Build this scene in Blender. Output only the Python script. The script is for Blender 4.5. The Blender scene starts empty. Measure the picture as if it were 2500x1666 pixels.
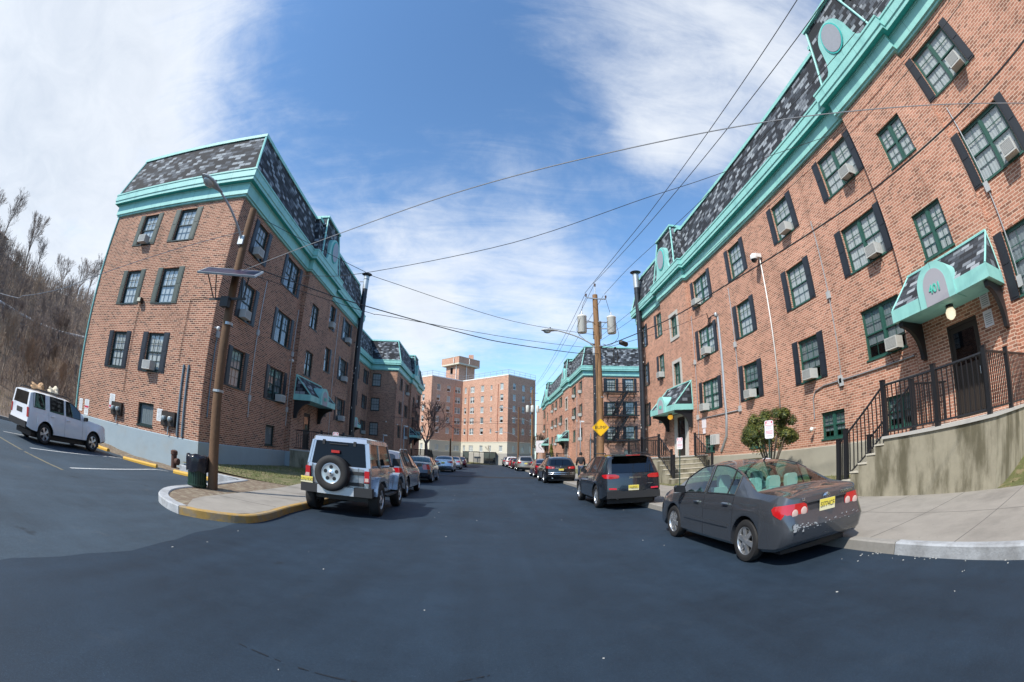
import bpy, bmesh, math, random
from mathutils import Vector, Matrix
R = math.radians
PI = math.pi
sc = bpy.context.scene
COL = sc.collection
random.seed(7)
# ---------------------------------------------------------------- camera (15.6 mm full-frame fisheye, pitched up)
cam = bpy.data.cameras.new("camera")
camo = bpy.data.objects.new("camera", cam)
COL.objects.link(camo)
cam.type = 'PANO'
cam.panorama_type = 'FISHEYE_EQUISOLID'
cam.fisheye_lens = 15.616
cam.fisheye_fov = R(200)
cam.sensor_fit = 'HORIZONTAL'
cam.sensor_width = 36.0
cam.sensor_height = 24.0
cam.clip_end = 4000
cam.clip_start = 0.05
try:
    cam.cycles.panorama_type = 'FISHEYE_EQUISOLID'
    cam.cycles.fisheye_lens = 15.616
    cam.cycles.fisheye_fov = R(200)
except Exception:
    pass
camo.matrix_world = Matrix(((0.99797, -0.03412, -0.05369, 0), (-0.06074, -0.26011, -0.96367, 0), (0.01891, 0.96498, -0.26166, 1.55), (0, 0, 0, 1)))
sc.camera = camo
# ---------------------------------------------------------------- light
SUN_EL = R(47)
SUN_AZ = R(226)          # compass-like: direction the sun stands in, measured from +Y towards +X
sdir = Vector((math.sin(SUN_AZ) * math.cos(SUN_EL), math.cos(SUN_AZ) * math.cos(SUN_EL), math.sin(SUN_EL)))
sl = bpy.data.lights.new("sun", 'SUN')
sl.energy = 4.6
sl.angle = R(1.2)
sl.color = (1.0, 0.93, 0.83)
so = bpy.data.objects.new("sun", sl)
COL.objects.link(so)
so.rotation_euler = sdir.to_track_quat('Z', 'Y').to_euler()
sc.view_settings.view_transform = 'Standard'
sc.view_settings.look = 'None'
sc.view_settings.gamma = 1
sc.view_settings.exposure = 0.30
w = bpy.data.worlds.new("World")
sc.world = w
w.use_nodes = True
nt = w.node_tree
nt.nodes.clear()


def N(nt, t, **kw):
    n = nt.nodes.new(t)
    for k, v in kw.items():
        if k in ('op', 'operation'):
            n.operation = v
        else:
            setattr(n, k, v)
    return n


class G:
    """tiny node helper"""
    def __init__(s, nt): s.nt = nt
    def set(s, sock, v):
        if isinstance(v, bpy.types.NodeSocket): s.nt.links.new(v, sock)
        elif v is not None: sock.default_value = v
    def math(s, op, a, b=None, c=None, clamp=False):
        n = N(s.nt, 'ShaderNodeMath', op=op); n.use_clamp = clamp
        s.set(n.inputs[0], a)
        if b is not None: s.set(n.inputs[1], b)
        if c is not None: s.set(n.inputs[2], c)
        return n.outputs[0]
    def vmath(s, op, a, b=None, out=0):
        n = N(s.nt, 'ShaderNodeVectorMath', op=op)
        s.set(n.inputs[0], a)
        if b is not None: s.set(n.inputs[1], b)
        return n.outputs[out]
    def mix(s, f, a, b, t='RGBA', blend='MIX'):
        n = N(s.nt, 'ShaderNodeMix', data_type=t)
        if t == 'RGBA':
            n.blend_type = blend
            s.set(n.inputs[0], f); s.set(n.inputs[6], a); s.set(n.inputs[7], b); return n.outputs[2]
        s.set(n.inputs[0], f); s.set(n.inputs[2], a); s.set(n.inputs[3], b); return n.outputs[0]
    def noise(s, vec, scale, detail=4, rough=.5, dist=0, out='Fac'):
        n = N(s.nt, 'ShaderNodeTexNoise')
        if vec is not None: s.set(n.inputs['Vector'], vec)
        n.inputs['Scale'].default_value = scale; n.inputs['Detail'].default_value = detail
        n.inputs['Roughness'].default_value = rough; n.inputs['Distortion'].default_value = dist
        return n.outputs[out]
    def ramp(s, f, stops, interp='LINEAR'):
        n = N(s.nt, 'ShaderNodeValToRGB'); n.color_ramp.interpolation = interp
        e = n.color_ramp.elements
        while len(e) < len(stops): e.new(0.5)
        for i, (p, c) in enumerate(stops):
            e[i].position = p; e[i].color = (c if len(c) == 4 else (*c, 1))
        s.set(n.inputs[0], f); return n.outputs[0]
    def smooth(s, v, a, b):
        n = N(s.nt, 'ShaderNodeMapRange', interpolation_type='SMOOTHSTEP')
        s.set(n.inputs[0], v); n.inputs[1].default_value = a; n.inputs[2].default_value = b
        return n.outputs[0]


g = G(nt)
sky = N(nt, 'ShaderNodeTexSky', sky_type='NISHITA')
sky.sun_disc = False
sky.sun_elevation = SUN_EL
sky.sun_rotation = SUN_AZ
sky.altitude = 10
sky.air_density = 1.0
sky.dust_density = 0.6
sky.ozone_density = 2.0
tc = N(nt, 'ShaderNodeTexCoord')
dirv = g.vmath('NORMALIZE', tc.outputs['Generated'])
sep = N(nt, 'ShaderNodeSeparateXYZ'); nt.links.new(dirv, sep.inputs[0])
zz = g.math('ADD', g.math('MAXIMUM', sep.outputs[2], 0.0), 0.22)
cmb = N(nt, 'ShaderNodeCombineXYZ')
nt.links.new(g.math('DIVIDE', sep.outputs[0], zz), cmb.inputs[0])
nt.links.new(g.math('DIVIDE', sep.outputs[1], zz), cmb.inputs[1])
pl = cmb.outputs[0]
n1 = g.noise(pl, 1.55, 10, .64, .5)
n2 = g.noise(pl, 5.0, 8, .62, .6)
n3 = g.noise(g.vmath('MULTIPLY', pl, (.8, 2.6, 1)), 3.2, 9, .66, .9)
# where the weather puts its cloud banks: (direction, tightness, amount)
LOBES = [((-.88, .26, .40), 4.0, .50), ((-.74, .22, .64), 9.0, .14), ((.22, .50, .84), 22, .22), ((.52, .38, .77), 20, .22), ((.60, .45, .66), 60, .06),
         ((.335, .685, .645), 260, .30), ((.46, .63, .62), 200, .22), ((-.02, .87, .48), 9, .19), ((-.14, .93, .345), 170, .26),
         ((.16, .93, .37), 110, .18), ((-.14, .965, .235), 260, .20), ((.12, .85, .50), 40, .10), ((-.28, .80, .53), 26, .10), ((-.40, .60, .70), 14, -.20), ((-.15, .62, .76), 10, -.24), ((.10, .72, .69), 30, -.12), ((.34, .80, .50), 40, -.12), ((-.02, .98, .20), 60, -.10)]
cov = None
for d, k, a in LOBES:
    dd = Vector(d).normalized()
    dot = g.vmath('DOT_PRODUCT', dirv, tuple(dd), out=1)
    lobe = g.math('MULTIPLY', g.math('EXPONENT', g.math('MULTIPLY', g.math('SUBTRACT', dot, 1.0), float(k))), a)
    cov = lobe if cov is None else g.math('ADD', cov, lobe)
dens = g.math('ADD', g.math('ADD', g.math('MULTIPLY', n1, .56), g.math('ADD', g.math('MULTIPLY', n2, .28), g.math('MULTIPLY', n3, .34))), cov)
mask = g.smooth(dens, .56, 1.08)
dens2 = g.math('ADD', g.math('ADD', g.math('MULTIPLY', g.noise(pl, 1.1, 6, .6, .3), .6), g.math('MULTIPLY', n2, .5)), cov)
shade = g.smooth(dens2, .80, 1.45)
ccol = g.mix(shade, (6.7, 7.0, 7.4, 1), (4.6, 5.1, 5.8, 1))
skc = g.mix(1.0, sky.outputs[0], (1.12, 1.48, 1.68, 1), blend='MULTIPLY')
above = g.smooth(sep.outputs[2], -.02, .02)
mask = g.math('MULTIPLY', mask, above)
haze_f = g.math('MULTIPLY', g.math('EXPONENT', g.math('MULTIPLY', g.math('MAXIMUM', sep.outputs[2], 0.0), -5.0)), .22)
final = g.mix(g.math('MULTIPLY', mask, .93), g.mix(haze_f, skc, (7.2, 8.0, 9.0, 1)), ccol)
bg = N(nt, 'ShaderNodeBackground'); nt.links.new(final, bg.inputs[0]); bg.inputs[1].default_value = 0.118
wo = N(nt, 'ShaderNodeOutputWorld'); nt.links.new(bg.outputs[0], wo.inputs[0])
sc.cycles.max_bounces = 6
sc.cycles.transparent_max_bounces = 12
sc.cycles.caustics_reflective = False
sc.cycles.caustics_refractive = False
try:
    w.cycles.sampling_method = 'MANUAL'; w.cycles.sample_map_resolution = 512
except Exception:
    pass

# ---------------------------------------------------------------- materials
MATS = {}


def mat(name, col=(.5, .5, .5), rough=.6, metal=0, var=0, vscale=3, bump=0, bscale=30, col2=None, c2f=(.45, .7), spec=.5, coat=0, emit=None, coords='Object', streak=False, alpha=1, flakes=0):
    if name in MATS: return MATS[name]
    m = bpy.data.materials.new(name); m.use_nodes = True
    nt = m.node_tree; b = nt.nodes['Principled BSDF']; g = G(nt)
    b.inputs['Roughness'].default_value = rough; b.inputs['Metallic'].default_value = metal
    b.inputs['Specular IOR Level'].default_value = spec
    if coat: b.inputs['Coat Weight'].default_value = coat; b.inputs['Coat Roughness'].default_value = .04
    base = (*col, 1)
    tcn = N(nt, 'ShaderNodeTexCoord'); v = tcn.outputs[coords]
    if col2 is not None:
        vv = v
        if streak:
            mp = N(nt, 'ShaderNodeMapping'); nt.links.new(v, mp.inputs[0]); mp.inputs['Scale'].default_value = (1, 1, .28); vv = mp.outputs[0]
        f = g.smooth(g.noise(vv, vscale, 6, .62), c2f[0], c2f[1])
        base = g.mix(f, base, (*col2, 1))
    if var:
        f = g.noise(v, vscale * 2.7, 5, .6)
        f = g.math('ADD', g.math('MULTIPLY', g.math('SUBTRACT', f, .5), var * 2), 1.0)
        mm = g.vmath('SCALE', base if isinstance(base, bpy.types.NodeSocket) else base[:3]); mm.node.inputs[3].default_value = 1
        nt.links.new(f, mm.node.inputs[3]); base = mm
    if isinstance(base, tuple): b.inputs['Base Color'].default_value = base
    else: nt.links.new(base, b.inputs['Base Color'])
    if bump:
        bn = N(nt, 'ShaderNodeBump'); bn.inputs['Strength'].default_value = bump; bn.inputs['Distance'].default_value = .01
        nt.links.new(g.noise(v, bscale, 5, .6), bn.inputs['Height']); nt.links.new(bn.outputs[0], b.inputs['Normal'])
    if emit:
        b.inputs['Emission Color'].default_value = (*emit[0], 1); b.inputs['Emission Strength'].default_value = emit[1]
    MATS[name] = m
    return m


def brick_mat(name, c1, c2, mortar, dark, bw=.26, rh=.088, ms=.0115, stain=.30):
    m = bpy.data.materials.new(name); m.use_nodes = True; nt = m.node_tree; b = nt.nodes['Principled BSDF']; g = G(nt)
    uv = N(nt, 'ShaderNodeUVMap').outputs[0]
    def br(o, f, sq=1.0):
        t = N(nt, 'ShaderNodeTexBrick'); nt.links.new(uv, t.inputs['Vector']); t.offset = o; t.offset_frequency = f
        t.inputs['Scale'].default_value = 1; t.inputs['Brick Width'].default_value = bw; t.inputs['Row Height'].default_value = rh
        t.inputs['Mortar Size'].default_value = ms; t.inputs['Mortar Smooth'].default_value = .15; t.inputs['Bias'].default_value = 0
        return t
    t = br(.5, 2)
    t.inputs['Color1'].default_value = (0, 0, 0, 1); t.inputs['Color2'].default_value = (1, 1, 1, 1); t.inputs['Mortar'].default_value = (.5, .5, .5, 1)
    col = g.ramp(t.outputs['Color'], [(0, dark), (.08, dark), (.22, c1), (.7, c2), (1, tuple(min(1, x * 1.12) for x in c2))])
    big = g.noise(uv, .35, 5, .6); mid = g.noise(uv, 2.2, 4, .6)
    f = g.math('ADD', g.math('MULTIPLY', g.math('SUBTRACT', g.math('ADD', big, g.math('MULTIPLY', mid, .5)), .75), stain * 2), 1.0)
    col = g.mix(t.outputs['Fac'], col, (*mortar, 1))
    mp = N(nt, 'ShaderNodeMapping'); nt.links.new(uv, mp.inputs[0]); mp.inputs['Scale'].default_value = (1.3, .16, 1)
    f = g.math('MULTIPLY', f, g.math('SUBTRACT', 1.05, g.math('MULTIPLY', g.smooth(g.noise(mp.outputs[0], 1.0, 5, .6), .52, .74), .26)))
    sm = N(nt, 'ShaderNodeVectorMath', op='SCALE'); nt.links.new(col, sm.inputs[0]); nt.links.new(f, sm.inputs[3])
    nt.links.new(sm.outputs[0], b.inputs['Base Color']); b.inputs['Roughness'].default_value = .88; b.inputs['Specular IOR Level'].default_value = .25
    bn = N(nt, 'ShaderNodeBump'); bn.inputs['Strength'].default_value = .5; bn.inputs['Distance'].default_value = .008; bn.invert = True
    nt.links.new(t.outputs['Fac'], bn.inputs['Height']); nt.links.new(bn.outputs[0], b.inputs['Normal'])
    MATS[name] = m; return m


def shingle_mat():
    m = bpy.data.materials.new('roof_shingles'); m.use_nodes = True; nt = m.node_tree; b = nt.nodes['Principled BSDF']; g = G(nt)
    uv = N(nt, 'ShaderNodeUVMap').outputs[0]
    t = N(nt, 'ShaderNodeTexBrick'); nt.links.new(uv, t.inputs['Vector']); t.offset = .5; t.offset_frequency = 2
    for k, v in (('Scale', 1), ('Brick Width', .36), ('Row Height', .20), ('Mortar Size', .011), ('Mortar Smooth', .1)): t.inputs[k].default_value = v
    t.inputs['Color1'].default_value = (0, 0, 0, 1); t.inputs['Color2'].default_value = (1, 1, 1, 1)
    wn = N(nt, 'ShaderNodeTexWhiteNoise', noise_dimensions='2D')
    # cell id: two tabs wide light patches
    col = g.ramp(t.outputs['Color'], [(0, (.012, .015, .021)), (.38, (.022, .027, .037)), (.40, (.032, .040, .052)), (.58, (.072, .085, .105)), (.74, (.25, .28, .31)), (.88, (.15, .17, .195))], 'CONSTANT')
    col = g.mix(g.math('MULTIPLY', t.outputs['Fac'], .8), col, (.008, .008, .01, 1))
    col = g.mix(.25, col, g.noise(uv, 60, 3, .6), blend='OVERLAY')
    nt.links.new(col, b.inputs['Base Color']); b.inputs['Roughness'].default_value = .85
    bn = N(nt, 'ShaderNodeBump'); bn.inputs['Strength'].default_value = .5; bn.inputs['Distance'].default_value = .01; bn.invert = True
    nt.links.new(t.outputs['Fac'], bn.inputs['Height']); nt.links.new(bn.outputs[0], b.inputs['Normal'])
    MATS['shingle'] = m; return m


def glass_mat(name, tint=(.6, .65, .65), trans=.75, rough=.02, refl=.09):
    m = bpy.data.materials.new(name); m.use_nodes = True; nt = m.node_tree; nt.nodes.remove(nt.nodes['Principled BSDF']); g = G(nt)
    tr = N(nt, 'ShaderNodeBsdfTransparent'); tr.inputs[0].default_value = (*[c * trans for c in tint], 1)
    gl = N(nt, 'ShaderNodeBsdfGlossy'); gl.inputs['Roughness'].default_value = rough; gl.inputs[0].default_value = (.95, .97, 1, 1)
    ge = N(nt, 'ShaderNodeNewGeometry'); dt = g.vmath('DOT_PRODUCT', ge.outputs['Normal'], ge.outputs['Incoming'], out=1)
    f = g.math('ADD', g.math('MULTIPLY', g.math('POWER', g.math('SUBTRACT', 1.0, g.math('ABSOLUTE', dt), clamp=True), 4.0), .9), refl, clamp=True)
    mx = N(nt, 'ShaderNodeMixShader'); nt.links.new(f, mx.inputs[0]); nt.links.new(tr.outputs[0], mx.inputs[1]); nt.links.new(gl.outputs[0], mx.inputs[2])
    nt.links.new(mx.outputs[0], nt.nodes['Material Output'].inputs[0]); MATS[name] = m; return m


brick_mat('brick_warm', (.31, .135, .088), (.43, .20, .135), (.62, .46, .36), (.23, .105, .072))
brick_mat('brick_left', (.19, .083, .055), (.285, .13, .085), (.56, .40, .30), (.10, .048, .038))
brick_mat('brick_tower', (.40, .21, .145), (.48, .265, .19), (.50, .37, .29), (.33, .165, .115), stain=.12)
shingle_mat()
glass_mat('window_glass', (.92, .97, .97), .95)
glass_mat('car_glass', (.55, .80, .75), .92, refl=.05)
glass_mat('dark_glass', (.10, .13, .15), .5)
BW, BL, BT, SH = MATS['brick_warm'], MATS['brick_left'], MATS['brick_tower'], MATS['shingle']
GLS, CGL, DGL = MATS['window_glass'], MATS['car_glass'], MATS['dark_glass']
def teal_paint():
    m = mat('teal_paint', (.28, .60, .56), .55, var=.10, vscale=1.4, bump=.12, bscale=9, col2=(.20, .47, .45), c2f=(.45, .75), streak=True)
    nt = m.node_tree; g = G(nt); b = nt.nodes['Principled BSDF']; lk = b.inputs['Base Color'].links[0].from_socket
    t = N(nt, 'ShaderNodeTexBrick'); nt.links.new(N(nt, 'ShaderNodeUVMap').outputs[0], t.inputs['Vector']); t.offset = 0
    for k, v in (('Scale', 1), ('Brick Width', 2.45), ('Row Height', 80), ('Mortar Size', .007)): t.inputs[k].default_value = v
    c = g.mix(g.math('MULTIPLY', t.outputs['Fac'], .8), lk, (.05, .14, .13, 1))
    v = N(nt, 'ShaderNodeTexCoord').outputs['Object']; d = g.smooth(g.noise(v, 4.5, 8, .75), .60, .72)
    c = g.mix(g.math('MULTIPLY', d, .35), c, (.33, .36, .33, 1)); nt.links.new(c, b.inputs['Base Color']); return m
TEAL = teal_paint()
SOFF = mat('teal_soffit', (.04, .42, .40), .6, var=.1)
GREENF = mat('green_window_frame', (.024, .092, .072), .45, var=.1)
DGREENF = mat('dark_window_frame', (.012, .03, .03), .45)
SHUT = mat('shutter_black', (.016, .021, .030), .42, var=.15)
SHUTG = mat('shutter_weathered', (.055, .075, .065), .55, var=.25, vscale=6)
WHITE = mat('white_paint', (.72, .72, .70), .5, var=.06)
CURT = mat('curtain', (.50, .51, .52), .9, var=.06, vscale=5)
CURTD = mat('curtain_grey', (.20, .23, .25), .9, var=.2, vscale=12)
CONC = mat('concrete_stained', (.31, .285, .215), .9, var=.22, vscale=1.9, col2=(.12, .108, .07), c2f=(.42, .64), bump=.3, bscale=25, streak=True)
CONCL = mat('painted_foundation', (.29, .36, .40), .85, var=.10, vscale=.9, col2=(.30, .33, .33), c2f=(.5, .8), bump=.15)
CONCP = mat('foundation_pale', (.36, .34, .28), .9, var=.10, vscale=.8, col2=(.30, .29, .24), c2f=(.55, .8), bump=.2)
SIDEW = mat('sidewalk_concrete', (.275, .255, .225), .9, var=.20, vscale=1.1, col2=(.205, .19, .168), c2f=(.45, .75), bump=.2, bscale=60)
def spots(m, col, sc=14, lo=.70, hi=.74, k=.5):
    nt = m.node_tree; g = G(nt); b = nt.nodes['Principled BSDF']; lk = b.inputs['Base Color'].links[0].from_socket; v = N(nt, 'ShaderNodeTexCoord').outputs['Object']
    c = g.mix(g.math('MULTIPLY', g.smooth(g.noise(v, sc, 2, .5), lo, hi), k), lk, (*col, 1)); c = g.mix(g.math('MULTIPLY', g.smooth(g.noise(v, 70, 3, .7), .5, .75), .25), c, (col[0] * 1.6, col[1] * 1.6, col[2] * 1.6, 1)); nt.links.new(c, b.inputs['Base Color'])
spots(SIDEW, (.10, .092, .08))
KERB = mat('kerb_stone', (.26, .25, .23), .9, var=.2, vscale=4, bump=.3)
KERBW = mat('kerb_white', (.36, .38, .40), .85, var=.3, vscale=3, bump=.6, col2=(.27, .28, .29), c2f=(.44, .66))
KERBY = mat('kerb_yellow', (.40, .25, .07), .8, var=.25, vscale=5, bump=.3, col2=(.30, .23, .14), c2f=(.44, .60))
YEL = mat('yellow_paint', (.58, .34, .04), .65, var=.15, vscale=6, col2=(.45, .30, .10), c2f=(.6, .75))
BLACK = mat('black_metal', (.012, .013, .016), .45)
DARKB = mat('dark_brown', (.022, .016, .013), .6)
STEEL = mat('galvanised_steel', (.42, .45, .47), .45, metal=.6, var=.15, vscale=5)
PIPEB = mat('painted_pipe_blue', (.16, .22, .26), .5, var=.15)
FLUE = mat('flue_black', (.028, .032, .040), .38, metal=.3, var=.25, vscale=4)
WOOD = mat('pole_wood', (.135, .075, .04), .85, var=.3, vscale=5, bump=.6, bscale=20, col2=(.10, .06, .035), c2f=(.45, .72), streak=True)
WOODN = mat('pole_wood_new', (.25, .14, .068), .85, var=.25, vscale=5, bump=.6, bscale=20, col2=(.15, .085, .045), c2f=(.45, .72), streak=True)
BARK = mat('bark', (.13, .105, .085), .9, var=.3, vscale=8)
BARKP = mat('bark_pale', (.23, .19, .155), .9, var=.3, vscale=8)
ACW = mat('appliance_white', (.50, .51, .49), .5, var=.06)
ACG = mat('appliance_grille', (.30, .31, .31), .6)
REDS = mat('sign_red', (.50, .03, .07), .5)
SIGNW = mat('sign_white', (.74, .70, .74), .5)
SIGNY = mat('sign_yellow', (.86, .50, .01), .5)
POSTG = mat('post_green', (.007, .035, .022), .5)
STONE = mat('stone_surround', (.46, .45, .42), .85, var=.1)
RUBBER = mat('tyre_rubber', (.014, .014, .015), .75, bump=.2)
ALLOY = mat('alloy', (.62, .64, .66), .28, metal=.85)
CHROME = mat('chrome', (.75, .76, .78), .12, metal=1)
REDL = mat('tail_lamp_red', (.40, .006, .010), .12, coat=1)
WHL = mat('lamp_lens', (.55, .40, .36), .12, coat=1)
PLAST = mat('black_plastic', (.018, .019, .021), .6)
PLATE = mat('plate_cream', (.66, .62, .40), .5)
PLATEY = mat('plate_yellow', (.68, .56, .08), .5)
INK = mat('ink_dark', (.02, .02, .03), .6)


# ---------------------------------------------------------------- mesh helpers
class MB:
    def __init__(s): s.v = []; s.f = []; s.m = []; s.cur = 0
    def add(s, vs, fs):
        o = len(s.v); s.v += [tuple(x) for x in vs]; s.f += [tuple(i + o for i in q) for q in fs]; s.m += [s.cur] * len(fs)
    def quad(s, a, b, c, d): s.add([a, b, c, d], [(0, 1, 2, 3)])
    def poly(s, pts): s.add(pts, [tuple(range(len(pts)))])
    def box(s, x0, x1, y0, y1, z0, z1, M=None):
        x0, x1 = min(x0, x1), max(x0, x1); y0, y1 = min(y0, y1), max(y0, y1); z0, z1 = min(z0, z1), max(z0, z1)
        v = [(x, y, z) for z in (z0, z1) for y in (y0, y1) for x in (x0, x1)]
        if M is not None: v = [tuple(M @ Vector(p)) for p in v]
        s.add(v, [(0, 2, 3, 1), (4, 5, 7, 6), (0, 1, 5, 4), (2, 6, 7, 3), (0, 4, 6, 2), (1, 3, 7, 5)])
    def prism(s, pts, d, ax='y', base=0.0, M=None):
        """pts 2-D outline; extruded from base to base+d along ax"""
        n = len(pts)
        def P(p, t): return {'y': (p[0], t, p[1]), 'x': (t, p[0], p[1]), 'z': (p[0], p[1], t)}[ax]
        v = [P(p, base) for p in pts] + [P(p, base + d) for p in pts]
        if M is not None: v = [tuple(M @ Vector(p)) for p in v]
        a = sum(pts[i][0] * pts[(i + 1) % n][1] - pts[(i + 1) % n][0] * pts[i][1] for i in range(n))
        fl = (a > 0) == (d > 0)
        if ax == 'y': fl = not fl
        q = [tuple(range(n)), tuple(range(n, 2 * n))] if not fl else [tuple(range(n))[::-1], tuple(range(n, 2 * n))]
        if not fl: q[1] = q[1][::-1]
        for i in range(n):
            j = (i + 1) % n
            q.append((i, j, j + n, i + n) if fl else (i + n, j + n, j, i))
        s.add(v, q)
    def tube(s, pts, r, n=8, caps=True):
        pts = [Vector(p) for p in pts]; rs = r if isinstance(r, (list, tuple)) else [r] * len(pts)
        ring = []; up = None
        for i, p in enumerate(pts):
            t = (pts[min(i + 1, len(pts) - 1)] - pts[max(i - 1, 0)])
            if t.length < 1e-9: t = Vector((0, 0, 1))
            t.normalize()
            if up is None: up = Vector((1, 0, 0)) if abs(t.x) < .8 else Vector((0, 1, 0))
            a = t.cross(up)
            if a.length < 1e-6: a = t.orthogonal()
            a.normalize(); b = t.cross(a).normalized(); up = a.cross(t) if False else up
            ring.append([tuple(p + (a * math.cos(k * 2 * PI / n) + b * math.sin(k * 2 * PI / n)) * rs[i]) for k in range(n)])
        v = [q for rg in ring for q in rg]; f = []
        for i in range(len(pts) - 1):
            for k in range(n):
                k2 = (k + 1) % n; f.append((i * n + k, i * n + k2, (i + 1) * n + k2, (i + 1) * n + k))
        if caps:
            f.append(tuple(range(n))[::-1]); f.append(tuple((len(pts) - 1) * n + k for k in range(n)))
        s.add(v, f)
    def lathe(s, prof, c=(0, 0, 0), n=24, ax='z', M=None):
        """prof: list of (r, h)"""
        v = []
        for r, h in prof:
            for k in range(n):
                a = 2 * PI * k / n; x, y = r * math.cos(a), r * math.sin(a)
                p = {'z': (x, y, h), 'x': (h, x, y), 'y': (y, h, x)}[ax]
                v.append((p[0] + c[0], p[1] + c[1], p[2] + c[2]))
        if M is not None: v = [tuple(M @ Vector(p)) for p in v]
        f = []
        for i in range(len(prof) - 1):
            for k in range(n):
                k2 = (k + 1) % n; f.append((i * n + k, i * n + k2, (i + 1) * n + k2, (i + 1) * n + k))
        s.add(v, f)
    def mesh(s, name, mats, smooth=False, merge=False):
        me = bpy.data.meshes.new(name); me.from_pydata(s.v, [], s.f)
        mats = mats if isinstance(mats, (list, tuple)) else [mats]
        for m in mats: me.materials.append(m)
        if len(mats) > 1:
            for p, i in zip(me.polygons, s.m): p.material_index = i
        if merge:
            bm = bmesh.new(); bm.from_mesh(me); bmesh.ops.remove_doubles(bm, verts=bm.verts, dist=1e-4)
            bmesh.ops.recalc_face_normals(bm, faces=bm.faces); bm.to_mesh(me); bm.free()
        me.update(); auto_uv(me)
        if smooth is not False:
            for p in me.polygons: p.use_smooth = True
            if smooth is not True:
                try: me.set_sharp_from_angle(angle=R(smooth))
                except Exception: pass
        return me
    def build(s, name, mats, parent=None, smooth=False, merge=False):
        o = bpy.data.objects.new(name, s.mesh(name, mats, smooth, merge)); COL.objects.link(o)
        if parent is not None: o.parent = parent
        return o


def auto_uv(me):
    uvl = me.uv_layers.new(name='UVMap'); d = uvl.data; vs = me.vertices
    for p in me.polygons:
        n = p.normal
        if abs(n.z) > .93: u = Vector((1, 0, 0)); v = Vector((0, 1, 0))
        else:
            u = Vector((-n.y, n.x, 0)).normalized(); v = n.cross(u)
        for li in p.loop_indices:
            co = vs[me.loops[li].vertex_index].co
            d[li].uv = (co.dot(u), co.dot(v))


def tag(o, label=None, cat=None, group=None, kind=None):
    if label: o['label'] = label
    if cat: o['category'] = cat
    if group: o['group'] = group
    if kind: o['kind'] = kind
    return o


def empty(name, loc=(0, 0, 0), rz=0, label=None, cat=None, group=None, parent=None):
    o = bpy.data.objects.new(name, None); COL.objects.link(o); o.location = loc; o.rotation_euler = (0, 0, rz)
    o.empty_display_size = .2
    if parent is not None: o.parent = parent
    return tag(o, label, cat, group)


def inst(name, me, parent, loc=(0, 0, 0), rz=0):
    o = bpy.data.objects.new(name, me); COL.objects.link(o); o.parent = parent; o.location = loc; o.rotation_euler = (0, 0, rz); return o


def copy_tree(o, parent=None):
    c = o.copy(); COL.objects.link(c); c.parent = parent
    for ch in list(o.children): copy_tree(ch, c)
    return c


def text_mesh(txt, size, depth=.004, bold=False):
    cu = bpy.data.curves.new('t', 'FONT'); cu.body = txt; cu.size = size; cu.extrude = depth; cu.align_x = 'CENTER'; cu.align_y = 'CENTER'
    cu.resolution_u = 3
    if bold: cu.offset = size * .02
    ob = bpy.data.objects.new('t', cu); COL.objects.link(ob)
    dg = bpy.context.evaluated_depsgraph_get(); me = bpy.data.meshes.new_from_object(ob.evaluated_get(dg))
    bpy.data.objects.remove(ob); return me


def text(name, txt, size, m, parent, loc, rz=0, depth=.004, bold=False, tilt=PI / 2, sx=1):
    """text standing upright, facing local -Y turned by rz"""
    me = text_mesh(txt, size, depth, bold); me.materials.clear(); me.materials.append(m)
    o = bpy.data.objects.new(name, me); COL.objects.link(o); o.parent = parent; o.location = loc
    o.rotation_euler = (tilt, 0, rz); o.scale = (sx, 1, 1); return o
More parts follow.
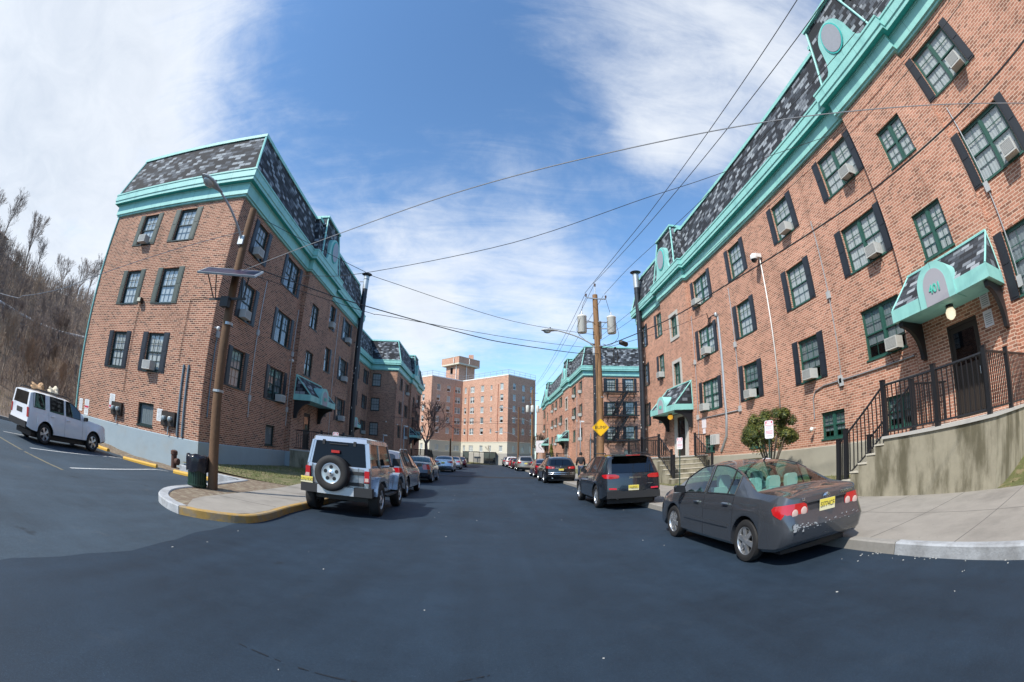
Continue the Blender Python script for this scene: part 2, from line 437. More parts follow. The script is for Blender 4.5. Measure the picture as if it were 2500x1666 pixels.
# ---------------------------------------------------------------- ground
def asphalt(name, base, spk, var, blot):
    m = bpy.data.materials.new(name); m.use_nodes = True; nt = m.node_tree; b = nt.nodes['Principled BSDF']; g = G(nt)
    v = N(nt, 'ShaderNodeTexCoord').outputs['Object']
    f = g.noise(v, 90, 3, .7); f2 = g.noise(v, .45, 5, .6, .4); f3 = g.noise(v, 3.0, 5, .65)
    col = g.mix(g.smooth(f, .57, .72), (*base, 1), (*spk, 1))
    k = g.math('ADD', g.math('MULTIPLY', g.math('SUBTRACT', f2, .5), var * 2.4), g.math('ADD', 1.0, g.math('MULTIPLY', g.math('SUBTRACT', f3, .5), var * 1.3)))
    mp = N(nt, 'ShaderNodeMapping'); nt.links.new(v, mp.inputs[0]); mp.inputs['Scale'].default_value = (1.6, .10, 1)
    f4 = g.noise(mp.outputs[0], 1.2, 4, .55)
    k = g.math('MULTIPLY', k, g.math('ADD', 1.0, g.math('MULTIPLY', g.math('SUBTRACT', f4, .5), var * 1.6)))
    s = N(nt, 'ShaderNodeVectorMath', op='SCALE'); nt.links.new(col, s.inputs[0]); nt.links.new(k, s.inputs[3])
    k5 = g.math('ADD', 1.0, g.math('MULTIPLY', g.math('SUBTRACT', g.noise(v, 38, 4, .75), .5), .9))
    s5 = N(nt, 'ShaderNodeVectorMath', op='SCALE'); nt.links.new(s.outputs[0], s5.inputs[0]); nt.links.new(k5, s5.inputs[3]); s = s5
    c = g.mix(g.math('MULTIPLY', g.smooth(g.noise(v, .9, 6, .7), .60, .74), blot), s.outputs[0], (.085, .09, .095, 1))
    c = g.mix(g.math('MULTIPLY', g.smooth(g.noise(v, 1.7, 3, .5), .68, .76), .5), c, (.006, .008, .011, 1))
    nt.links.new(c, b.inputs['Base Color']); b.inputs['Roughness'].default_value = .72; b.inputs['Specular IOR Level'].default_value = .35
    rr = g.math('ADD', .62, g.math('MULTIPLY', f3, .25)); nt.links.new(rr, b.inputs['Roughness'])
    bn = N(nt, 'ShaderNodeBump'); bn.inputs['Strength'].default_value = .55; bn.inputs['Distance'].default_value = .006
    nt.links.new(g.noise(v, 120, 4, .7), bn.inputs['Height']); nt.links.new(bn.outputs[0], b.inputs['Normal'])
    MATS[name] = m; return m


ASPH = asphalt('asphalt_new', (.0120, .0255, .044), (.048, .068, .092), .46, .10)
ASPHO = asphalt('asphalt_old', (.030, .050, .072), (.09, .115, .14), .38, .30)
DIRT = mat('dirt', (.155, .115, .08), .95, var=.3, vscale=6, col2=(.25, .215, .155), c2f=(.45, .65), bump=.6, bscale=30)
GRASSM = mat('grass_ground', (.095, .105, .035), .95, var=.35, vscale=3, col2=(.20, .165, .09), c2f=(.45, .62), bump=.7, bscale=40)
DRYG = mat('dry_ground', (.19, .155, .10), .95, var=.3, vscale=1.5, col2=(.12, .10, .07), c2f=(.4, .6), bump=.6, bscale=20)


def sheet(name, pts, z, m, kind='structure', thick=None, sub=0):
    mb = MB(); mb.poly([(x, y, z) if not callable(z) else (x, y, z(x, y)) for x, y in pts])
    o = mb.build(name, m); o['kind'] = kind
    if o.data.polygons[0].normal.z < 0: o.data.flip_normals()
    return o


def slab(name, pts, z0, z1, m):
    mb = MB(); a = sum(pts[i][0] * pts[(i + 1) % len(pts)][1] - pts[(i + 1) % len(pts)][0] * pts[i][1] for i in range(len(pts)))
    if a < 0: pts = pts[::-1]
    mb.prism(pts, z1 - z0, 'z', z0); o = mb.build(name, m, merge=True); o['kind'] = 'structure'; return o


def catmull(P, n=6, closed=False):
    out = []; P = [Vector(p) for p in P]; m = len(P)
    for i in range(m if closed else m - 1):
        p0, p1, p2, p3 = (P[(i - 1) % m], P[i % m], P[(i + 1) % m], P[(i + 2) % m]) if closed else (P[max(i - 1, 0)], P[i], P[i + 1], P[min(i + 2, m - 1)])
        for k in range(n):
            t = k / n; out.append(tuple(.5 * ((2 * p1) + (p2 - p0) * t + (2 * p0 - 5 * p1 + 4 * p2 - p3) * t * t + (3 * p1 - p0 - 3 * p2 + p3) * t ** 3)))
    if not closed: out.append(tuple(P[-1]))
    return out


def path_box(name, path, wdt, z0, z1, m, side=1, joint=None, label=None):
    """kerb swept along a plan path; the box lies on the left (side=1) of the travel direction"""
    mb = MB(); n = len(path); P = [Vector((p[0], p[1])) for p in path]; off = []
    for i in range(n):
        t = (P[min(i + 1, n - 1)] - P[max(i - 1, 0)]).normalized(); off.append(Vector((-t.y, t.x)) * side * wdt)
    b = .02
    rings = []
    for i in range(n):
        a, c = P[i], P[i] + off[i]; u = off[i].normalized() * b; zt = z1(P[i].x, P[i].y) if callable(z1) else z1
        rings.append([(a.x, a.y, z0), (a.x, a.y, zt - b), (a.x + u.x, a.y + u.y, zt), (c.x - u.x, c.y - u.y, zt), (c.x, c.y, zt - b), (c.x, c.y, z0)])
    v = [p for r in rings for p in r]; f = []
    for i in range(n - 1):
        for k in range(5): f.append((i * 6 + k, (i + 1) * 6 + k, (i + 1) * 6 + k + 1, i * 6 + k + 1))
    f += [tuple(range(6)), tuple((n - 1) * 6 + k for k in range(6))]
    mb.add(v, f); o = mb.build(name, m, merge=True); o['kind'] = 'structure'; return o


def grid_sheet(name, xs, ys, zf, m, kind='structure'):
    mb = MB(); nx, ny = len(xs), len(ys)
    mb.add([(x, y, zf(x, y)) for y in ys for x in xs], [(j * nx + i, j * nx + i + 1, (j + 1) * nx + i + 1, (j + 1) * nx + i) for j in range(ny - 1) for i in range(nx - 1)])
    o = mb.build(name, m, smooth=True); o['kind'] = kind; return o


def lin(a, b, n): return [a + (b - a) * i / (n - 1) for i in range(n)]


def ss(a, b, x): t = max(0, min(1, (x - a) / (b - a))); return t * t * (3 - 2 * t)


sheet('ground', [(-900, -900), (900, -900), (900, 900), (-900, 900)], -.30, DRYG)
# wavy seam between the new asphalt and the old lot
seam = []
for i in range(60):
    y = -14 + i * (21.3 / 59); seam.append((-4.05 - .28 * ss(4, 7.3, y) + .05 * math.sin(y * 2.1) + .03 * math.sin(y * 5.3 + 1), y))
road_pts = [(4.8, -30), (4.8, 96.2), (-4.3, 96.2), (-4.3, 7.3)] + seam[::-1] + [(-4.05, -30)]
sheet('road', road_pts, 0.0, ASPH)
sheet('road_apron', [(-60, 96.2), (60, 96.2), (60, 97.6), (-60, 97.6)], -.004, ASPHO)
sheet('cross_street', [(-30, 43.5), (-4.3, 43.5), (-4.3, 47.5), (-30, 47.5)], -.05, ASPHO)
def lotz(x, y): return -.004 - .2 * ss(11, 14, y) * (1 - ss(15, 18.5, -x)) - .0
grid_sheet('parking_lot', lin(-20, -3.6, 60), lin(-30, 14.7, 100), lotz, ASPHO)
# low speed bump across the road
mb = MB()
xs_ = lin(-4.1, 4.7, 12)
for i in range(11):
    for (ya, za), (yb, zb) in (((33.6, .004), (34.0, .055)), ((34.0, .055), (34.6, .055)), ((34.6, .055), (35.0, .004))):
        mb.quad((xs_[i], ya, za), (xs_[i + 1], ya, za), (xs_[i + 1], yb, zb), (xs_[i], yb, zb))
o = mb.build('speed_bump', mat('bump_asphalt', (.016, .017, .02), .8, var=.2), merge=True); tag(o, 'low dark asphalt speed bump running across the street', 'speed bump')
# right pavement and kerb
slab('sidewalk_right', [(4.95, -30), (8.35, -30), (8.35, 96), (4.95, 96)], -.2, .148, SIDEW)
path_box('kerb_right', [(4.8, y) for y in [3.42] + lin(5, 96, 40)], .15, -.1, .155, KERB, side=-1)
path_box('kerb_right_white', [(4.8, y) for y in lin(-30, 3.4, 20)], .16, -.1, .160, KERBW, side=-1)
# pavement joints: thin dark grooves
mb = MB(); GRV = mat('joint_dark', (.15, .142, .13), .95)
yj = -20.3
while yj < 90:
    mb.box(4.97, 8.34, yj - .008, yj + .008, .1485, .152 - .0015); yj += 1.52
mb.box(6.62, 6.636, -25, 90, .1485, .1505)
o = mb.build('sidewalk_joints', GRV); o['kind'] = 'structure'
def gr(x, y):
    if y > 10: return .13 + .12 * ss(8.4, 12, x)
    k = ss(3.6, 2.9, y) if y > 3.24 else 1
    return .13 + .30 * ss(8.5, 12.3, x) * ss(8.0, 3.3, y) + .12 * ss(8.4, 12, x)
grid_sheet('lawn_right', lin(8.33, 12.4, 24), lin(-30, 33.6, 140), gr, GRASSM)
grid_sheet('lawn_right_far', lin(8.33, 14.4, 8), lin(33.6, 96, 60), lambda x, y: .13, GRASSM)
grid_sheet('yard_right', lin(14.4, 40, 8), lin(33.5, 60, 8), lambda x, y: .10, ASPHO)
# left: kerbs, dirt island, pavement, lawn
kerb_apron = catmull([(-5.28, 6.30), (-4.95, 6.42), (-4.62, 6.60), (-4.28, 6.86), (-4.10, 7.2), (-4.08, 7.9), (-4.18, 8.9), (-4.2, 10), (-4.2, 11.6)], 6)
path_box('kerb_yellow', kerb_apron, .15, -.1, .152, KERBY, side=1)
path_box('kerb_left', [(-4.2, y) for y in lin(11.6, 96, 40)], .15, -.1, .152, KERB, side=1)
isl = catmull([(-5.30, 6.30), (-5.75, 6.45), (-6.34, 6.85), (-6.85, 7.55), (-7.12, 8.3), (-7.28, 9.5), (-7.62, 11.4), (-7.88, 12.85)], 6)
path_box('kerb_island', isl, .24, -.1, .155, KERBW, side=-1)
path_box('kerb_lot', [(-7.75, 12.95), (-9.0, 13.1), (-10.2, 13.25), (-11.2, 13.4)], .20, -.15, .14, KERBW, side=-1)
ins = [(p[0] + .14, p[1] + .02) for p in kerb_apron]
slab('sidewalk_left', [(-5.22, 6.45), (-4.95, 6.56), (-4.7, 6.72), (-4.4, 6.98), (-4.24, 7.3), (-4.23, 7.9), (-4.33, 8.9), (-4.35, 10), (-4.35, 96), (-6.45, 96), (-6.45, 14.5), (-6.2, 12.8), (-5.9, 7.95), (-5.75, 7.35)], -.2, .146, SIDEW)
mb = MB()
yj = 8.6
while yj < 90:
    mb.box(-6.2, -4.36, yj - .007, yj + .007, .1465, .1495); yj += 1.52
o = mb.build('sidewalk_joints_left', GRV); o['kind'] = 'structure'
mb = MB()
P = [(-5.25, 6.42), (-5.8, 6.62), (-6.25, 6.98), (-6.68, 7.6), (-6.92, 8.35), (-7.08, 9.5), (-7.42, 11.4), (-7.72, 12.9), (-11.3, 13.5), (-11.34, 14.8), (-6.3, 14.8), (-6.1, 12.8), (-5.85, 7.95), (-5.7, 7.3)]
o = sheet('dirt_strip', P, .125, DIRT)
def gl(x, y): return .13 + .09 * ss(-6.6, -11, x)
grid_sheet('lawn_left', lin(-11.36, -6.35, 22), lin(13.6, 36, 60), lambda x, y: gl(x, y) + .004, GRASSM)
grid_sheet('lawn_left_far', lin(-15.2, -6.35, 10), lin(36, 96, 30), lambda x, y: .12, GRASSM)
# leaf litter strip at the gable wall
grid_sheet('debris_strip', lin(-21.5, -11.2, 40), lin(13.5, 14.8, 6), lambda x, y: lotz(x, 14) + .012 + .05 * ss(13.6, 14.6, y) + .012 * math.sin(x * 5), DIRT)
# lot lines
def stripe(name, a, b, wd, m, lab):
    a, b = Vector(a), Vector(b); t = (b - a).normalized(); nrm = Vector((-t.y, t.x)) * wd / 2; mb = MB(); K = 12
    for i in range(K):
        p, q = a.lerp(b, i / K), a.lerp(b, (i + 1) / K)
        mb.quad(*[(u.x, u.y, lotz(u.x, u.y) + .005) for u in (p - nrm, q - nrm, q + nrm, p + nrm)])
    o = mb.build(name, m); o['kind'] = 'structure'; return o
LINE = mat('line_white', (.46, .48, .49), .8, var=.3, vscale=8, col2=(.2, .22, .23), c2f=(.58, .72))
LINEY = mat('line_yellow_faded', (.17, .155, .10), .8, var=.3, vscale=8, col2=(.09, .10, .105), c2f=(.48, .6))
stripe('lot_line', (-12.3, 6.7), (-13.0, 11.7), .10, LINE, '')
stripe('lot_line', (-9.7, 6.7), (-10.85, 12.3), .10, LINE, '')
stripe('lot_line', (-15.2, 6.9), (-15.9, 11.5), .10, LINE, '')
stripe('lot_line_faded', (-14.5, 5.9), (-11.6, 6.0), .12, LINEY, '')
stripe('lot_line_faded', (-11.4, 6.0), (-9.3, 6.15), .12, LINEY, '')
# left edge of the lot: kerb, path, dry verge, then the wooded hill
path_box('kerb_lot_far', [(-20, y) for y in lin(-30, 14.7, 20)], .2, -.1, .13, KERB, side=1)
def hill(x, y):
    d = -x + .10 * (y - 30) * 0
    h = 15.6 * ss(27, 64, d) + .5 * math.sin(x * .21 + y * .13) * ss(28, 40, d) + .35 * math.sin(y * .31 + x * .07) * ss(28, 40, d)
    return .11 + .7 * ss(21, 27, d) + h
HILLM = mat('hill_leaf_litter', (.12, .09, .07), .95, var=.35, vscale=.5, col2=(.18, .135, .10), c2f=(.45, .65), bump=1, bscale=6)
grid_sheet('hill', lin(-20.15, -120, 100), lin(-60, 190, 110), lambda x, y: hill(x, y), HILLM)
# grass tufts along both verges
mb = MB(); rg = random.Random(3)
for i in range(15000):
    if rg.random() < .62: x, y = rg.uniform(-11.2, -6.4), rg.uniform(13.6, 24); z0 = gl(x, y)
    else: x, y = rg.uniform(8.4, 12.2), rg.uniform(-1, 20); z0 = gr(x, y)
    if x < 0 and math.sin(x * 1.7 + y * .9) + math.sin(y * 1.3 - x) > rg.uniform(-.2, 1.6): continue
    if 3.1 < y < 8.3 and x > 8: continue
    a = rg.uniform(0, 2 * PI); l = rg.uniform(.03, .08); wd = rg.uniform(.006, .014); dx, dy = math.cos(a) * wd, math.sin(a) * wd
    mb.cur = 0 if rg.random() < .6 else 1
    mb.add([(x - dx, y - dy, z0), (x + dx, y + dy, z0), (x + rg.uniform(-.03, .03), y + rg.uniform(-.03, .03), z0 + l)], [(0, 1, 2)])
o = mb.build('grass', [mat('grass_blade', (.11, .15, .035), .8), mat('grass_dry', (.27, .23, .12), .8)]); tag(o, kind='stuff')
# scraps on the ground
mb = MB()
for i in range(90):
    t = rg.random()
    if t < .35: x, y, z0 = rg.uniform(-6.9, -6.0), rg.uniform(8, 13), .128
    elif t < .6: x, y, z0 = 4.8 - rg.random() ** 2 * .5, rg.uniform(1.4, 4), .002
    else: x, y, z0 = rg.uniform(-4, 4.5), rg.uniform(1.5, 22), .002
    s = rg.uniform(.004, .013); a = rg.uniform(0, PI)
    mb.box(-s, s, -s * .7, s * .7, 0, .006, Matrix.Translation((x, y, z0)) @ Matrix.Rotation(a, 4, 'Z'))
o = mb.build('litter', mat('litter_pale', (.42, .42, .40), .8)); tag(o, kind='stuff')

# tar-filled crack wandering over the near road
mb = MB(); rq = random.Random(8); P_ = catmull([(-1.75, 2.62, 0), (-1.2, 2.52, 0), (-.75, 2.5, 0), (-.3, 2.6, 0), (.05, 2.78, 0)], 12)
for a_, b_ in zip(P_, P_[1:]):
    if rq.random() < .3: continue
    w_ = rq.uniform(.004, .010); mb.quad((a_[0], a_[1] - w_, .0045), (b_[0], b_[1] - w_, .0045), (b_[0], b_[1] + w_, .0045), (a_[0], a_[1] + w_, .0045))
o = mb.build('road_crack', mat('tar', (.008, .010, .014), .6)); o['kind'] = 'structure'
# ---------------------------------------------------------------- buildings
def miter(out, closed=True):
    n = len(out); res = []
    for i in range(n):
        p0, p1, p2 = Vector(out[i - 1]), Vector(out[i]), Vector(out[(i + 1) % n])
        d1 = (p1 - p0).normalized(); d2 = (p2 - p1).normalized()
        n1 = Vector((d1.y, -d1.x)); n2 = Vector((d2.y, -d2.x)); m = (n1 + n2)
        m = m / max(m.dot(n1), .2); res.append(m)
    return res


def sweep(mb, outline, prof):
    m = miter(outline); n = len(outline); k = len(prof)
    v = [(outline[i][0] + m[i].x * o, outline[i][1] + m[i].y * o, z) for i in range(n) for o, z in prof]; f = []
    for i in range(n):
        j = (i + 1) % n
        for a in range(k - 1): f.append((i * k + a, j * k + a, j * k + a + 1, i * k + a + 1))
    mb.add(v, f)


def wall_faces(mb, p, q, z0, z1, holes, depth=.13):
    """wall panel with real openings and reveals; outward is to the right of p->q"""
    p, q = Vector(p), Vector(q); L = (q - p).length; t = (q - p) / L; n = Vector((t.y, -t.x))
    us = sorted(set([0, L] + [h[0] for h in holes] + [h[1] for h in holes])); zs = sorted(set([z0, z1] + [h[2] for h in holes] + [h[3] for h in holes]))
    P = lambda u, z, d=0: (p.x + t.x * u - n.x * d, p.y + t.y * u - n.y * d, z)
    for i in range(len(us) - 1):
        for j in range(len(zs) - 1):
            cu, cz = (us[i] + us[i + 1]) / 2, (zs[j] + zs[j + 1]) / 2
            if any(h[0] < cu < h[1] and h[2] < cz < h[3] for h in holes): continue
            mb.quad(P(us[i], zs[j]), P(us[i + 1], zs[j]), P(us[i + 1], zs[j + 1]), P(us[i], zs[j + 1]))
    for a, b, c, d in holes:
        mb.quad(P(a, c), P(a, d), P(a, d, depth), P(a, c, depth)); mb.quad(P(b, d), P(b, c), P(b, c, depth), P(b, d, depth))
        mb.quad(P(a, d), P(b, d), P(b, d, depth), P(a, d, depth)); mb.quad(P(b, c), P(a, c), P(a, c, depth), P(b, c, depth))


WC = {}
def sash(mb, x0, x1, z0, z1, y, cols, rows, fr=.045, mu=.018, t=.035):
    mb.box(x0, x0 + fr, y, y + t, z0, z1); mb.box(x1 - fr, x1, y, y + t, z0, z1)
    mb.box(x0 + fr, x1 - fr, y, y + t, z0, z0 + fr); mb.box(x0 + fr, x1 - fr, y, y + t, z1 - fr, z1)
    for i in range(1, cols):
        x = x0 + fr + (x1 - x0 - 2 * fr) * i / cols; mb.box(x - mu / 2, x + mu / 2, y + .006, y + t - .006, z0 + fr, z1 - fr)
    for j in range(1, rows):
        z = z0 + fr + (z1 - z0 - 2 * fr) * j / rows
        for i in range(cols):
            xa = x0 + fr + (x1 - x0 - 2 * fr) * i / cols + mu / 2; xb = x0 + fr + (x1 - x0 - 2 * fr) * (i + 1) / cols - mu / 2
            mb.box(xa, xb, y + .006, y + t - .006, z - mu / 2, z + mu / 2)


def window_meshes(w, h, kind, frame, curtain=0, glass=None):
    """local frame: x along the wall (centre 0), y inwards, z up from the opening's foot"""
    key = (round(w, 2), round(h, 2), kind, frame.name, curtain)
    if key in WC: return WC[key]
    mb = MB(); F = .05; y0 = .085
    mb.box(-w / 2, -w / 2 + F, y0, y0 + .07, 0, h); mb.box(w / 2 - F, w / 2, y0, y0 + .07, 0, h)
    mb.box(-w / 2 + F, w / 2 - F, y0, y0 + .07, 0, F); mb.box(-w / 2 + F, w / 2 - F, y0, y0 + .07, h - F, h)
    mb.box(-w / 2 - .03, w / 2 + .03, -.035, y0 - .002, -.045, .012)
    units = {'single': [(-w / 2 + F, w / 2 - F)], 'double': [(-w / 2 + F, -.055), (.055, w / 2 - F)], 'plain': [(-w / 2 + F, w / 2 - F)]}[kind if kind in ('single', 'double', 'plain') else 'single']
    if kind == 'double': mb.box(-.055, .055, y0 - .01, y0 + .06, F, h - F)
    for a, b in units:
        if kind == 'plain':
            sash(mb, a, b, F, h - F, y0 + .02, 1, 1, .03); continue
        nc = 3 if (b - a) > .95 else 2
        sash(mb, a, b, h / 2 - .02, h - F, y0 + .008, nc, 2); sash(mb, a, b, F, h / 2 + .02, y0 + .046, nc, 2)
    fm = mb.mesh('window', frame)
    g_ = MB(); g_.quad((-w / 2 + F, y0 + .042, F), (w / 2 - F, y0 + .042, F), (w / 2 - F, y0 + .042, h - F), (-w / 2 + F, y0 + .042, h - F)); gm = g_.mesh('pane', glass or GLS)
    c = MB(); zc = {0: F, 1: h * .48, 2: F, 3: h * .3}[curtain]; ph = w * 3 + curtain; K = int(w / .035)
    for i in range(K):
        xa, xb = -w / 2 + w * i / K, -w / 2 + w * (i + 1) / K
        ya, yb = .168 + .006 * math.sin(xa * 46 + ph), .168 + .006 * math.sin(xb * 46 + ph)
        c.quad((xa, ya, zc), (xb, yb, zc), (xb, yb, h), (xa, ya, h))
    cm = c.mesh('curtain', CURTD if curtain in (2, 3) else CURT, smooth=True)
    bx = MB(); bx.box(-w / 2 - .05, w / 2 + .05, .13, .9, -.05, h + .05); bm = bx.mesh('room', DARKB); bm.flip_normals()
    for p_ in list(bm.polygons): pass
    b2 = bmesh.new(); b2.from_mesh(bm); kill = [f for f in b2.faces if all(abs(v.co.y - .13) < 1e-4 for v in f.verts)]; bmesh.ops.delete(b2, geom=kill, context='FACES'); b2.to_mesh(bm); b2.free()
    WC[key] = (fm, gm, cm, bm); return WC[key]


SHC = {}
def shutter_mesh(h, m, w=.36):
    k = (round(h, 2), m.name, w)
    if k not in SHC:
        mb = MB(); mb.box(-w / 2, w / 2, -.035, -.004, 0, h)
        for za, zb in ((.06, h * .48), (h * .53, h - .07)): mb.box(-w / 2 + .06, w / 2 - .06, -.048, -.0355, za, zb)
        SHC[k] = mb.mesh('shutter', m)
    return SHC[k]


AC = {}
def ac_proto():
    mb = MB(); w_, h_, d = .55, .38, .36
    mb.box(-w_ / 2, w_ / 2, -d, .05, 0, h_)
    for s in (-1, 1):
        for k in range(2): mb.box(s * (w_ / 2 + .0005), s * (w_ / 2 + .004), -d + .10 + k * .12, -d + .17 + k * .12, .14, .32)
    AC['b'] = mb.mesh('air_conditioner', ACW)
    mb = MB(); mb.box(-w_ / 2 + .04, w_ / 2 - .04, -d - .006, -d - .0005, .05, h_ - .05); AC['g'] = mb.mesh('grille', ACG)
    mb = MB()
    for k in range(9): mb.box(-w_ / 2 + .04, w_ / 2 - .04, -d - .012, -d - .007, .06 + k * .036, .072 + k * .036)
    AC['f'] = mb.mesh('grille_slats', ACW)
    mb = MB()
    mb.tube([(0, -d + .05, -.012), (0, .02, -.38)], .012, 5); mb.tube([(0, -d + .02, -.015), (0, .03, -.015)], .012, 5)
    AC['s'] = mb.mesh('bracket', BLACK)
ac_proto()


def frame_of(p, q):
    p, q = Vector(p), Vector(q); t = (q - p).normalized(); return t, Vector((t.y, -t.x)), math.atan2(t.y, t.x)


class Bld:
    def __init__(s, name, label, cat, outline, zb, zt, brick, zground, frame, shut, group=None, zfound=None):
        c = sum((Vector(p) for p in outline), Vector((0, 0))) / len(outline)
        s.root = empty(name, (0, 0, 0), 0, label, cat, group); s.out = outline; s.holes = [[] for _ in outline]
        s.zb, s.zt, s.brick, s.zg, s.frame, s.shut = zb, zt, brick, zground, frame, shut; s.zf = zfound
    def edge(s, pt):
        best = None
        for i in range(len(s.out)):
            p, q = Vector(s.out[i]), Vector(s.out[(i + 1) % len(s.out)]); L = (q - p).length; t = (q - p) / L
            u = (Vector(pt) - p).dot(t); d = (Vector(pt) - p - t * u).length
            if -.01 < u < L + .01 and (best is None or d < best[0]): best = (d, i, u)
        return best[1], best[2]
    def local(s, pt):
        i, u = s.edge(pt); p, q = s.out[i], s.out[(i + 1) % len(s.out)]; t, n, rz = frame_of(p, q); b = Vector(p) + t * u
        return i, u, Vector((b.x, b.y)), t, n, rz
    def window(s, pt, z0, w, h, kind='single', shut=True, curtain=0, ac=None, frame=None, stone=False, label=None, sw=.36, glass=None):
        i, u, b, t, n, rz = s.local(pt); s.holes[i].append((u - w / 2, u + w / 2, z0, z0 + h))
        fm, gm, cm, bm = window_meshes(w, h, kind, frame or s.frame, curtain, glass)
        o = inst('window', fm, s.root, (b.x, b.y, z0), rz); inst('pane', gm, o); inst('curtain', cm, o); inst('room_interior', bm, o)
        if label: o['label'] = label
        if shut:
            sh = shutter_mesh(h + .06, s.shut, sw)
            for k in (-1, 1): inst('shutter', sh, o, (k * (w / 2 + sw / 2 + .015), 0, -.03))
        if stone:
            mb = MB(); f = .2; mb.box(-w / 2 - f, -w / 2 + .02, -.05, -.002, -f, h + f); mb.box(w / 2 - .02, w / 2 + f, -.05, -.002, -f, h + f)
            mb.box(-w / 2 + .02, w / 2 - .02, -.05, -.002, h - .02, h + f); mb.box(-w / 2 + .02, w / 2 - .02, -.05, -.002, -f, .02)
            so_ = mb.build('surround', STONE, o)
        if ac is not None:
            x, desc = ac[0], ac[1]; br = len(ac) > 2
            a = bpy.data.objects.new('air_conditioner', AC['b']); COL.objects.link(a); a.location = (b.x + t.x * x, b.y + t.y * x, z0 + .02); a.rotation_euler = (0, 0, rz)
            tag(a, desc, 'air conditioner', 'window air conditioners'); gg = inst('grille', AC['g'], a); inst('slats', AC['f'], a)
            if br: [inst('bracket', AC['s'], a, (kx, 0, 0)) for kx in (-.22, .22)]
        return o
    def finish(s, cornice=True, mansard=True, bays=(), flat=False):
        mb = MB()
        for i in range(len(s.out)): wall_faces(mb, s.out[i], s.out[(i + 1) % len(s.out)], s.zb, s.zt, s.holes[i])
        mb.build('wall', s.brick, s.root)
        if s.zf: mb = MB(); sweep(mb, s.out, [(.03, s.zg), (.03, s.zb - .03), (.0, s.zb)]); mb.build('foundation', s.zf, s.root)
        zt = s.zt
        if cornice:
            mb = MB(); sweep(mb, s.out, [(.0, zt - .12), (.10, zt - .10), (.10, zt - .03), (.17, zt), (.17, zt + .52), (.20, zt + .52), (.20, zt + .60)]); mb.build('frieze', TEAL, s.root)
            mb = MB(); sweep(mb, s.out, [(.20, zt + .601), (.41, zt + .601)]); mb.build('soffit', SOFF, s.root)
            mb = MB(); sweep(mb, s.out, [(.41, zt + .60), (.43, zt + .60), (.43, zt + .74), (.47, zt + .78), (.47, zt + 1.10), (.50, zt + 1.12), (.50, zt + 1.20), (.36, zt + 1.20)]); mb.build('fascia', TEAL, s.root)
        if mansard:
            mb = MB(); sweep(mb, s.out, [(.38, zt + 1.19), (-.27, zt + 3.82)]); m = miter(s.out)
            mb.poly([(p[0] - m[i].x * .27, p[1] - m[i].y * .27, zt + 3.82) for i, p in enumerate(s.out)]); mb.build('roof', SH, s.root)
            mb = MB(); sweep(mb, s.out, [(-.24, zt + 3.74), (-.17, zt + 3.74), (-.17, zt + 3.92), (-.34, zt + 3.96)])
            for i, p in enumerate(s.out):   # hip trims
                a = (p[0] + m[i].x * .385, p[1] + m[i].y * .385, zt + 1.19); b = (p[0] - m[i].x * .255, p[1] - m[i].y * .255, zt + 3.8)
                pv, nx = Vector(s.out[i - 1]), Vector(s.out[(i + 1) % len(s.out)]); cr = (Vector(p) - pv).cross(nx - Vector(p))
                if cr > .5 and min((Vector(p) - pv).length, (nx - Vector(p)).length) > 2: mb.tube([a, b], .06, 6)
            mb.build('roof_trim', TEAL, s.root)
        if flat:
            mb = MB(); mb.poly([(p[0], p[1], zt - .1) for p in s.out]); mb.build('roof', mat('roof_gravel', (.2, .19, .18), .95), s.root)
            mb = MB(); sweep(mb, s.out, [(.0, zt - .1), (.05, zt - .1), (.05, zt + .12), (-.25, zt + .12), (-.25, zt - .12)]); mb.build('coping', WHITE, s.root)
    def bay_roof(s, c, half, zt):
        """raised mansard block with the round window over a bay; c: point on the bay wall"""
        i, u, b, t, n, rz = s.local(c); o = empty('bay_roof', (b.x, b.y, 0), rz, parent=s.root)
        # local: x along, -y outwards
        z1, z2 = zt + 1.2, zt + 4.22; wb, wt = half - .05, half * .66; ob, ot = .40, .02; back = 1.2
        mb = MB()
        A = [(-wb, -ob, z1), (wb, -ob, z1), (wt, -ot, z2), (-wt, -ot, z2)]; B = [(-wb, back, z1), (wb, back, z1), (wt, back, z2), (-wt, back, z2)]
        mb.quad(*A); mb.quad(B[0], A[0], A[3], B[3]); mb.quad(A[1], B[1], B[2], A[2]); mb.quad(A[3], A[2], B[2], B[3]); mb.quad(B[1], B[0], B[3], B[2])
        ob_ = mb.build('dormer', SH, s.root); ob_.location = (b.x, b.y, 0); ob_.rotation_euler = (0, 0, rz)
        bpy.data.objects.remove(o)
        mb = MB()
        for k in (-1, 1): mb.tube([(k * wb, -ob - .02, z1), (k * wt, -ot - .03, z2)], .055, 6)
        mb.box(-wt - .12, wt + .12, -ot - .14, back + .1, z2, z2 + .13); inst('dormer_trim', mb.mesh('dormer_trim', TEAL), ob_)
        # arch surround
        mb = MB(); zc = z1 + 1.08; pts = [(-1.3, z1 - .0), (-1.14, z1 + .12), (-.98, z1 + .46), (-.88, zc)]
        pts += [(-.88 * math.cos(a), zc + .82 * math.sin(a)) for a in [PI * k / 14 for k in range(1, 14)]] + [(.88, zc), (.98, z1 + .46), (1.14, z1 + .12), (1.3, z1)]
        mb.prism(pts, .55, 'y', -ob - .10); inst('arch_surround', mb.mesh('arch_surround', TEAL, smooth=35), ob_)
        mb = MB(); rimp = [(.60 * math.cos(a), zc - .04 + .76 * math.sin(a)) for a in [2 * PI * k / 28 for k in range(28)]]
        mb.prism(rimp, .04, 'y', -ob - .14); inst('oval_frame', mb.mesh('oval_frame', SOFF, smooth=35), ob_)
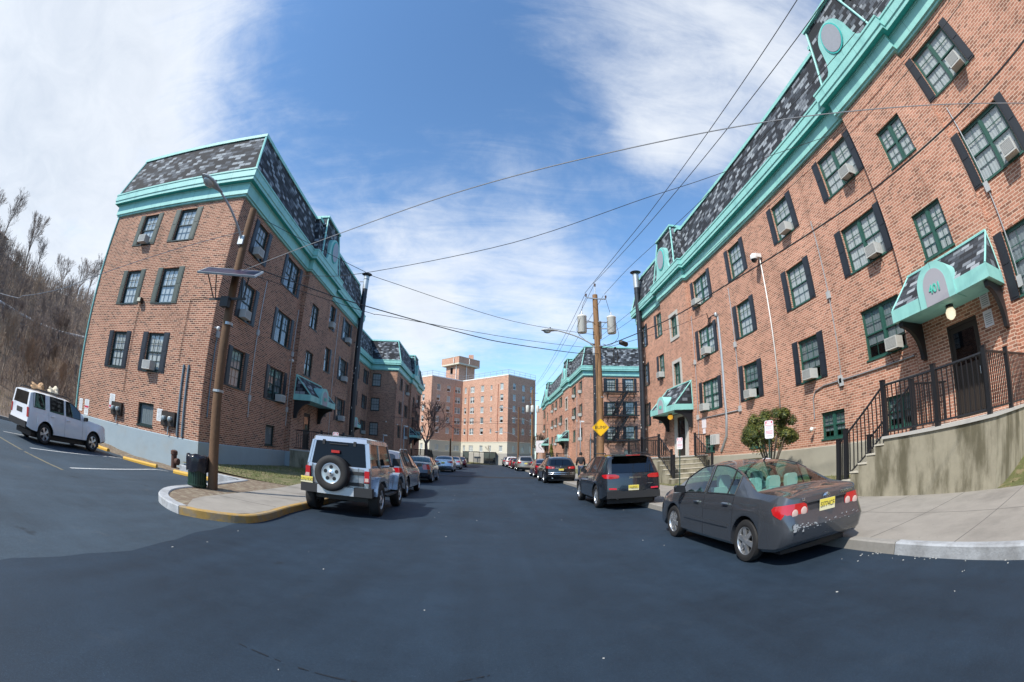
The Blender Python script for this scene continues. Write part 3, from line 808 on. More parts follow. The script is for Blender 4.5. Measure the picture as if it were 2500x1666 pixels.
        mb = MB(); mb.prism([(x * .90, zc - .02 + (z - zc + .02) * .90) for x, z in rimp], .02, 'y', -ob - .155); inst('oval_panel', mb.mesh('oval_panel', mat('oval_grey', (.30, .32, .36), .45, var=.1)), ob_)
    def awning(s, c, half, proj, zf, zw, num=None, lamp=None):
        i, u, b, t, n, rz = s.local(c); h = .34
        mb = MB(); mb.box(-half, half, -proj, -.003, zf, zf + .05)
        mb.box(-half, half, -proj - .03, -proj, zf, zf + h); mb.box(-half - .03, -half, -proj - .03, -.003, zf, zf + h); mb.box(half, half + .03, -proj - .03, -.003, zf, zf + h)
        a = mb.build('awning', TEAL, s.root); a.location = (b.x, b.y, 0); a.rotation_euler = (0, 0, rz)
        z1 = zf + h; hb = half - .08; mb = MB(); F = [(-half, -proj, z1), (half, -proj, z1)]; W_ = [(-hb, -.004, zw), (hb, -.004, zw)]; Wb = [(-half, -.004, z1), (half, -.004, z1)]
        mb.quad(F[0], F[1], W_[1], W_[0]); mb.poly([Wb[0], F[0], W_[0]]); mb.poly([F[1], Wb[1], W_[1]]); inst('awning_shingles', mb.mesh('awning_shingles', SH), a)
        mb = MB()
        for k in (0, 1): mb.tube([F[k], W_[k]], .035, 6); mb.tube([Wb[k], (Wb[k][0], -.03, z1), (W_[k][0], -.03, zw)], .03, 6)
        mb.tube([(-hb, -.03, zw), (hb, -.03, zw)], .05, 6); inst('awning_trim', mb.mesh('awning_trim', TEAL), a)
        # arched number board
        zc = zf + .42; outr = .66; pts = [(-outr, zf - .02)] + [(-outr * math.cos(q), zc + outr * .92 * math.sin(q)) for q in [PI * k / 16 for k in range(17)]] + [(outr, zf - .02)]
        inr = .42; ip = [(-inr, zf - .02)] + [(-inr * math.cos(q), zc + inr * 1.02 * math.sin(q)) for q in [PI * k / 16 for k in range(17)]] + [(inr, zf - .02)]
        mb = MB(); mb.prism(pts, .75, 'y', -proj - .10); inst('awning_arch', mb.mesh('awning_arch', TEAL, smooth=35), a)
        mb = MB(); mb.prism(ip, .02, 'y', -proj - .115); nb = inst('number_board', mb.mesh('number_board', mat('board_grey', (.36, .36, .40), .6)), a)
        if num:
            me = text_mesh(num, .30, .012, True); me.materials.clear(); me.materials.append(mat('number_teal', (.10, .52, .42), .5)); q = inst('house_number', me, a, (0, -proj - .125, zc - .07)); q.rotation_euler = (PI / 2, 0, 0)
        for k in (-1, 1):
            mb = MB(); R1, cx_, cz_ = proj * .92, -proj * .98, zf - 1.0
            pr = [(-.02, zf - .02), (-proj + .08, zf - .02), (-proj + .08, zf - .14)]
            for q in range(11):
                an = PI / 2 * q / 10; pr.append((-proj + .10 + (proj - .34) * math.sin(an), zf - .16 - .82 * (1 - math.cos(an)) * 1.0))
            pr += [(-.24, zf - 1.02), (-.02, zf - 1.06)]
            xx = k * (half - .18); mb.prism([(p[0], p[1]) for p in pr], .14, 'x', xx - .07); inst('awning_bracket', mb.mesh('awning_bracket', BLACK, smooth=35), a)
        if lamp:
            mb = MB(); mb.lathe([(0, zf - .02), (.13, zf - .02), (.13, zf - .10), (.07, zf - .12)], (0, -proj * .55, 0), 12); l = inst('porch_lamp', mb.mesh('porch_lamp', BLACK), a)
            mb = MB(); mb.lathe([(.12, zf - .12), (.17, zf - .20), (.15, zf - .33), (.06, zf - .40), (0, zf - .41)], (0, -proj * .55, 0), 12); inst('lamp_glass', mb.mesh('lamp_glass', lamp, smooth=True), l)
        return a
    def door(s, pt, z0, w, h, stone=False):
        i, u, b, t, n, rz = s.local(pt); s.holes[i].append((u - w / 2, u + w / 2, z0, z0 + h)); mb = MB()
        mb.box(-w / 2, w / 2, .07, .12, 0, h); mb.box(-w / 2, -w / 2 + .07, .02, .07, 0, h); mb.box(w / 2 - .07, w / 2, .02, .07, 0, h); mb.box(-w / 2 + .07, w / 2 - .07, .02, .07, h - .08, h)
        for k in range(5): x = -w / 2 + .2 + k * (w - .4) / 4; mb.box(x - .025, x + .025, .05, .07, .12, h * .42)
        mb.box(-w / 2 + .1, w / 2 - .1, .05, .07, h * .47, h * .50)
        d = mb.build('door', DARKB, s.root); d.location = (b.x, b.y, z0); d.rotation_euler = (0, 0, rz)
        mb = MB(); mb.box(-w / 2 + .2, w / 2 - .2, .055, .068, h * .55, h * .9); inst('door_glass', mb.mesh('door_glass', DGL), d)
        mb = MB(); mb.tube([(w / 2 - .16, .03, 1.0), (w / 2 - .16, .03, 1.2)], .012, 6); inst('door_handle', mb.mesh('door_handle', STEEL), d)
        if stone:
            mb = MB(); f = .42; mb.box(-w / 2 - f, -w / 2, -.06, -.003, 0, h + .2); mb.box(w / 2, w / 2 + f, -.06, -.003, 0, h + .2); mb.box(-w / 2, w / 2, -.06, -.003, h, h + .2); inst('surround', mb.mesh('surround', STONE), d)
    def conduit(s, pts, r=.022, box=(), name='conduit', m=None):
        """pts: world points on the wall; standing 3 cm proud"""
        i, u, b, t, n, rz = s.local(pts[0][:2]); mb = MB(); mb.tube([(p[0] + n.x * .04, p[1] + n.y * .04, p[2]) for p in pts], r, 7); o = mb.build(name, m or STEEL, s.root, smooth=40)
        for p in box:
            mb = MB(); mb.box(-.09, .09, -.10, -.004, -.14, .14); q = inst('junction_box', mb.mesh('junction_box', mat('box_grey', (.42, .44, .45), .6)), o, (p[0], p[1], p[2]), rz)


FL = {1: (3.68, 'first'), 2: (6.77, 'second'), 3: (9.88, 'third')}
OL = [(-11.34, 14.77), (-11.34, 23.4), (-11.04, 23.4), (-11.04, 27.85), (-11.34, 27.85), (-11.34, 35.6), (-21.06, 35.6), (-21.06, 14.77)]
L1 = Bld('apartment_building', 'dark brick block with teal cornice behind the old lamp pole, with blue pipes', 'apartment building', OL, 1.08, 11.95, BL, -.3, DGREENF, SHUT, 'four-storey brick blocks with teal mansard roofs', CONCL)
ACS = 'white air conditioner, %s'
for f in (1, 2, 3):
    z0 = FL[f][0]; L1.shut = SHUTG if f > 1 else SHUT
    acL = (.1, ACS % 'top row of the sunlit gable, farther from the lamp pole') if f == 3 else None
    acR = (-.05, ACS % 'ground floor of the sunlit gable, beside the blue pipes') if f == 1 else None
    L1.window((-17.68, 14.77), z0, 1.14, 1.70, 'single', True, f % 2 * 0, acL); L1.window((-14.78, 14.77), z0, 1.14, 1.70, 'single', True, 1 if f == 0 else 0, acR)
    L1.shut = SHUT
    y = 'street side of the left block, window column nearest its corner'
    L1.window((-11.34, 17.3), z0, 1.16, 1.70, 'single', True, 0, {3: (-.25, ACS % 'top floor behind the old wooden pole, beside the lamp arm'), 2: (-.25, ACS % 'second floor just under the solar panel')}.get(f))
    L1.window((-11.34, 21.55), z0, 1.86, 1.70, 'double', True, 3 if f == 1 else 2, {1: (.45, ACS % 'ground-floor double window just before the porch of the lamp-pole block')}.get(f))
    L1.window((-11.34, 28.95), z0, 1.16, 1.70, 'single', True, 2, {3: (-.1, ACS % 'top floor, first window past the oval dormer behind the lamp pole')}.get(f))
    L1.window((-11.34, 32.85), z0, 1.75, 1.70, 'single', True, 2, {3: (.2, ACS % 'small, top floor of the lamp-pole block beside its flue'), 2: (.15, ACS % 'second floor of the lamp-pole block beside its flue'), 1: (.15, ACS % 'ground floor of the lamp-pole block at the foot of its flue')}.get(f))
L1.window((-14.8, 14.77), 1.28, 1.1, .98, 'plain', False, 2); L1.window((-11.34, 21.35), 1.28, 1.1, 1.08, 'plain', False, 2)
for z in (8.72, 5.72): L1.window((-11.04, 25.2), z, 1.25, 1.52, 'double', False, 0)
L1.door((-11.04, 25.75), 1.25, 1.05, 2.25)
L1.awning((-11.04, 25.6), 2.15, 1.1, 4.05, 5.5, '399', None)
L1.bay_roof((-11.04, 25.62), 1.95, 11.95); L1.finish()
for y0 in (18.75, 23.2): L1.conduit([(-11.34, y0, 9.3), (-11.34, y0, 2.5)], .02, [(-11.34, y0, 6.62), (-11.34, y0, 3.42)])
L1.conduit([(-11.34, 30.6, 11.6), (-11.34, 30.6, 2.4)], .02); L1.conduit([(-11.34, 15.25, 5.6), (-11.34, 15.25, 2.1)], .03, [(-11.34, 15.25, 5.55)], m=PIPEB)
L1.conduit([(-16.5, 14.77, 6.8), (-16.62, 14.77, 2.6)], .014, m=mat('cable_brown', (.05, .04, .035), .7))
L1.conduit([(-11.9, 14.77, 7.0), (-12.9, 14.77, 6.95), (-12.95, 14.77, 4.2)], .012, m=MATS['cable_brown'])
L1.conduit([(-21.0, 14.77, 1.2), (-21.0, 14.77, 12.0)], .05, m=TEAL, name='downspout')
for x in (-12.58, -12.28): L1.conduit([(x, 14.77, 1.12), (x, 14.77, 4.08)], .05, m=PIPEB, name='wall_pipe')

YR = [33.4, 27.8, 27.8, 23.65, 23.65, 7.45, 7.45, 3.6, 3.6, -14]
OR_ = [(12.3, 33.4), (12.3, 27.8), (12.05, 27.8), (12.05, 23.65), (12.3, 23.65), (12.3, 7.45), (12.05, 7.45), (12.05, 3.6), (12.3, 3.6), (12.3, -14), (22.3, -14), (22.3, 33.4)]
R1 = Bld('apartment_building', 'big sunlit brick block with the 401 porch and a teal mansard roof', 'apartment building', OR_, 1.38, 12.42, BW, -.3, GREENF, SHUT, 'four-storey brick blocks with teal mansard roofs', CONCP)
FR = {1: 3.97, 2: 7.07, 3: 10.18}
for f in (1, 2, 3):
    z0 = FR[f]; nm = {1: 'ground floor', 2: 'second floor', 3: 'top floor'}[f]
    R1.window((12.3, -3.5), z0, 1.9, 1.68, 'double', True, 0)
    R1.window((12.3, 2.25), z0, 1.95, 1.68, 'double', True, 0 if f > 1 else 2, (.55 if f > 1 else -.1, ACS % (nm + ' of the 401 block, window column before its porch')))
    R1.window((12.3, 8.93), z0, 1.95, 1.68, 'double', f > 1, 0 if f > 1 else 3, (.5, ACS % (nm + ' double window on the far side of the 401 porch'), 1))
    R1.window((12.3, 13.15), z0, 1.28, 1.68, 'single', True, 0 if f > 1 else 3, {3: (.2, ACS % 'top floor of the 401 block, next column to the camera conduit'), 1: (.1, ACS % 'ground floor of the 401 block, between shrub and 401 steps')}.get(f))
    R1.window((12.3, 17.65), z0, 1.28, 1.68, 'single', True, 0 if f > 1 else 3, {1: (.05, ACS % 'ground floor of the 401 block, between shrub and grey conduit mast')}.get(f))
    R1.window((12.3, 21.9), z0, 1.9, 1.68, 'double', True, 0, {3: (-.5, ACS % 'top floor on long brackets, above the grey conduit mast', 1), 2: (.1, ACS % 'second floor on brackets behind the grey conduit mast', 1), 1: (-.55, ACS % 'ground floor, behind the bend of the grey conduit mast')}.get(f))
    R1.window((12.3, 28.75), z0, 1.25, 1.68, 'double' if f > 1 else 'single', True, 0, {2: (-.1, ACS % 'second floor on brackets between the stone window and black flue', 1)}.get(f))
    R1.window((12.3, 32.3), z0, 1.1, 1.68, 'single', True, 2)
for z, a, d in ((1.62, 12.05, 1.2), (1.62, 8.55, 1.25)): R1.window((12.3, a), z, 1.35, 1.0, 'double', False, 3, frame=GREENF)
R1.window((12.3, 17.4), 1.62, 1.3, .72, 'double', False, 3); R1.window((12.3, 22.2), 1.62, 1.2, .95, 'double', False, 3)
for z in (9.2, 6.02): R1.window((12.05, 5.65), z, 1.32, 1.45, 'double', False, 0); R1.window((12.05, 25.7), z, 1.05, 1.45, 'double', False, 0, stone=True)
R1.door((12.05, 5.5), 1.5, 1.2, 2.5); R1.door((12.05, 25.4), 1.5, 1.2, 2.45, stone=True)
LAMPW = mat('lamp_lit_white', (.9, .85, .7), .3, emit=((1, .86, .62), .7)); LAMPO = mat('lamp_lit_orange', (.85, .5, .08), .3, emit=((1, .50, .05), .5))
R1.awning((12.05, 5.45), 1.82, 1.35, 4.38, 5.85, '401', LAMPW); R1.awning((12.05, 25.62), 1.95, 1.25, 4.2, 5.95, '403', LAMPO)
R1.bay_roof((12.05, 5.45), 1.9, 12.42); R1.bay_roof((12.05, 25.7), 1.95, 12.42); R1.finish()
for yy, zs in ((23.5, (7.0, 3.7)), (18.75, (6.85, 3.62)), (14.4, ()), (11.35, (6.8, 3.55))):
    if yy == 14.4: continue
    R1.conduit([(12.3, yy, 9.9), (12.3, yy, zs[1] if yy != 23.5 else 2.5)], .02, [(12.3, yy, z) for z in zs])
R1.conduit([(12.3, 23.45, 3.6), (12.3, 18.75, 3.56)], .024); R1.conduit([(12.3, 7.7, 3.62), (12.3, 12.4, 3.62), (12.3, 12.95, 3.5), (12.3, 13.1, 3.25), (12.3, 13.1, 2.45)], .026, [(12.3, 11.4, 3.66)])
R1.conduit([(12.3, 3.1, 9.6), (12.3, 3.1, 4.3)], .022, [(12.3, 3.1, 6.9), (12.3, 3.1, 4.3)])
R1.conduit([(12.3, 20.25, 8.9), (12.3, 20.25, 4.6), (12.3, 20.15, 3.4), (12.3, 20.2, 2.4), (12.3, 20.8, 1.6)], .075, name='conduit_mast')
# ---------------------------------------------------------------- second pair of blocks further down the street
GRP = 'four-storey brick blocks with teal mansard roofs'
O2 = [(-14.9, 37.2), (-14.9, 54.1), (-11.25, 54.1), (-11.25, 63.3), (-10.95, 63.3), (-10.95, 68.3), (-11.25, 68.3), (-11.25, 75.3), (-21.5, 75.3), (-21.5, 37.2)]
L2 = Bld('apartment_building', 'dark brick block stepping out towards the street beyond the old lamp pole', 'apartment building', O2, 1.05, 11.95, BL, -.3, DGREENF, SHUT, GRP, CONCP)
for f in (1, 2, 3):
    z0 = FL[f][0] - .1; nm = {1: 'ground floor', 2: 'second floor', 3: 'top floor'}[f]
    L2.window((-13.95, 54.1), z0, 1.15, 1.62, 'single', False, 0)
    L2.window((-11.25, 57.0), z0, 1.3, 1.62, 'single', True, 2)
    L2.window((-11.25, 61.3), z0, 2.0, 1.62, 'double', True, 2, {3: (.1, ACS % 'jutting from the top floor of the stepped-out block'), 1: (.2, ACS % 'ground floor of the stepped-out block, just before its porch')}.get(f))
    L2.window((-11.25, 69.4), z0, 1.1, 1.62, 'single', True, 2, {3: (0, ACS % 'top floor of the stepped-out block beyond its bay')}.get(f)); L2.window((-11.25, 72.7), z0, 1.9, 1.62, 'single', True, 2)
    L2.window((-14.9, 52.3), z0, 1.5, 1.62, 'single', True, 2, {1: (0, ACS % 'ground floor in the recess of the stepped-out block')}.get(f)); L2.window((-14.9, 48.3), z0, 1.2, 1.62, 'single', True, 2)
for z in (8.7, 5.7): L2.window((-10.95, 66.0), z, 1.6, 1.45, 'double', False, 2)
L2.door((-10.95, 65.8), 1.2, 1.1, 2.2)
L2.awning((-10.95, 65.8), 2.3, 1.2, 4.0, 5.4); L2.awning((-14.9, 45.6), 2.0, 1.1, 4.0, 5.4)
L2.bay_roof((-10.95, 65.8), 2.3, 11.95); L2.conduit([(-11.25, 58.6, 10), (-11.25, 58.6, 1.5)], .03, [(-11.25, 58.6, 6)]); L2.finish()
OQ = [(12.15, 93.8), (12.15, 87.2), (11.85, 87.2), (11.85, 82.2), (12.15, 82.2), (12.15, 66.2), (11.85, 66.2), (11.85, 61.9), (12.15, 61.9), (12.15, 53.7), (22.2, 53.7), (22.2, 93.8)]
OQ = [(12.15, 93.8), (12.15, 87.2), (11.85, 87.2), (11.85, 82.4), (12.15, 82.4), (12.15, 67.0), (11.85, 67.0), (11.85, 62.2), (12.15, 62.2), (12.15, 53.7), (22.2, 53.7), (22.2, 93.8)]
R2 = Bld('apartment_building', 'sunlit brick block with black fire escapes on its gable, behind the bump sign', 'apartment building', OQ, .9, 11.98, BW, -.3, GREENF, SHUT, GRP, CONCP)
for f in (1, 2, 3):
    z0 = {1: 3.88, 2: 7.0, 3: 10.0}[f]; nm = {1: 'ground floor', 2: 'second floor', 3: 'top floor'}[f]; B_ = ' of the fire-escape block, '
    R2.window((12.15, 55.9), z0, 1.3, 1.6, 'single', True, 2, (0, ACS % (nm + B_ + 'first column from its corner')))
    R2.window((12.15, 60.2), z0, 1.9, 1.6, 'double', f > 1, 2, (.1, ACS % (nm + B_ + 'second column, on brackets'), 1) if f > 1 else None)
    R2.window((12.15, 71.3), z0, 1.9, 1.6, 'double', True, 2, {2: (0, ACS % (nm + B_ + 'column beyond its stone windows'))}.get(f))
    R2.window((12.15, 68.0), z0, 1.0, 1.6, 'single', False, 2) if f == 3 else None
    R2.window((12.15, 76.1), z0, 1.7, 1.6, 'single', True, 2, (0, ACS % (nm + B_ + 'midway between the two porches')))
    R2.window((12.15, 80.3), z0, 1.7, 1.6, 'single', True, 2, (0, ACS % (nm + B_ + 'column next to the farther porch')))
    R2.window((12.15, 91.5), z0, 1.9, 1.6, 'double', True, 2, {2: (0, ACS % (nm + B_ + 'last column at its far end'))}.get(f)); R2.window((12.15, 88.3), z0, .9, 1.6, 'single', False, 2)
    R2.window((15.65, 53.7), z0 + .02, 1.22, 1.62, 'single', True, 0); R2.window((18.15, 53.7), z0 + .02, 1.22, 1.62, 'single', True, 0)
for z in (8.9, 5.75): R2.window((11.85, 64.4), z, 1.5, 1.6, 'double', False, 0, stone=True); R2.window((11.85, 84.9), z, 1.3, 1.6, 'double', False, 2)
R2.window((17.85, 53.7), 1.72, 1.1, .8, 'plain', False, 2)
R2.door((11.85, 64.4), 1.2, 1.1, 2.3, stone=True)
R2.awning((11.85, 64.6), 2.15, 1.25, 4.1, 5.6); R2.awning((11.85, 84.8), 2.2, 1.25, 4.05, 5.5)
R2.bay_roof((11.85, 64.6), 2.2, 11.98); R2.bay_roof((11.85, 84.8), 2.2, 11.98)
R2.conduit([(12.15, 58.1, 10), (12.15, 58.1, 1.5)], .03, [(12.15, 58.1, 6.6)]); R2.conduit([(12.9, 53.7, 4.7), (12.9, 53.7, 1.0)], .05)
R2.finish()
# fire escapes on its gable: a platform per floor and the stair flights between
FE = empty('fire_escape', (16.5, 53.1, 0), 0, 'black iron fire escape with three landings on the gable behind the utility pole', 'fire escape')
def fe(name, mb): return inst(name, mb.mesh(name, BLACK), FE)
for k, z in enumerate((3.75, 6.85, 9.88)):
    mb = MB(); x0, x1, y0, y1 = -2.1, 2.6, -.45, .52
    mb.box(x0, x1, y0, y0 + .06, z - .16, z); mb.box(x0, x1, y1 - .05, y1, z - .10, z)
    for i in range(12): yy = y0 + .08 + i * .075; mb.box(x0, x1, yy, yy + .02, z - .02, z - .001)
    fe('landing', mb)
    mb = MB()
    for zz in (.45, .95): mb.tube([(x0, y0, z + zz), (x1, y0, z + zz)], .032, 5); mb.tube([(x0, y0, z + zz), (x0, y1, z + zz)], .018, 5)
    for i in range(24): xx = x0 + i * (x1 - x0) / 23; mb.box(xx - .016, xx + .016, y0 - .016, y0 + .016, z, z + .95)
    fe('rail', mb)
    mb = MB()
    for xx in (-1.4, .6, 2.2): mb.tube([(xx, y1, z - .8), (xx, y0 + .1, z - .08)], .03, 5); mb.tube([(xx, y1, z - .8), (xx, y1, z - .06)], .03, 5)
    fe('bracket', mb)
    if k < 2:
        mb = MB(); za, zb = z, z + 3.05
        for yy in (-.38, .0): mb.prism([(-1.0, za - .1), (-.75, za - .1), (1.2, zb - .12), (1.2, zb + .1), (1.05, zb + .1), (-1.0, za + .12)], .05, 'y', yy); mb.tube([(-1.0, yy, za + .85), (1.2, yy, zb + .85)], .032, 5)
        for i in range(14): t = (i + .5) / 14; mb.box(-1.0 + 2.2 * t - .09, -1.0 + 2.2 * t + .09, -.38, 0, za + 3.05 * t, za + 3.05 * t + .05)
        for i in range(7): t = i / 6; mb.tube([(-1.0 + 2.2 * t, -.38, za + 3.05 * t), (-1.0 + 2.2 * t, -.38, za + 3.05 * t + .85)], .024, 4)
        fe('stair_flight', mb)
mb = MB(); mb.tube([(-1.0, -.5, 3.6), (-1.0, -.5, 7.9)], .035, 5); mb.tube([(-.7, -.5, 3.6), (-.7, -.5, 7.9)], .035, 5)
for i in range(15): mb.tube([(-1.0, -.5, 3.7 + i * .28), (-.7, -.5, 3.7 + i * .28)], .015, 4)
fe('drop_ladder', mb)
# meters at the foot of that gable
for x in (15.2, 16.7): pass

# ---------------------------------------------------------------- seven-storey tower block closing the street
HT = 19.75
OT = [(-12.47, 99.4), (-5.73, 105.3), (4.70, 95.0), (11.3, 101.2), (1.5, 113), (-3.0, 122), (-16, 114), (-24, 112), (-17.0, 104.0), (-15.5, 101.2)]
OT = [(-12.47, 99.2), (-5.73, 105.3), (4.70, 95.0), (11.3, 101.3), (2.3, 110.2), (5.0, 118), (-6, 124), (-18, 118), (-22.0, 108.4)]
TW = Bld('tower_block', 'seven-storey orange brick tower closing the end of the street, cream ground floors', 'apartment tower', OT, 5.0, HT, BT, -.3, WHITE, SHUT)
TW.shut = SHUT
CREAM = mat('cream_render', (.56, .54, .45), .9, var=.06); GREYR = mat('grey_render', (.34, .33, .30), .9, var=.08)
def tpt(a, b, t): return (OT[a][0] + (OT[b][0] - OT[a][0]) * t, OT[a][1] + (OT[b][1] - OT[a][1]) * t)
ROWS = [HT - 1.95 - 1.5 + .35 - i * 2.46 for i in range(7)]
def tw(a, b, t, w_, z, h=1.42, kind='plain'):
    TW.window(tpt(a, b, t), z, w_, h, kind, False, random.choice((0, 1, 2, 1)), None)
TOWER_COLS = [(0, 1, .22, .95), (0, 1, .54, 1.0), (0, 1, .845, 1.6), (1, 2, .075, .7), (1, 2, .235, 1.35), (1, 2, .46, 1.0), (1, 2, .655, .5), (1, 2, .87, .95), (2, 3, .22, .95), (2, 3, .55, .95), (2, 3, .85, .95), (8, 0, .78, .9)]
for i, zr in enumerate(ROWS):
    for (a, b, t, w_) in TOWER_COLS:
        hh = 1.42 if w_ > .6 else 1.0
        if zr > 4.9: tw(a, b, t, w_, zr + (1.42 - hh) * .6, hh, 'double' if w_ > 1.2 else 'plain')
TW.finish(False, False, flat=True)
mb = MB()
for i in range(len(OT)):
    if i in (0, 1, 2, 8):
        p, q = OT[i], OT[(i + 1) % len(OT)]; Ls = (Vector(q) - Vector(p)).length
        holes = [(Ls * t - w_ / 2, Ls * t + w_ / 2, 3.15 - 0.25, 3.15 + 1.1) for (a, b, t, w_) in TOWER_COLS if a == i]
        wall_faces(mb, p, q, 2.55, 5.0, holes)
    else: wall_faces(mb, OT[i], OT[(i + 1) % len(OT)], 2.55, 5.0, [])
mb.build('lower_wall', CREAM, TW.root)
for (a, b, t, w_) in TOWER_COLS:
    fm, gm, cm, bm = window_meshes(w_, 1.35, 'double' if w_ > 1.2 else 'plain', WHITE, 0); tt, n_, rz = frame_of(OT[a], OT[b]); P_ = tpt(a, b, t)
    o = inst('window', fm, TW.root, (P_[0], P_[1], 2.9), rz); inst('pane', gm, o); inst('curtain', cm, o)
mb = MB(); sweep(mb, OT, [(.03, -.3), (.03, 2.55), (0, 2.56)]); mb.build('base_wall', GREYR, TW.root)
mb = MB(); sweep(mb, OT, [(.06, 4.94), (.06, 5.1), (0, 5.12)]); mb.build('string_course', CREAM, TW.root)
mb = MB()
for i in range(4):   # roof rail
    p, q = [Vector(OT[k]) for k in ((8, 0), (0, 1), (1, 2), (2, 3))[i]]; L_ = (q - p).length; K = max(2, int(L_ / 1.8))
    for h in (.6, 1.15): mb.tube([(p.x, p.y, HT + h), (q.x, q.y, HT + h)], .03, 4)
    for k in range(K + 1): r_ = p.lerp(q, k / K); mb.tube([(r_.x, r_.y, HT), (r_.x, r_.y, HT + 1.15)], .03, 4)
mb.build('roof_rail', STEEL, TW.root)
RUST = mat('rust_stain', (.36, .12, .07), .9, var=.2)
for (a, b, t) in ((0, 1, .72), (1, 2, .155), (1, 2, .80)):
    tt, n_, rz = frame_of(OT[a], OT[b]); P_ = tpt(a, b, t); mb = MB(); mb.tube([(P_[0] + n_.x * .06, P_[1] + n_.y * .06, 5.2), (P_[0] + n_.x * .06, P_[1] + n_.y * .06, HT - 1.8)], .06, 5); mb.build('drain_pipe', RUST, TW.root)
# lift-room tower on the roof
OS = [(-10.5, 111.4), (-7.0, 107.9), (-3.2, 111.7), (-6.7, 115.2)]
ST = MB()
for i in range(4): wall_faces(ST, OS[i], OS[(i + 1) % 4], HT - .2, 24.4, [(1.6, 2.6, 22.2, 23.9)] if i == 0 else [])
st = ST.build('lift_tower', BT, TW.root)
mb = MB(); sweep(mb, OS, [(0, 24.3), (.9, 24.3), (.9, 24.65), (.7, 24.66)]); inst('ledge', mb.mesh('ledge', CREAM), st)
mb = MB(); sweep(mb, OS, [(.88, 24.65), (.88, 26.2)]); m_ = miter(OS); mb.poly([(p[0] + m_[i].x * .88, p[1] + m_[i].y * .88, 26.2) for i, p in enumerate(OS)]); inst('parapet_block', mb.mesh('parapet_block', BT), st)
mb = MB(); sweep(mb, OS, [(.86, 26.2), (.93, 26.2), (.93, 26.3), (.6, 26.32)]); inst('coping', mb.mesh('coping', CREAM), st)
mb = MB(); mb.box(-4.9, -3.65, 112.2, 113.4, 26, 27.9); inst('chimney', mb.mesh('chimney', BT), st)
fm, gm, cm, bm = window_meshes(1.0, 1.7, 'plain', STEEL, 2); tt, n_, rz = frame_of(OS[0], OS[1]); q = inst('window', fm, st, (OS[0][0] + tt.x * 2.1, OS[0][1] + tt.y * 2.1, 22.2), rz)
for (a, b, t) in ((0, 1, .82), (1, 2, .45)):
    tt, n_, rz = frame_of(OS[a], OS[b]); P_ = Vector(OS[a]).lerp(Vector(OS[b]), t); mb = MB(); mb.tube([(P_.x + n_.x * .15, P_.y + n_.y * .15, HT), (P_.x + n_.x * .15, P_.y + n_.y * .15, 24.2), (P_.x + n_.x * 1.1, P_.y + n_.y * 1.1, 24.7), (P_.x + n_.x * 1.1, P_.y + n_.y * 1.1, 26)], .10, 6); inst('vent_pipe', mb.mesh('vent_pipe', WHITE), st)
# a further brick tower just showing behind
OF = [(17.2, 136), (32, 136), (32, 150), (17.2, 150)]
FB = Bld('tower_block', 'darker brick tower half hidden behind the fire-escape block', 'apartment tower', OF, 0, 17.6, BT, -.3, WHITE, SHUT)
for z in (14.2, 11.4, 8.6, 5.8, 3.0):
    for x in (18.4, 20.6, 23.0, 25.6): FB.window((x, 136), z, 1.1 if x != 20.6 else .6, 1.5, 'plain', False, 1)
FB.finish(False, False, flat=True)
# lawn in front of the tower
grid_sheet('lawn_far', lin(-60, 60, 30), lin(97.5, 180, 20), lambda x, y: .02 + .42 * ss(97.5, 101, y), GRASSM)
# dark glazed shelter at the foot of the tower
SHL = empty('glazed_shelter', (-1.2, 96.2, .12), 0, 'dark framed glazed shelter at the foot of the far tower', 'shelter')
mb = MB()
for x in (-3.5, -2.3, -1.2, 0, 1.0, 2.2, 3.5): mb.box(x - .05, x + .05, -.05, .05, 0, 2.6)
for z in (.1, 2.5): mb.box(-3.5, 3.5, -.04, .04, z, z + .08)
mb.box(-3.6, 3.6, -.1, 2.0, 2.6, 2.7); inst('frame', mb.mesh('frame', BLACK), SHL)
mb = MB()
for a, b in ((-3.45, -2.35), (1.05, 2.15), (2.25, 3.45)): mb.quad((a, 0, .2), (b, 0, .2), (b, 0, 2.5), (a, 0, 2.5))
inst('glass', mb.mesh('glass', DGL), SHL)
mb = MB(); mb.box(-1.1, .3, .8, 1.6, .3, 1.6); inst('cabinet', mb.mesh('cabinet', mat('cabinet_grey', (.30, .29, .26), .7)), SHL)
# ---------------------------------------------------------------- hilltop house, guard rail, retaining band
HB = empty('hilltop_house', (-63.5, 17.6, hill(-63.5, 17.6) - .2), R(10), 'long brown house on the crest of the wooded hill behind the lot', 'house')
HB.scale = (.5, .5, .55)
mb = MB(); mb.box(-5, 5, -8, 8, 0, 2.6); inst('wall', mb.mesh('wall', mat('house_brown', (.20, .125, .085), .85, var=.1)), HB)
mb = MB(); mb.prism([(-5.6, 2.5), (5.6, 2.5), (0, 4.4)], 17, 'y', -8.5); inst('roof', mb.mesh('roof', mat('house_roof', (.12, .08, .065), .9)), HB)
GRL = empty('guard_rail', (0, 0, 0), 0, 'pale guard rail running across the wooded hillside', 'guard rail')
mb = MB(); ps = [(-43.5, y, hill(-43.5, y) + .75) for y in lin(14, 33, 12)]; mb.tube(ps, .14, 6); inst('rail', mb.mesh('rail', WHITE), GRL)
for p in ps: mb = MB(); mb.box(p[0] - .07, p[0] + .07, p[1] - .07, p[1] + .07, p[2] - 1.0, p[2]); inst('post', mb.mesh('post', STEEL), GRL)
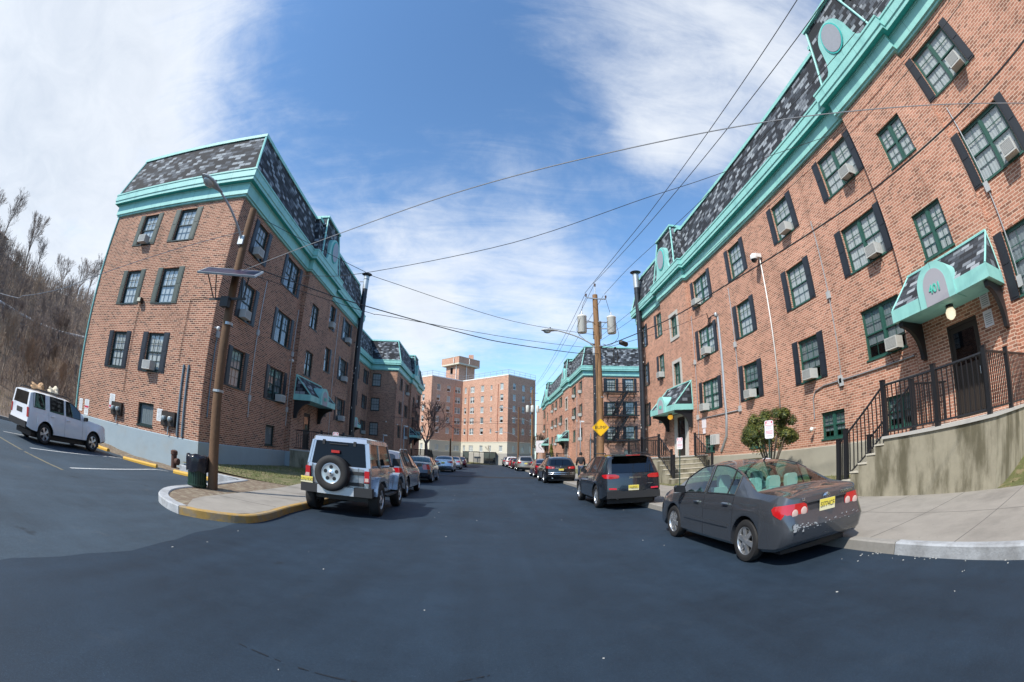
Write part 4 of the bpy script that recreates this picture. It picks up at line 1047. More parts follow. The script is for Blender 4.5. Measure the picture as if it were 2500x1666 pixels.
# ---------------------------------------------------------------- entrance stoops
def railing(name, parent, pts, h=1.15, step=.135, posts=(), foot=.10):
    """pts: 3-D foot line of the run"""
    mb = MB()
    for i in range(len(pts) - 1):
        a, b = Vector(pts[i]), Vector(pts[i + 1]); L = (b - a).length; K = max(2, int(math.hypot(b.x - a.x, b.y - a.y) / step))
        mb.tube([a + Vector((0, 0, foot)), b + Vector((0, 0, foot))], .022, 5); mb.tube([a + Vector((0, 0, h - .04)), b + Vector((0, 0, h - .04))], .028, 5)
        for k in range(1, K): p = a.lerp(b, k / K); mb.box(p.x - .012, p.x + .012, p.y - .012, p.y + .012, p.z + foot, p.z + h - .05)
    o = mb.build(name, BLACK, parent)
    for p in posts:
        m = MB(); m.box(-.055, .055, -.055, .055, -.05, h + .06); m.box(-.065, .065, -.065, .065, h + .06, h + .08); inst('post', m.mesh('post', BLACK), o, p)
    return o


def stoop(name, label, xf, xw, ya, yb, zt, ystep, n, xs, z0=.14, side=True):
    """landing between ya and yb (ya is the end away from the steps); steps run from yb to ystep; xf front, xw wall, xs inner edge of the steps"""
    s = empty(name, (xf, ya, z0), 0, label, 'stoop', 'concrete entrance stoops'); L = lambda p: (p[0] - xf, p[1] - ya, p[2] - z0)
    mb = MB(); mb.box(0, xw - xf, 0, yb - ya, -.4, zt - z0 - .06); mb.build('landing', CONC, s)
    e = .04 if yb > ya else -.04; f_ = -.04 if xw > xf else .04
    mb = MB(); mb.box(f_, xw - xf, -e, yb - ya + e, zt - z0 - .059, zt - z0); mb.build('coping', STONE, s)
    mb = MB(); dy = (ystep - yb) / n; rise = (zt - z0) / (n + 1)
    for k in range(n):
        mb.box(0, xs - xf, yb - ya + dy * k, yb - ya + dy * (k + 1) + (0 if k == n - 1 else 0), -.4, zt - z0 - rise * (k + 1))
    mb.build('steps', CONC, s)
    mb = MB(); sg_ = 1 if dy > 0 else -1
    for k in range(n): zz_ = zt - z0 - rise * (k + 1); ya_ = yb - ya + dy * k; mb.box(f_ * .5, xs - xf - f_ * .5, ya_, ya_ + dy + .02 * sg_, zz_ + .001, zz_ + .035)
    mb.build('tread', mat('tread_sunlit', (.50, .47, .39), .85, var=.15, vscale=3), s)  # paler than the risers: sunlight on the treads put into the colour
    xr = .10 if xw > xf else -.10; sg = 1 if yb > ya else -1
    foot = (xr, ystep - ya - .06 * sg, rise); top = (xr, yb - ya, zt - z0)
    ptl = [(xr, (yb - ya) * t, zt - z0) for t in (.05, .5, 1)]
    railing('railing', s, [(xr, .1 * sg, zt - z0), top], posts=ptl + [])
    railing('stair_railing', s, [top, foot], posts=[foot, (xr, foot[1] - .28 * sg, rise * 2.2)])
    xi = xs - xf - xr
    railing('stair_railing', s, [(xi, yb - ya, zt - z0), (xi, foot[1], rise)], posts=[(xi, foot[1], rise), (xi, yb - ya, zt - z0)])
    railing('railing', s, [(xi, yb - ya - .02 * sg, zt - z0), ((xw - xf) - xr, yb - ya - .02 * sg, zt - z0)])
    railing('railing', s, [(xr, .1 * sg, zt - z0), ((xw - xf) * .93, .1 * sg, zt - z0)], posts=[((xw - xf) * .42, .1 * sg, zt - z0)])
    return s


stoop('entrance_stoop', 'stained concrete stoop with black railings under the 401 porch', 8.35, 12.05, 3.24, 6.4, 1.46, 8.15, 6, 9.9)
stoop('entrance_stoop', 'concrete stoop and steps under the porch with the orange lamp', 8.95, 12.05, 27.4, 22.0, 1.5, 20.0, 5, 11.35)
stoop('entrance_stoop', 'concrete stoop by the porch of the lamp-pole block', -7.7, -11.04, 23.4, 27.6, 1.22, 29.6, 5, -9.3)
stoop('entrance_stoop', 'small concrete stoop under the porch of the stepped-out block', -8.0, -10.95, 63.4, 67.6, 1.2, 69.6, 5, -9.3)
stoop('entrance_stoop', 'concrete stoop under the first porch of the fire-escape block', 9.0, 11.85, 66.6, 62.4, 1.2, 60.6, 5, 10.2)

# ---------------------------------------------------------------- flues
def flue(label, x, y, zt, zb, r, cap=True):
    o = empty('flue_pipe', (x, y, zb), 0, label, 'flue pipe', 'tall black flue pipes'); h = zt - zb
    mb = MB(); prof = [(0, 0), (r, 0)]; z = 0
    while z < h - 2.2: z += 1.6; prof += [(r, z - .03), (r + .018, z - .028), (r + .018, z + .028), (r, z + .03)]
    prof += [(r, h - 1.5)]; mb.lathe(prof, n=20); mb.build('pipe', FLUE, o, smooth=35)
    mb = MB(); mb.lathe([(r, h - 1.5), (r + .012, h - 1.49), (r + .012, h - .35), (r + .03, h - .34), (r + .03, h - .30), (r, h - .29), (r - .03, h - .29)], n=20); mb.build('steel_section', STEEL, o, smooth=35)
    mb = MB()
    for k in range(3): a = k * 2.1; mb.tube([(r * .8 * math.cos(a), r * .8 * math.sin(a), h - .3), (r * .8 * math.cos(a), r * .8 * math.sin(a), h - .06)], .012, 4)
    mb.lathe([(r * 2.0, h - .10), (r * 1.2, h - .02), (0, h + .05)], n=20); mb.lathe([(0, h - .09), (r * 2.0, h - .10)], n=20); mb.build('rain_cap', FLUE, o)
    mb = MB(); zz = 1.2
    rr = random.Random(int(x * 10))
    for k in range(14): a = rr.uniform(PI, 2 * PI); q = rr.uniform(1, h - 2); mb.box(r * math.cos(a) - .02, r * math.cos(a) + .02, r * math.sin(a) - .02 - .004, r * math.sin(a) + .02, q, q + rr.uniform(.03, .14))
    mb.build('paint_stain', WHITE, o)
    s = 1 if x > 0 else -1
    mb = MB()
    for q in (h * .62, h - .8): mb.tube([(0, 0, q), (s * .6 if abs(x) < 13 else 0, 0 if abs(x) < 13 else 1.0, q)], .03, 5)
    mb.build('bracket', BLACK, o); return o


flue('black flue pipe on the wall of the 401 block, between the shutters of a window', 11.88, 31.95, 16.55, .2, .23)
flue('black flue pipe at the far end of the lamp-pole block, rising above its roof', -10.9, 35.0, 16.75, .15, .23)
flue('slimmer grey flue pipe close beside the new wooden utility pole', 13.35, 52.9, 15.9, .1, .24)

# ---------------------------------------------------------------- utility poles
def pole(name, label, base, top, r0, r1, m, cat='utility pole'):
    b, t = Vector(base), Vector(top); o = empty(name, base, 0, label, cat, 'wooden street poles')
    n = 14; pts = []; rs = []
    for i in range(n + 1):
        k = i / n; p = (t - b) * k; p += Vector((.02 * math.sin(k * 5), .015 * math.sin(k * 7 + 1), 0)); pts.append(p); rs.append(r0 + (r1 - r0) * k)
    mb = MB(); mb.tube(pts, rs, 14); mb.build('shaft', m, o, smooth=50); return o


def cobra(parent, a, bends, head_dir, m=STEEL):
    """lamp arm from a through bends, then the lamp head along head_dir"""
    mb = MB(); pts = catmull([a] + bends, 6); mb.tube(pts, .032, 8); arm = mb.build('lamp_arm', m, parent, smooth=50)
    d = Vector(head_dir).normalized(); e = Vector(pts[-1]); rz = math.atan2(d.y, d.x); M = Matrix.Translation(e) @ Matrix.Rotation(rz, 4, 'Z') @ Matrix.Rotation(-math.asin(d.z), 4, 'Y')
    mb = MB(); prof = [(-.05, .045, .045), (.08, .07, .06), (.22, .13, .085), (.42, .17, .10), (.62, .15, .085), (.74, .07, .04), (.77, .01, .01)]
    K = 16; v = []; f = []
    for x, wy, wz in prof:
        for k in range(K): a_ = 2 * PI * k / K; v.append(tuple(M @ Vector((x, wy * math.cos(a_), wz * math.sin(a_) * (1 if math.sin(a_) > 0 else .45)))))
    for i in range(len(prof) - 1):
        for k in range(K): k2 = (k + 1) % K; f.append((i * K + k, i * K + k2, (i + 1) * K + k2, (i + 1) * K + k))
    mb.add(v, f); hd = mb.build('lamp_head', mat('lamp_grey', (.40, .42, .43), .45), parent, smooth=50)
    mb = MB(); v = []; f = []
    for i in range(6):
        q = i / 5
        for k in range(K): a_ = 2 * PI * k / K; rr = math.cos(q * PI / 2); v.append(tuple(M @ Vector((.46 + .20 * rr * math.cos(a_), .135 * rr * math.sin(a_), -.035 - .12 * math.sin(q * PI / 2)))))
    for i in range(5):
        for k in range(K): k2 = (k + 1) % K; f.append((i * K + k, i * K + k2, (i + 1) * K + k2, (i + 1) * K + k))
    mb.add(v, f); o = mb.build('lens', mat('lamp_lens_grey', (.42, .44, .42), .12, coat=1), hd, smooth=True)
    mb = MB(); mb.tube([tuple(M @ Vector((.30, 0, .09))), tuple(M @ Vector((.30, 0, .16)))], .035, 8); o = mb.build('photocell', BLACK, hd)


PLb, PLt = (-6.66, 9.38, .10), (-6.71, 9.36, 7.62)
PL = pole('street_lamp_pole', 'old brown wooden pole with a lamp arm beside the trash can, solar panel on it', PLb, PLt, .138, .105, WOOD, 'lamp pole')
cobra(PL, (-.10, -.10, 6.45), [(-.18, -.30, 6.75), (-.36, -.75, 7.15), (-.58, -1.18, 7.45)], (-.42, -.80, .22))
mb = MB(); mb.box(-.19, -.02, -.17, .05, 6.36, 6.62); inst('lamp_bracket', mb.mesh('lamp_bracket', STEEL), PL)
mb = MB(); mb.lathe([(.148, 2.44), (.153, 2.44), (.153, 2.50), (.148, 2.50)], n=16); mb.lathe([(.136, 4.15), (.141, 4.15), (.141, 4.22), (.136, 4.22)], n=16); inst('metal_band', mb.mesh('metal_band', STEEL), PL)
SP = empty('solar_panel', (-6.72, 9.36, 5.28), 0, 'tilted solar panel in an aluminium frame clamped to the old wooden pole', 'solar panel')
Mx = Matrix.Rotation(R(14), 4, 'Z') @ Matrix.Translation((-.05, -.35, .28)) @ Matrix.Rotation(R(31), 4, 'X')
mb = MB(); mb.box(-.82, .82, -.34, .34, -.02, .012, Mx); inst('panel', mb.mesh('panel', mat('solar_cell', (.020, .024, .07), .35, spec=.3, col2=(.06, .035, .06), c2f=(.3, .7), vscale=1)), SP)
mb = MB()
for i in range(1, 12): x = -.82 + 1.64 * i / 12; mb.box(x - .002, x + .002, -.34, .34, .0125, .0145, Mx)
for i in range(1, 5): y = -.34 + .68 * i / 5; mb.box(-.82, .82, y - .002, y + .002, .0125, .0150, Mx)
inst('cell_grid', mb.mesh('cell_grid', mat('cell_line', (.16, .17, .21), .4)), SP)
mb = MB()
for (a, b, c, d) in ((-.86, -.822, -.38, .38), (.822, .86, -.38, .38), (-.822, .822, -.38, -.342), (-.822, .822, .342, .38)): mb.box(a, b, c, d, -.03, .02, Mx)
inst('frame', mb.mesh('frame', STEEL), SP)
mb = MB()
for x in (-.55, .5): mb.tube([tuple(Mx @ Vector((x, -.3, -.03))), (x * .9, -.15, -.36)], .018, 5); mb.tube([tuple(Mx @ Vector((x, .3, -.03))), (x * .9, -.05, -.36)], .018, 5)
mb.box(-.62, .62, -.20, -.155, -.42, -.36); inst('strut', mb.mesh('strut', PLAST), SP)
mb = MB(); mb.box(-.13, .13, -.30, -.16, -.62, -.36); inst('control_box', mb.mesh('control_box', PLAST), SP)

PRx, PRy = 5.60, 21.2
PR = pole('utility_pole', 'tall new wooden utility pole carrying white transformers and the bump sign', (PRx, PRy, .14), (5.50, 21.15, 9.95), .20, .135, WOODN)
cobra(PR, (-.16, -.05, 6.95), [(-.6, -.12, 7.22), (-1.3, -.2, 7.50), (-2.05, -.28, 7.68), (-2.25, -.3, 7.69)], (-1, -.12, -.03), mat('arm_grey', (.42, .42, .40), .5))
mb = MB(); mb.tube([(-.62, -.1, 9.62), (-.1, -.16, 9.55), (.45, -.1, 9.58)], .035, 6); mb.tube([(-.1, -.05, 9.5), (-.1, -.05, 10.3)], .02, 6); inst('crossarm', mb.mesh('crossarm', STEEL), PR)
for p in ((-.62, -.1, 9.66), (.45, -.1, 9.62), (-.1, -.05, 10.28)):
    mb = MB(); mb.lathe([(.02, 0), (.05, .02), (.05, .06), (.03, .08), (.055, .10), (.055, .14), (.03, .17), (0, .18)], p, 10); inst('insulator', mb.mesh('insulator', mat('insulator_brown', (.12, .07, .05), .2, coat=.6)), PR)
TRM = mat('transformer_grey', (.60, .60, .56), .4)
for (x, y, z) in ((-.85, .0, 7.72), (.72, -.02, 7.74), (.05, .42, 7.55)):
    mb = MB(); mb.lathe([(0, 0), (.21, 0), (.235, .03), (.235, .82), (.25, .84), (.25, .88), (.22, .92), (0, .97)], n=20); t_ = inst('transformer', mb.mesh('transformer', TRM, smooth=40), PR, (x, y, z))
    mb = MB(); mb.lathe([(.03, .95), (.04, 1.0), (.03, 1.03), (.04, 1.07), (.03, 1.1), (.02, 1.18), (0, 1.18)], n=8); inst('bushing', mb.mesh('bushing', STEEL), t_)
    mb = MB(); mb.tube([(0, 0, .6), (-x * .8, -y, .6)], .03, 5); mb.tube([(0, 0, .25), (-x * .8, -y, .25)], .03, 5); inst('mount', mb.mesh('mount', STEEL), t_)
mb = MB()
for pts in ([(-.62, -.1, 9.6), (-.80, -.02, 9.2), (-.85, 0, 8.8)], [(.45, -.1, 9.6), (.62, -.05, 9.0), (.72, 0, 8.8)], [(-.95, -.2, 8.5), (-1.15, -.1, 7.8), (-.7, -.1, 7.3), (-.2, -.1, 7.1)], [(.85, -.2, 8.4), (1.05, -.1, 7.6), (.6, -.1, 7.1), (.2, -.1, 7.15)], [(.7, -.1, 8.5), (.3, -.15, 8.2), (.1, -.2, 8.0), (-.4, -.1, 8.3), (-.85, 0, 8.5)]):
    mb.tube(catmull(pts, 5), .011, 4)
inst('jumper_wire', mb.mesh('jumper_wire', BLACK), PR)
mb = MB()
for z, r in ((4.4, .196), (7.0, .172), (8.3, .16)): mb.lathe([(r, z), (r + .01, z), (r + .01, z + .05), (r, z + .05)], n=14)
for k in range(9): mb.tube([(-.17 if k % 2 else .17, -.02, 4.6 + k * .42), (-.30 if k % 2 else .30, -.02, 4.6 + k * .42)], .010, 4)
inst('step_bolt', mb.mesh('step_bolt', STEEL), PR)
# bump sign fixed to the pole
BS = empty('warning_sign', (PRx - .04, PRy - .21, 3.05), 0, 'yellow diamond bump sign fixed to the tall new wooden pole', 'road sign')
q = .445
def diamond(r, c=.05):
    out = []
    for i in range(4):
        a = PI / 2 * i; p = Vector((math.cos(a), math.sin(a))) * r; t = Vector((-math.sin(a), math.cos(a)))
        out += [tuple(p - Vector((math.cos(a), math.sin(a))) * c - t * c), tuple(p - Vector((math.cos(a), math.sin(a))) * c * .3), tuple(p - Vector((math.cos(a), math.sin(a))) * c + t * c)]
    return out
mb = MB(); mb.prism(diamond(q), .004, 'y', -.004); inst('plate', mb.mesh('plate', SIGNY), BS)
mb = MB()
A, B_ = diamond(q - .030), diamond(q - .043)
for i in range(len(A)):
    j = (i + 1) % len(A); mb.quad((A[i][0], -.0055, A[i][1]), (B_[i][0], -.0055, B_[i][1]), (B_[j][0], -.0055, B_[j][1]), (A[j][0], -.0055, A[j][1]))
inst('border', mb.mesh('border', mat('border_brown', (.25, .13, .01), .6)), BS)
text('lettering', 'BUMP', .225, INK, BS, (0, -.0065, 0), 0, .001, False, sx=1.05)

def sign_post(label, x, y, ztop, zbot, wd, rz, z0=.14):
    o = empty('parking_sign', (x, y, z0), rz, label, 'parking sign', 'small red and white parking signs')
    mb = MB(); mb.box(-.022, .022, .0, .03, -.1, ztop - z0 - .04); inst('post', mb.mesh('post', POSTG), o)
    h = ztop - zbot; zc = zbot - z0; c = .03
    pr = [(-wd / 2 + c, zc), (wd / 2 - c, zc), (wd / 2, zc + c), (wd / 2, zc + h - c), (wd / 2 - c, zc + h), (-wd / 2 + c, zc + h), (-wd / 2, zc + h - c), (-wd / 2, zc + c)]
    mb = MB(); mb.prism(pr, .003, 'y', -.004); pl = inst('plate', mb.mesh('plate', SIGNW), o)
    mb = MB()
    a, b = -wd / 2 + .025, wd / 2 - .025
    for f0, f1, xa, xb in ((.86, .95, a, a + .035), (.86, .95, b - .035, b), (.94, .955, a, b), (.845, .862, a, b), (.72, .74, a, b), (.74, .845, a, a + .012), (.74, .845, b - .012, b), (.40, .425, a, b), (.33, .35, a, b), (.26, .28, a, b)):
        mb.box(xa, xb, -.0062, -.0045, zc + h * f0, zc + h * f1)
    inst('red_bands', mb.mesh('red_bands', REDS), pl)
    mb = MB(); rr = random.Random(5)
    for zf in (.66, .61, .55, .50, .16, .12):
        x_ = a + .02
        while x_ < b - .03: l = rr.uniform(.01, .03); mb.box(x_, x_ + l, -.0058, -.0045, zc + h * zf, zc + h * (zf + .022)); x_ += l + .008
    inst('small_print', mb.mesh('small_print', mat('print_grey', (.30, .32, .34), .7)), pl); return o
sign_post('red and white parking sign on a green post in front of the round shrub', 7.32, 9.75, 2.28, 1.80, .25, R(-30))
sign_post('red and white parking sign on a green post before the steps with the orange lamp', 7.95, 17.0, 2.28, 1.80, .25, R(-22))
sign_post('small pink and white parking sign showing above the silver off-roader', -6.1, 17.4, 2.2, 1.75, .25, R(18))

# ---------------------------------------------------------------- overhead wires
def wire(label, pts, r=.013, sag=0, K=24, m=None, extra=None):
    P = []
    for i in range(len(pts) - 1):
        a, b = Vector(pts[i]), Vector(pts[i + 1])
        for k in range(K): t = k / K; p = a.lerp(b, t); p.z -= sag * 4 * t * (1 - t); P.append(p)
    P.append(Vector(pts[-1])); mb = MB(); mb.tube(P, r, 5); o = mb.build('overhead_wire', m or mat('wire_black', (.03, .032, .036), .5)); tag(o, label, 'wire', 'overhead wires'); return o
def cw(label, pts, r=.012, m=None): return wire(label, catmull(pts, 8), r, K=1, m=m)
GWR = mat('wire_grey', (.30, .31, .33), .5)
cw('pale wire from the old pole rising over the street past the camera', [(-6.7, 9.36, 5.7), (-5.97, 8.89, 5.6), (-2.75, 6.83, 5.33), (-.64, 5.47, 5.23), (1.54, 4.07, 5.14), (3.28, 2.96, 5.18), (4.9, 1.91, 5.26), (7.25, .41, 5.5), (11, -2, 6.0)], .008, GWR)
cw('dark wire crossing high above the street from the lamp-pole block to the 401 block cornice', [(-11.2, 15.45, 8.1), (-7.26, 14.2, 7.63), (-4.31, 13.25, 7.31), (.59, 11.67, 7.72), (4.77, 10.33, 9.02), (7.09, 9.58, 9.85), (11.7, 8.1, 11.75)], .010)
cw('thin wire from the top of the old pole to the lamp arm across the street', [(-6.6, 9.45, 7.45), (-5.22, 10.79, 7.14), (-3.93, 12.04, 6.88), (-3.2, 12.74, 6.81), (.92, 16.72, 6.91), (5.4, 21.0, 7.72)], .009)
cw('thick black cable sagging from the old pole to the new wooden pole', [(-6.6, 9.45, 5.98), (-5.16, 10.85, 5.86), (-3.86, 12.1, 5.8), (-.62, 15.24, 5.85), (.93, 16.74, 5.98), (4.08, 19.78, 6.45), (5.5, 21.0, 6.75)], .016)
cw('thinner cable just above the thick one between the two wooden poles', [(-6.6, 9.45, 5.75), (-3.71, 12.25, 5.63), (-3.1, 12.84, 5.69), (.93, 16.73, 6.21), (4.54, 20.22, 6.86), (5.5, 21.0, 7.1)], .009)
cw('high overhead wire leaving the street-side insulator of the new pole', [(4.9, 21.0, 9.95), (5.25, 16, 9.9), (5.6, 11.9, 9.95), (6.1, 3.1, 10.1), (6.8, -10, 10.6)], .011)
cw('high overhead wire leaving the topmost insulator of the new pole', [(5.4, 21.1, 10.55), (5.85, 12.9, 9.95), (6.35, 2.4, 9.6), (7.2, -10, 10.0)], .011)
cw('high overhead wire running close along the 401 block cornice', [(5.95, 21.0, 9.95), (6.3, 17.8, 10.05), (6.7, 14.0, 9.9), (7.05, 10.7, 9.8), (7.7, 5, 9.9), (9.3, -10, 10.4)], .010)
cw('thick black cable from the new pole passing in front of the 401 block windows', [(5.6, 21.0, 7.1), (5.8, 18.9, 6.8), (6.4, 14.1, 6.38), (6.8, 10.4, 6.3), (7.3, 6.5, 6.25), (7.6, 4.0, 6.28), (7.9, -.5, 6.5), (8.4, -9, 7.2)], .020)
cw('thin wire above the thick cable in front of the 401 block', [(5.6, 21.0, 7.6), (6.1, 17.3, 7.75), (6.9, 13, 7.9), (7.6, 8.6, 8.3), (8.3, 4.2, 8.6), (9, -6, 9.4)], .008)
cw('lower thin wire crossing the top-floor windows', [(5.6, 21.0, 7.4), (6.2, 16.6, 7.4), (6.8, 12.2, 7.6), (7.5, 7.4, 7.9), (8.0, 3.4, 8.1), (8.9, -6, 9)], .008)
for i, (a, b, nm) in enumerate((((4.95, 21.2, 9.95), (8.5, 88, 15.2), 'wire on the street side'), ((5.45, 21.2, 10.5), (9.2, 88, 15.7), 'topmost wire'), ((5.95, 21.2, 9.95), (9.9, 88, 15.3), 'wire on the building side'))):
    wire(nm + ' from the new pole to the distant transformer pole', [a, b], .012, .9)
wire('low dark wire crossing the far end of the street between the blocks', [(-10.9, 50, 5.75), (12.1, 50, 5.6)], .014, .22)
wire('wire looping from the stepped-out block to the distant transformer pole', [(-10.9, 50.2, 5.7), (9.3, 86, 9.4)], .014, .5)
cw('pale wire drooping in front of the wooded hill to the lamp-pole block', [(-24, 2.2, 4.6), (-15.37, 5.88, 4.1), (-13.99, 6.43, 4.17), (-12.34, 7.1, 4.56), (-11.0, 7.63, 5.1), (-6.75, 9.3, 6.9)], .010, GWR)
# splice case and coiled slack hanging on the cable right of the pole
SCs = empty('splice_case', (6.15, 18.8, 6.72), R(20), 'black cable splice case hanging on the cable beside the new wooden pole', 'cable case')
mb = MB(); mb.lathe([(0, -.30), (.07, -.28), (.11, -.24), (.115, .22), (.09, .27), (0, .28)], (0, 0, 0), 14, 'y', Matrix.Rotation(R(-70), 4, 'Z')); inst('case', mb.mesh('case', PLAST, smooth=40), SCs)
CO = empty('cable_coil', (5.98, 19.6, 6.35), 0, 'coil of slack black cable hanging under the splice case', 'cable coil')
mb = MB()
for k in range(5): mb.tube([((.10 + .008 * k) * math.sin(a) + k * .012, .03 * k, (.40 - .01 * k) * math.cos(a)) for a in [2 * PI * j / 24 for j in range(25)]], .014, 5)
inst('loops', mb.mesh('loops', PLAST), CO)

# ---------------------------------------------------------------- distant poles
def far_pole(label, x, y, h, lamp=None, tr=False, m=WOOD):
    o = pole('utility_pole', label, (x, y, .1), (x, y, h), .17, .12, m)
    if lamp:
        for zz, l in lamp: cobra(o, (-.12, 0, zz - .8), [(-l * .4, -.1, zz - .2), (-l * .8, -.15, zz), (-l, -.2, zz)], (-1, -.1, 0))
    if tr:
        for xx in (-.95, .0, 1.05): mb = MB(); mb.lathe([(0, 0), (.3, 0), (.33, .04), (.33, 1.25), (.3, 1.35), (0, 1.42)], n=14); inst('transformer', mb.mesh('transformer', TRM, smooth=40), o, (xx, -.4, h - 4.6))
        mb = MB(); mb.tube([(-1.1, 0, h - .7), (1.1, 0, h - .7)], .05, 5); mb.tube([(-1.4, 0, h - 2.2), (1.4, 0, h - 2.2)], .05, 5); inst('crossarm', mb.mesh('crossarm', WOOD), o)
    return o
far_pole('distant wooden pole with two street lamp arms, before the tower', 5.5, 74, 10.2, [(5.8, 3.2), (9.9, 2.6)])
far_pole('distant wooden pole with three pale transformers at the street end', 9.1, 87, 15.2, [(9.3, 3.3)], True, WOODN)
far_pole('slim distant pole beyond the pale silver sedan', -5.9, 76, 4.6, None)
o = empty('bus_sign', (10.4, 84, 0), 0, 'white square sign with a grey emblem on a post at the street end', 'sign')
mb = MB(); mb.box(-.05, .05, -.03, .03, 0, 2.7); inst('post', mb.mesh('post', STEEL), o); mb = MB(); mb.box(-.82, .82, -.06, -.035, 2.7, 5.0); inst('plate', mb.mesh('plate', SIGNW), o)
mb = MB(); mb.tube([(.3 * math.cos(a), -.07, 4.05 + .42 * math.sin(a)) for a in lin(-.6, 4.6, 14)] + [(.35, -.07, 3.3)], .05, 5); inst('emblem', mb.mesh('emblem', mat('print_grey', (.3, .32, .34), .7)), o)

# ---------------------------------------------------------------- things on the walls
def wall_sign(label, x, z0, wd, h, y=14.77, red=False):
    o = empty('wall_sign', (x, y - .004, z0), 0, label, 'wall sign', 'white notices on the sunlit gable'); c = .025
    pr = [(-wd / 2 + c, 0), (wd / 2 - c, 0), (wd / 2, c), (wd / 2, h - c), (wd / 2 - c, h), (-wd / 2 + c, h), (-wd / 2, h - c), (-wd / 2, c)]
    mb = MB(); mb.prism(pr, .006, 'y', -.006); inst('plate', mb.mesh('plate', mat('notice_white', (.70, .72, .72), .5)), o)
    mb = MB(); rr = random.Random(int(x * 100)); z = h - .07
    while z > .06:
        l = rr.uniform(.5, .85) * wd; mb.box(-l / 2, l / 2, -.0085, -.0065, z, z + .018); z -= .055
    inst('small_print', mb.mesh('small_print', mat('print_grey', (.30, .32, .34), .7)), o)
    if red: mb = MB(); mb.box(-wd / 2 + .02, wd / 2 - .02, -.0092, -.0065, h * .02 + .03, h * .02 + .13); inst('red_band', mb.mesh('red_band', REDS), o)
wall_sign('narrow white notice at the far end of the sunlit gable', -20.55, 1.24, .36, .62)
wall_sign('upper white notice above a smaller one near the gable corner by the off-roader', -19.9, 1.42, .44, .46, red=True)
wall_sign('lower small white notice under another near the far gable corner', -19.92, 1.10, .42, .29)
wall_sign('tall white notice partly behind the meters nearer the white off-roader', -17.52, 1.72, .46, .68, red=True)
wall_sign('white notice between the basement window and the meters by the blue pipes', -13.80, 1.60, .36, .52)
def meters(label, x, z0):
    o = empty('meter_box', (x, 14.77, z0), 0, label, 'meter box', 'dark meter boxes on the gable')
    mb = MB(); mb.box(-.42, .42, -.16, -.004, 0, .60); inst('housing', mb.mesh('housing', DARKB), o)
    for k in (-.2, .2): mb = MB(); mb.lathe([(.115, 0), (.115, .05), (.10, .14), (.05, .17), (0, .175)], n=14, ax='y', M=Matrix.Translation((k, -.16, .30)) @ Matrix.Rotation(PI, 4, 'Z')); inst('meter', mb.mesh('meter', mat('meter_glass', (.25, .30, .32), .15, coat=1), smooth=40), o)
    mb = MB(); mb.tube([(-.0, -.08, 0), (0, -.08, -.35)], .03, 6); inst('pipe', mb.mesh('pipe', STEEL), o)
meters('dark box of two round meters on the gable behind the parked off-roader', -16.95, 1.46); meters('dark box of two round meters beside the two blue pipes', -13.12, 1.46)
o = empty('flood_light', (-16.42, 14.77, 6.86), 0, 'small bronze flood light between the second-floor gable windows', 'flood light')
mb = MB(); mb.box(-.14, .14, -.26, -.05, -.10, .12); inst('housing', mb.mesh('housing', DARKB), o); mb = MB(); mb.box(-.12, .12, -.275, -.262, -.08, .10); inst('lens', mb.mesh('lens', mat('lens_warm', (.5, .5, .40), .2)), o); mb = MB(); mb.box(-.03, .03, -.06, -.004, -.03, .05); inst('bracket', mb.mesh('bracket', BLACK), o)
# camera on its long white pole against the right-hand wall
o = empty('security_camera', (12.18, 15.35, 10.1), 0, 'white dome security camera on top of a long white conduit on the 401 block wall', 'security camera')
mb = MB(); mb.tube([(0, 0, 0), (.05, 0, -7.2)], .028, 8); inst('conduit', mb.mesh('conduit', WHITE, smooth=True), o)
mb = MB(); mb.box(-.30, .06, -.10, .22, -.02, .16); inst('housing', mb.mesh('housing', WHITE), o)
mb = MB(); mb.lathe([(0, .30), (.10, .28), (.17, .20), (.19, .05), (.17, .0)], (-.32, .05, -.12), 14); inst('hood', mb.mesh('hood', WHITE, smooth=True), o); mb = MB(); mb.lathe([(.15, 0), (.13, -.09), (.07, -.15), (0, -.17)], (-.32, .05, -.12), 14); inst('dome', mb.mesh('dome', DGL, smooth=True), o)
def small_cam(label, x, y, z, rz):
    o = empty('security_camera', (x, y, z), rz, label, 'security camera', 'small white cameras'); mb = MB(); mb.tube([(0, 0, 0), (0, -.18, .02)], .02, 6); inst('arm', mb.mesh('arm', WHITE), o); mb = MB(); mb.lathe([(0, .09), (.06, .07), (.09, 0), (.06, -.07), (0, -.09)], (0, -.24, -.03), 12); inst('head', mb.mesh('head', WHITE, smooth=True), o)
small_cam('small white camera at the brick corner behind the old pole', -11.34, 14.95, 5.75, R(90)); small_cam('small white camera under a second-floor window of the lamp-pole block', -11.34, 22.9, 6.2, R(90)); small_cam('small white camera on the corner of the stepped-out block', -11.25, 55.3, 5.2, R(45)); small_cam('small white camera on the side wall of the stepped-out block', -12.3, 54.1, 5.4, 0)
small_cam('small white camera low on the 401 block wall beside a basement window', 12.3, 13.1, 2.1, R(-90))
def camera_pole(label, x, y, h):
    o = empty('camera_pole', (x, y, .1), 0, label, 'camera pole', 'thin grey camera poles'); mb = MB(); mb.tube([(0, 0, 0), (0, 0, h)], .05, 8); inst('pole', mb.mesh('pole', STEEL, smooth=True), o); mb = MB(); mb.tube([(-.1, 0, h), (.35, 0, h - .05)], .03, 6); mb.box(.1, .45, -.1, .1, h - .16, h); inst('camera', mb.mesh('camera', WHITE), o)
camera_pole('thin grey pole with a white camera before the stepped-out block', -9.6, 52, 4.8); camera_pole('thin grey pole without lamp beside the stepped-out block', -12.3, 52.8, 3.6); camera_pole('thin grey pole with cameras beside the fire-escape block corner', 11.3, 52.2, 6.0)
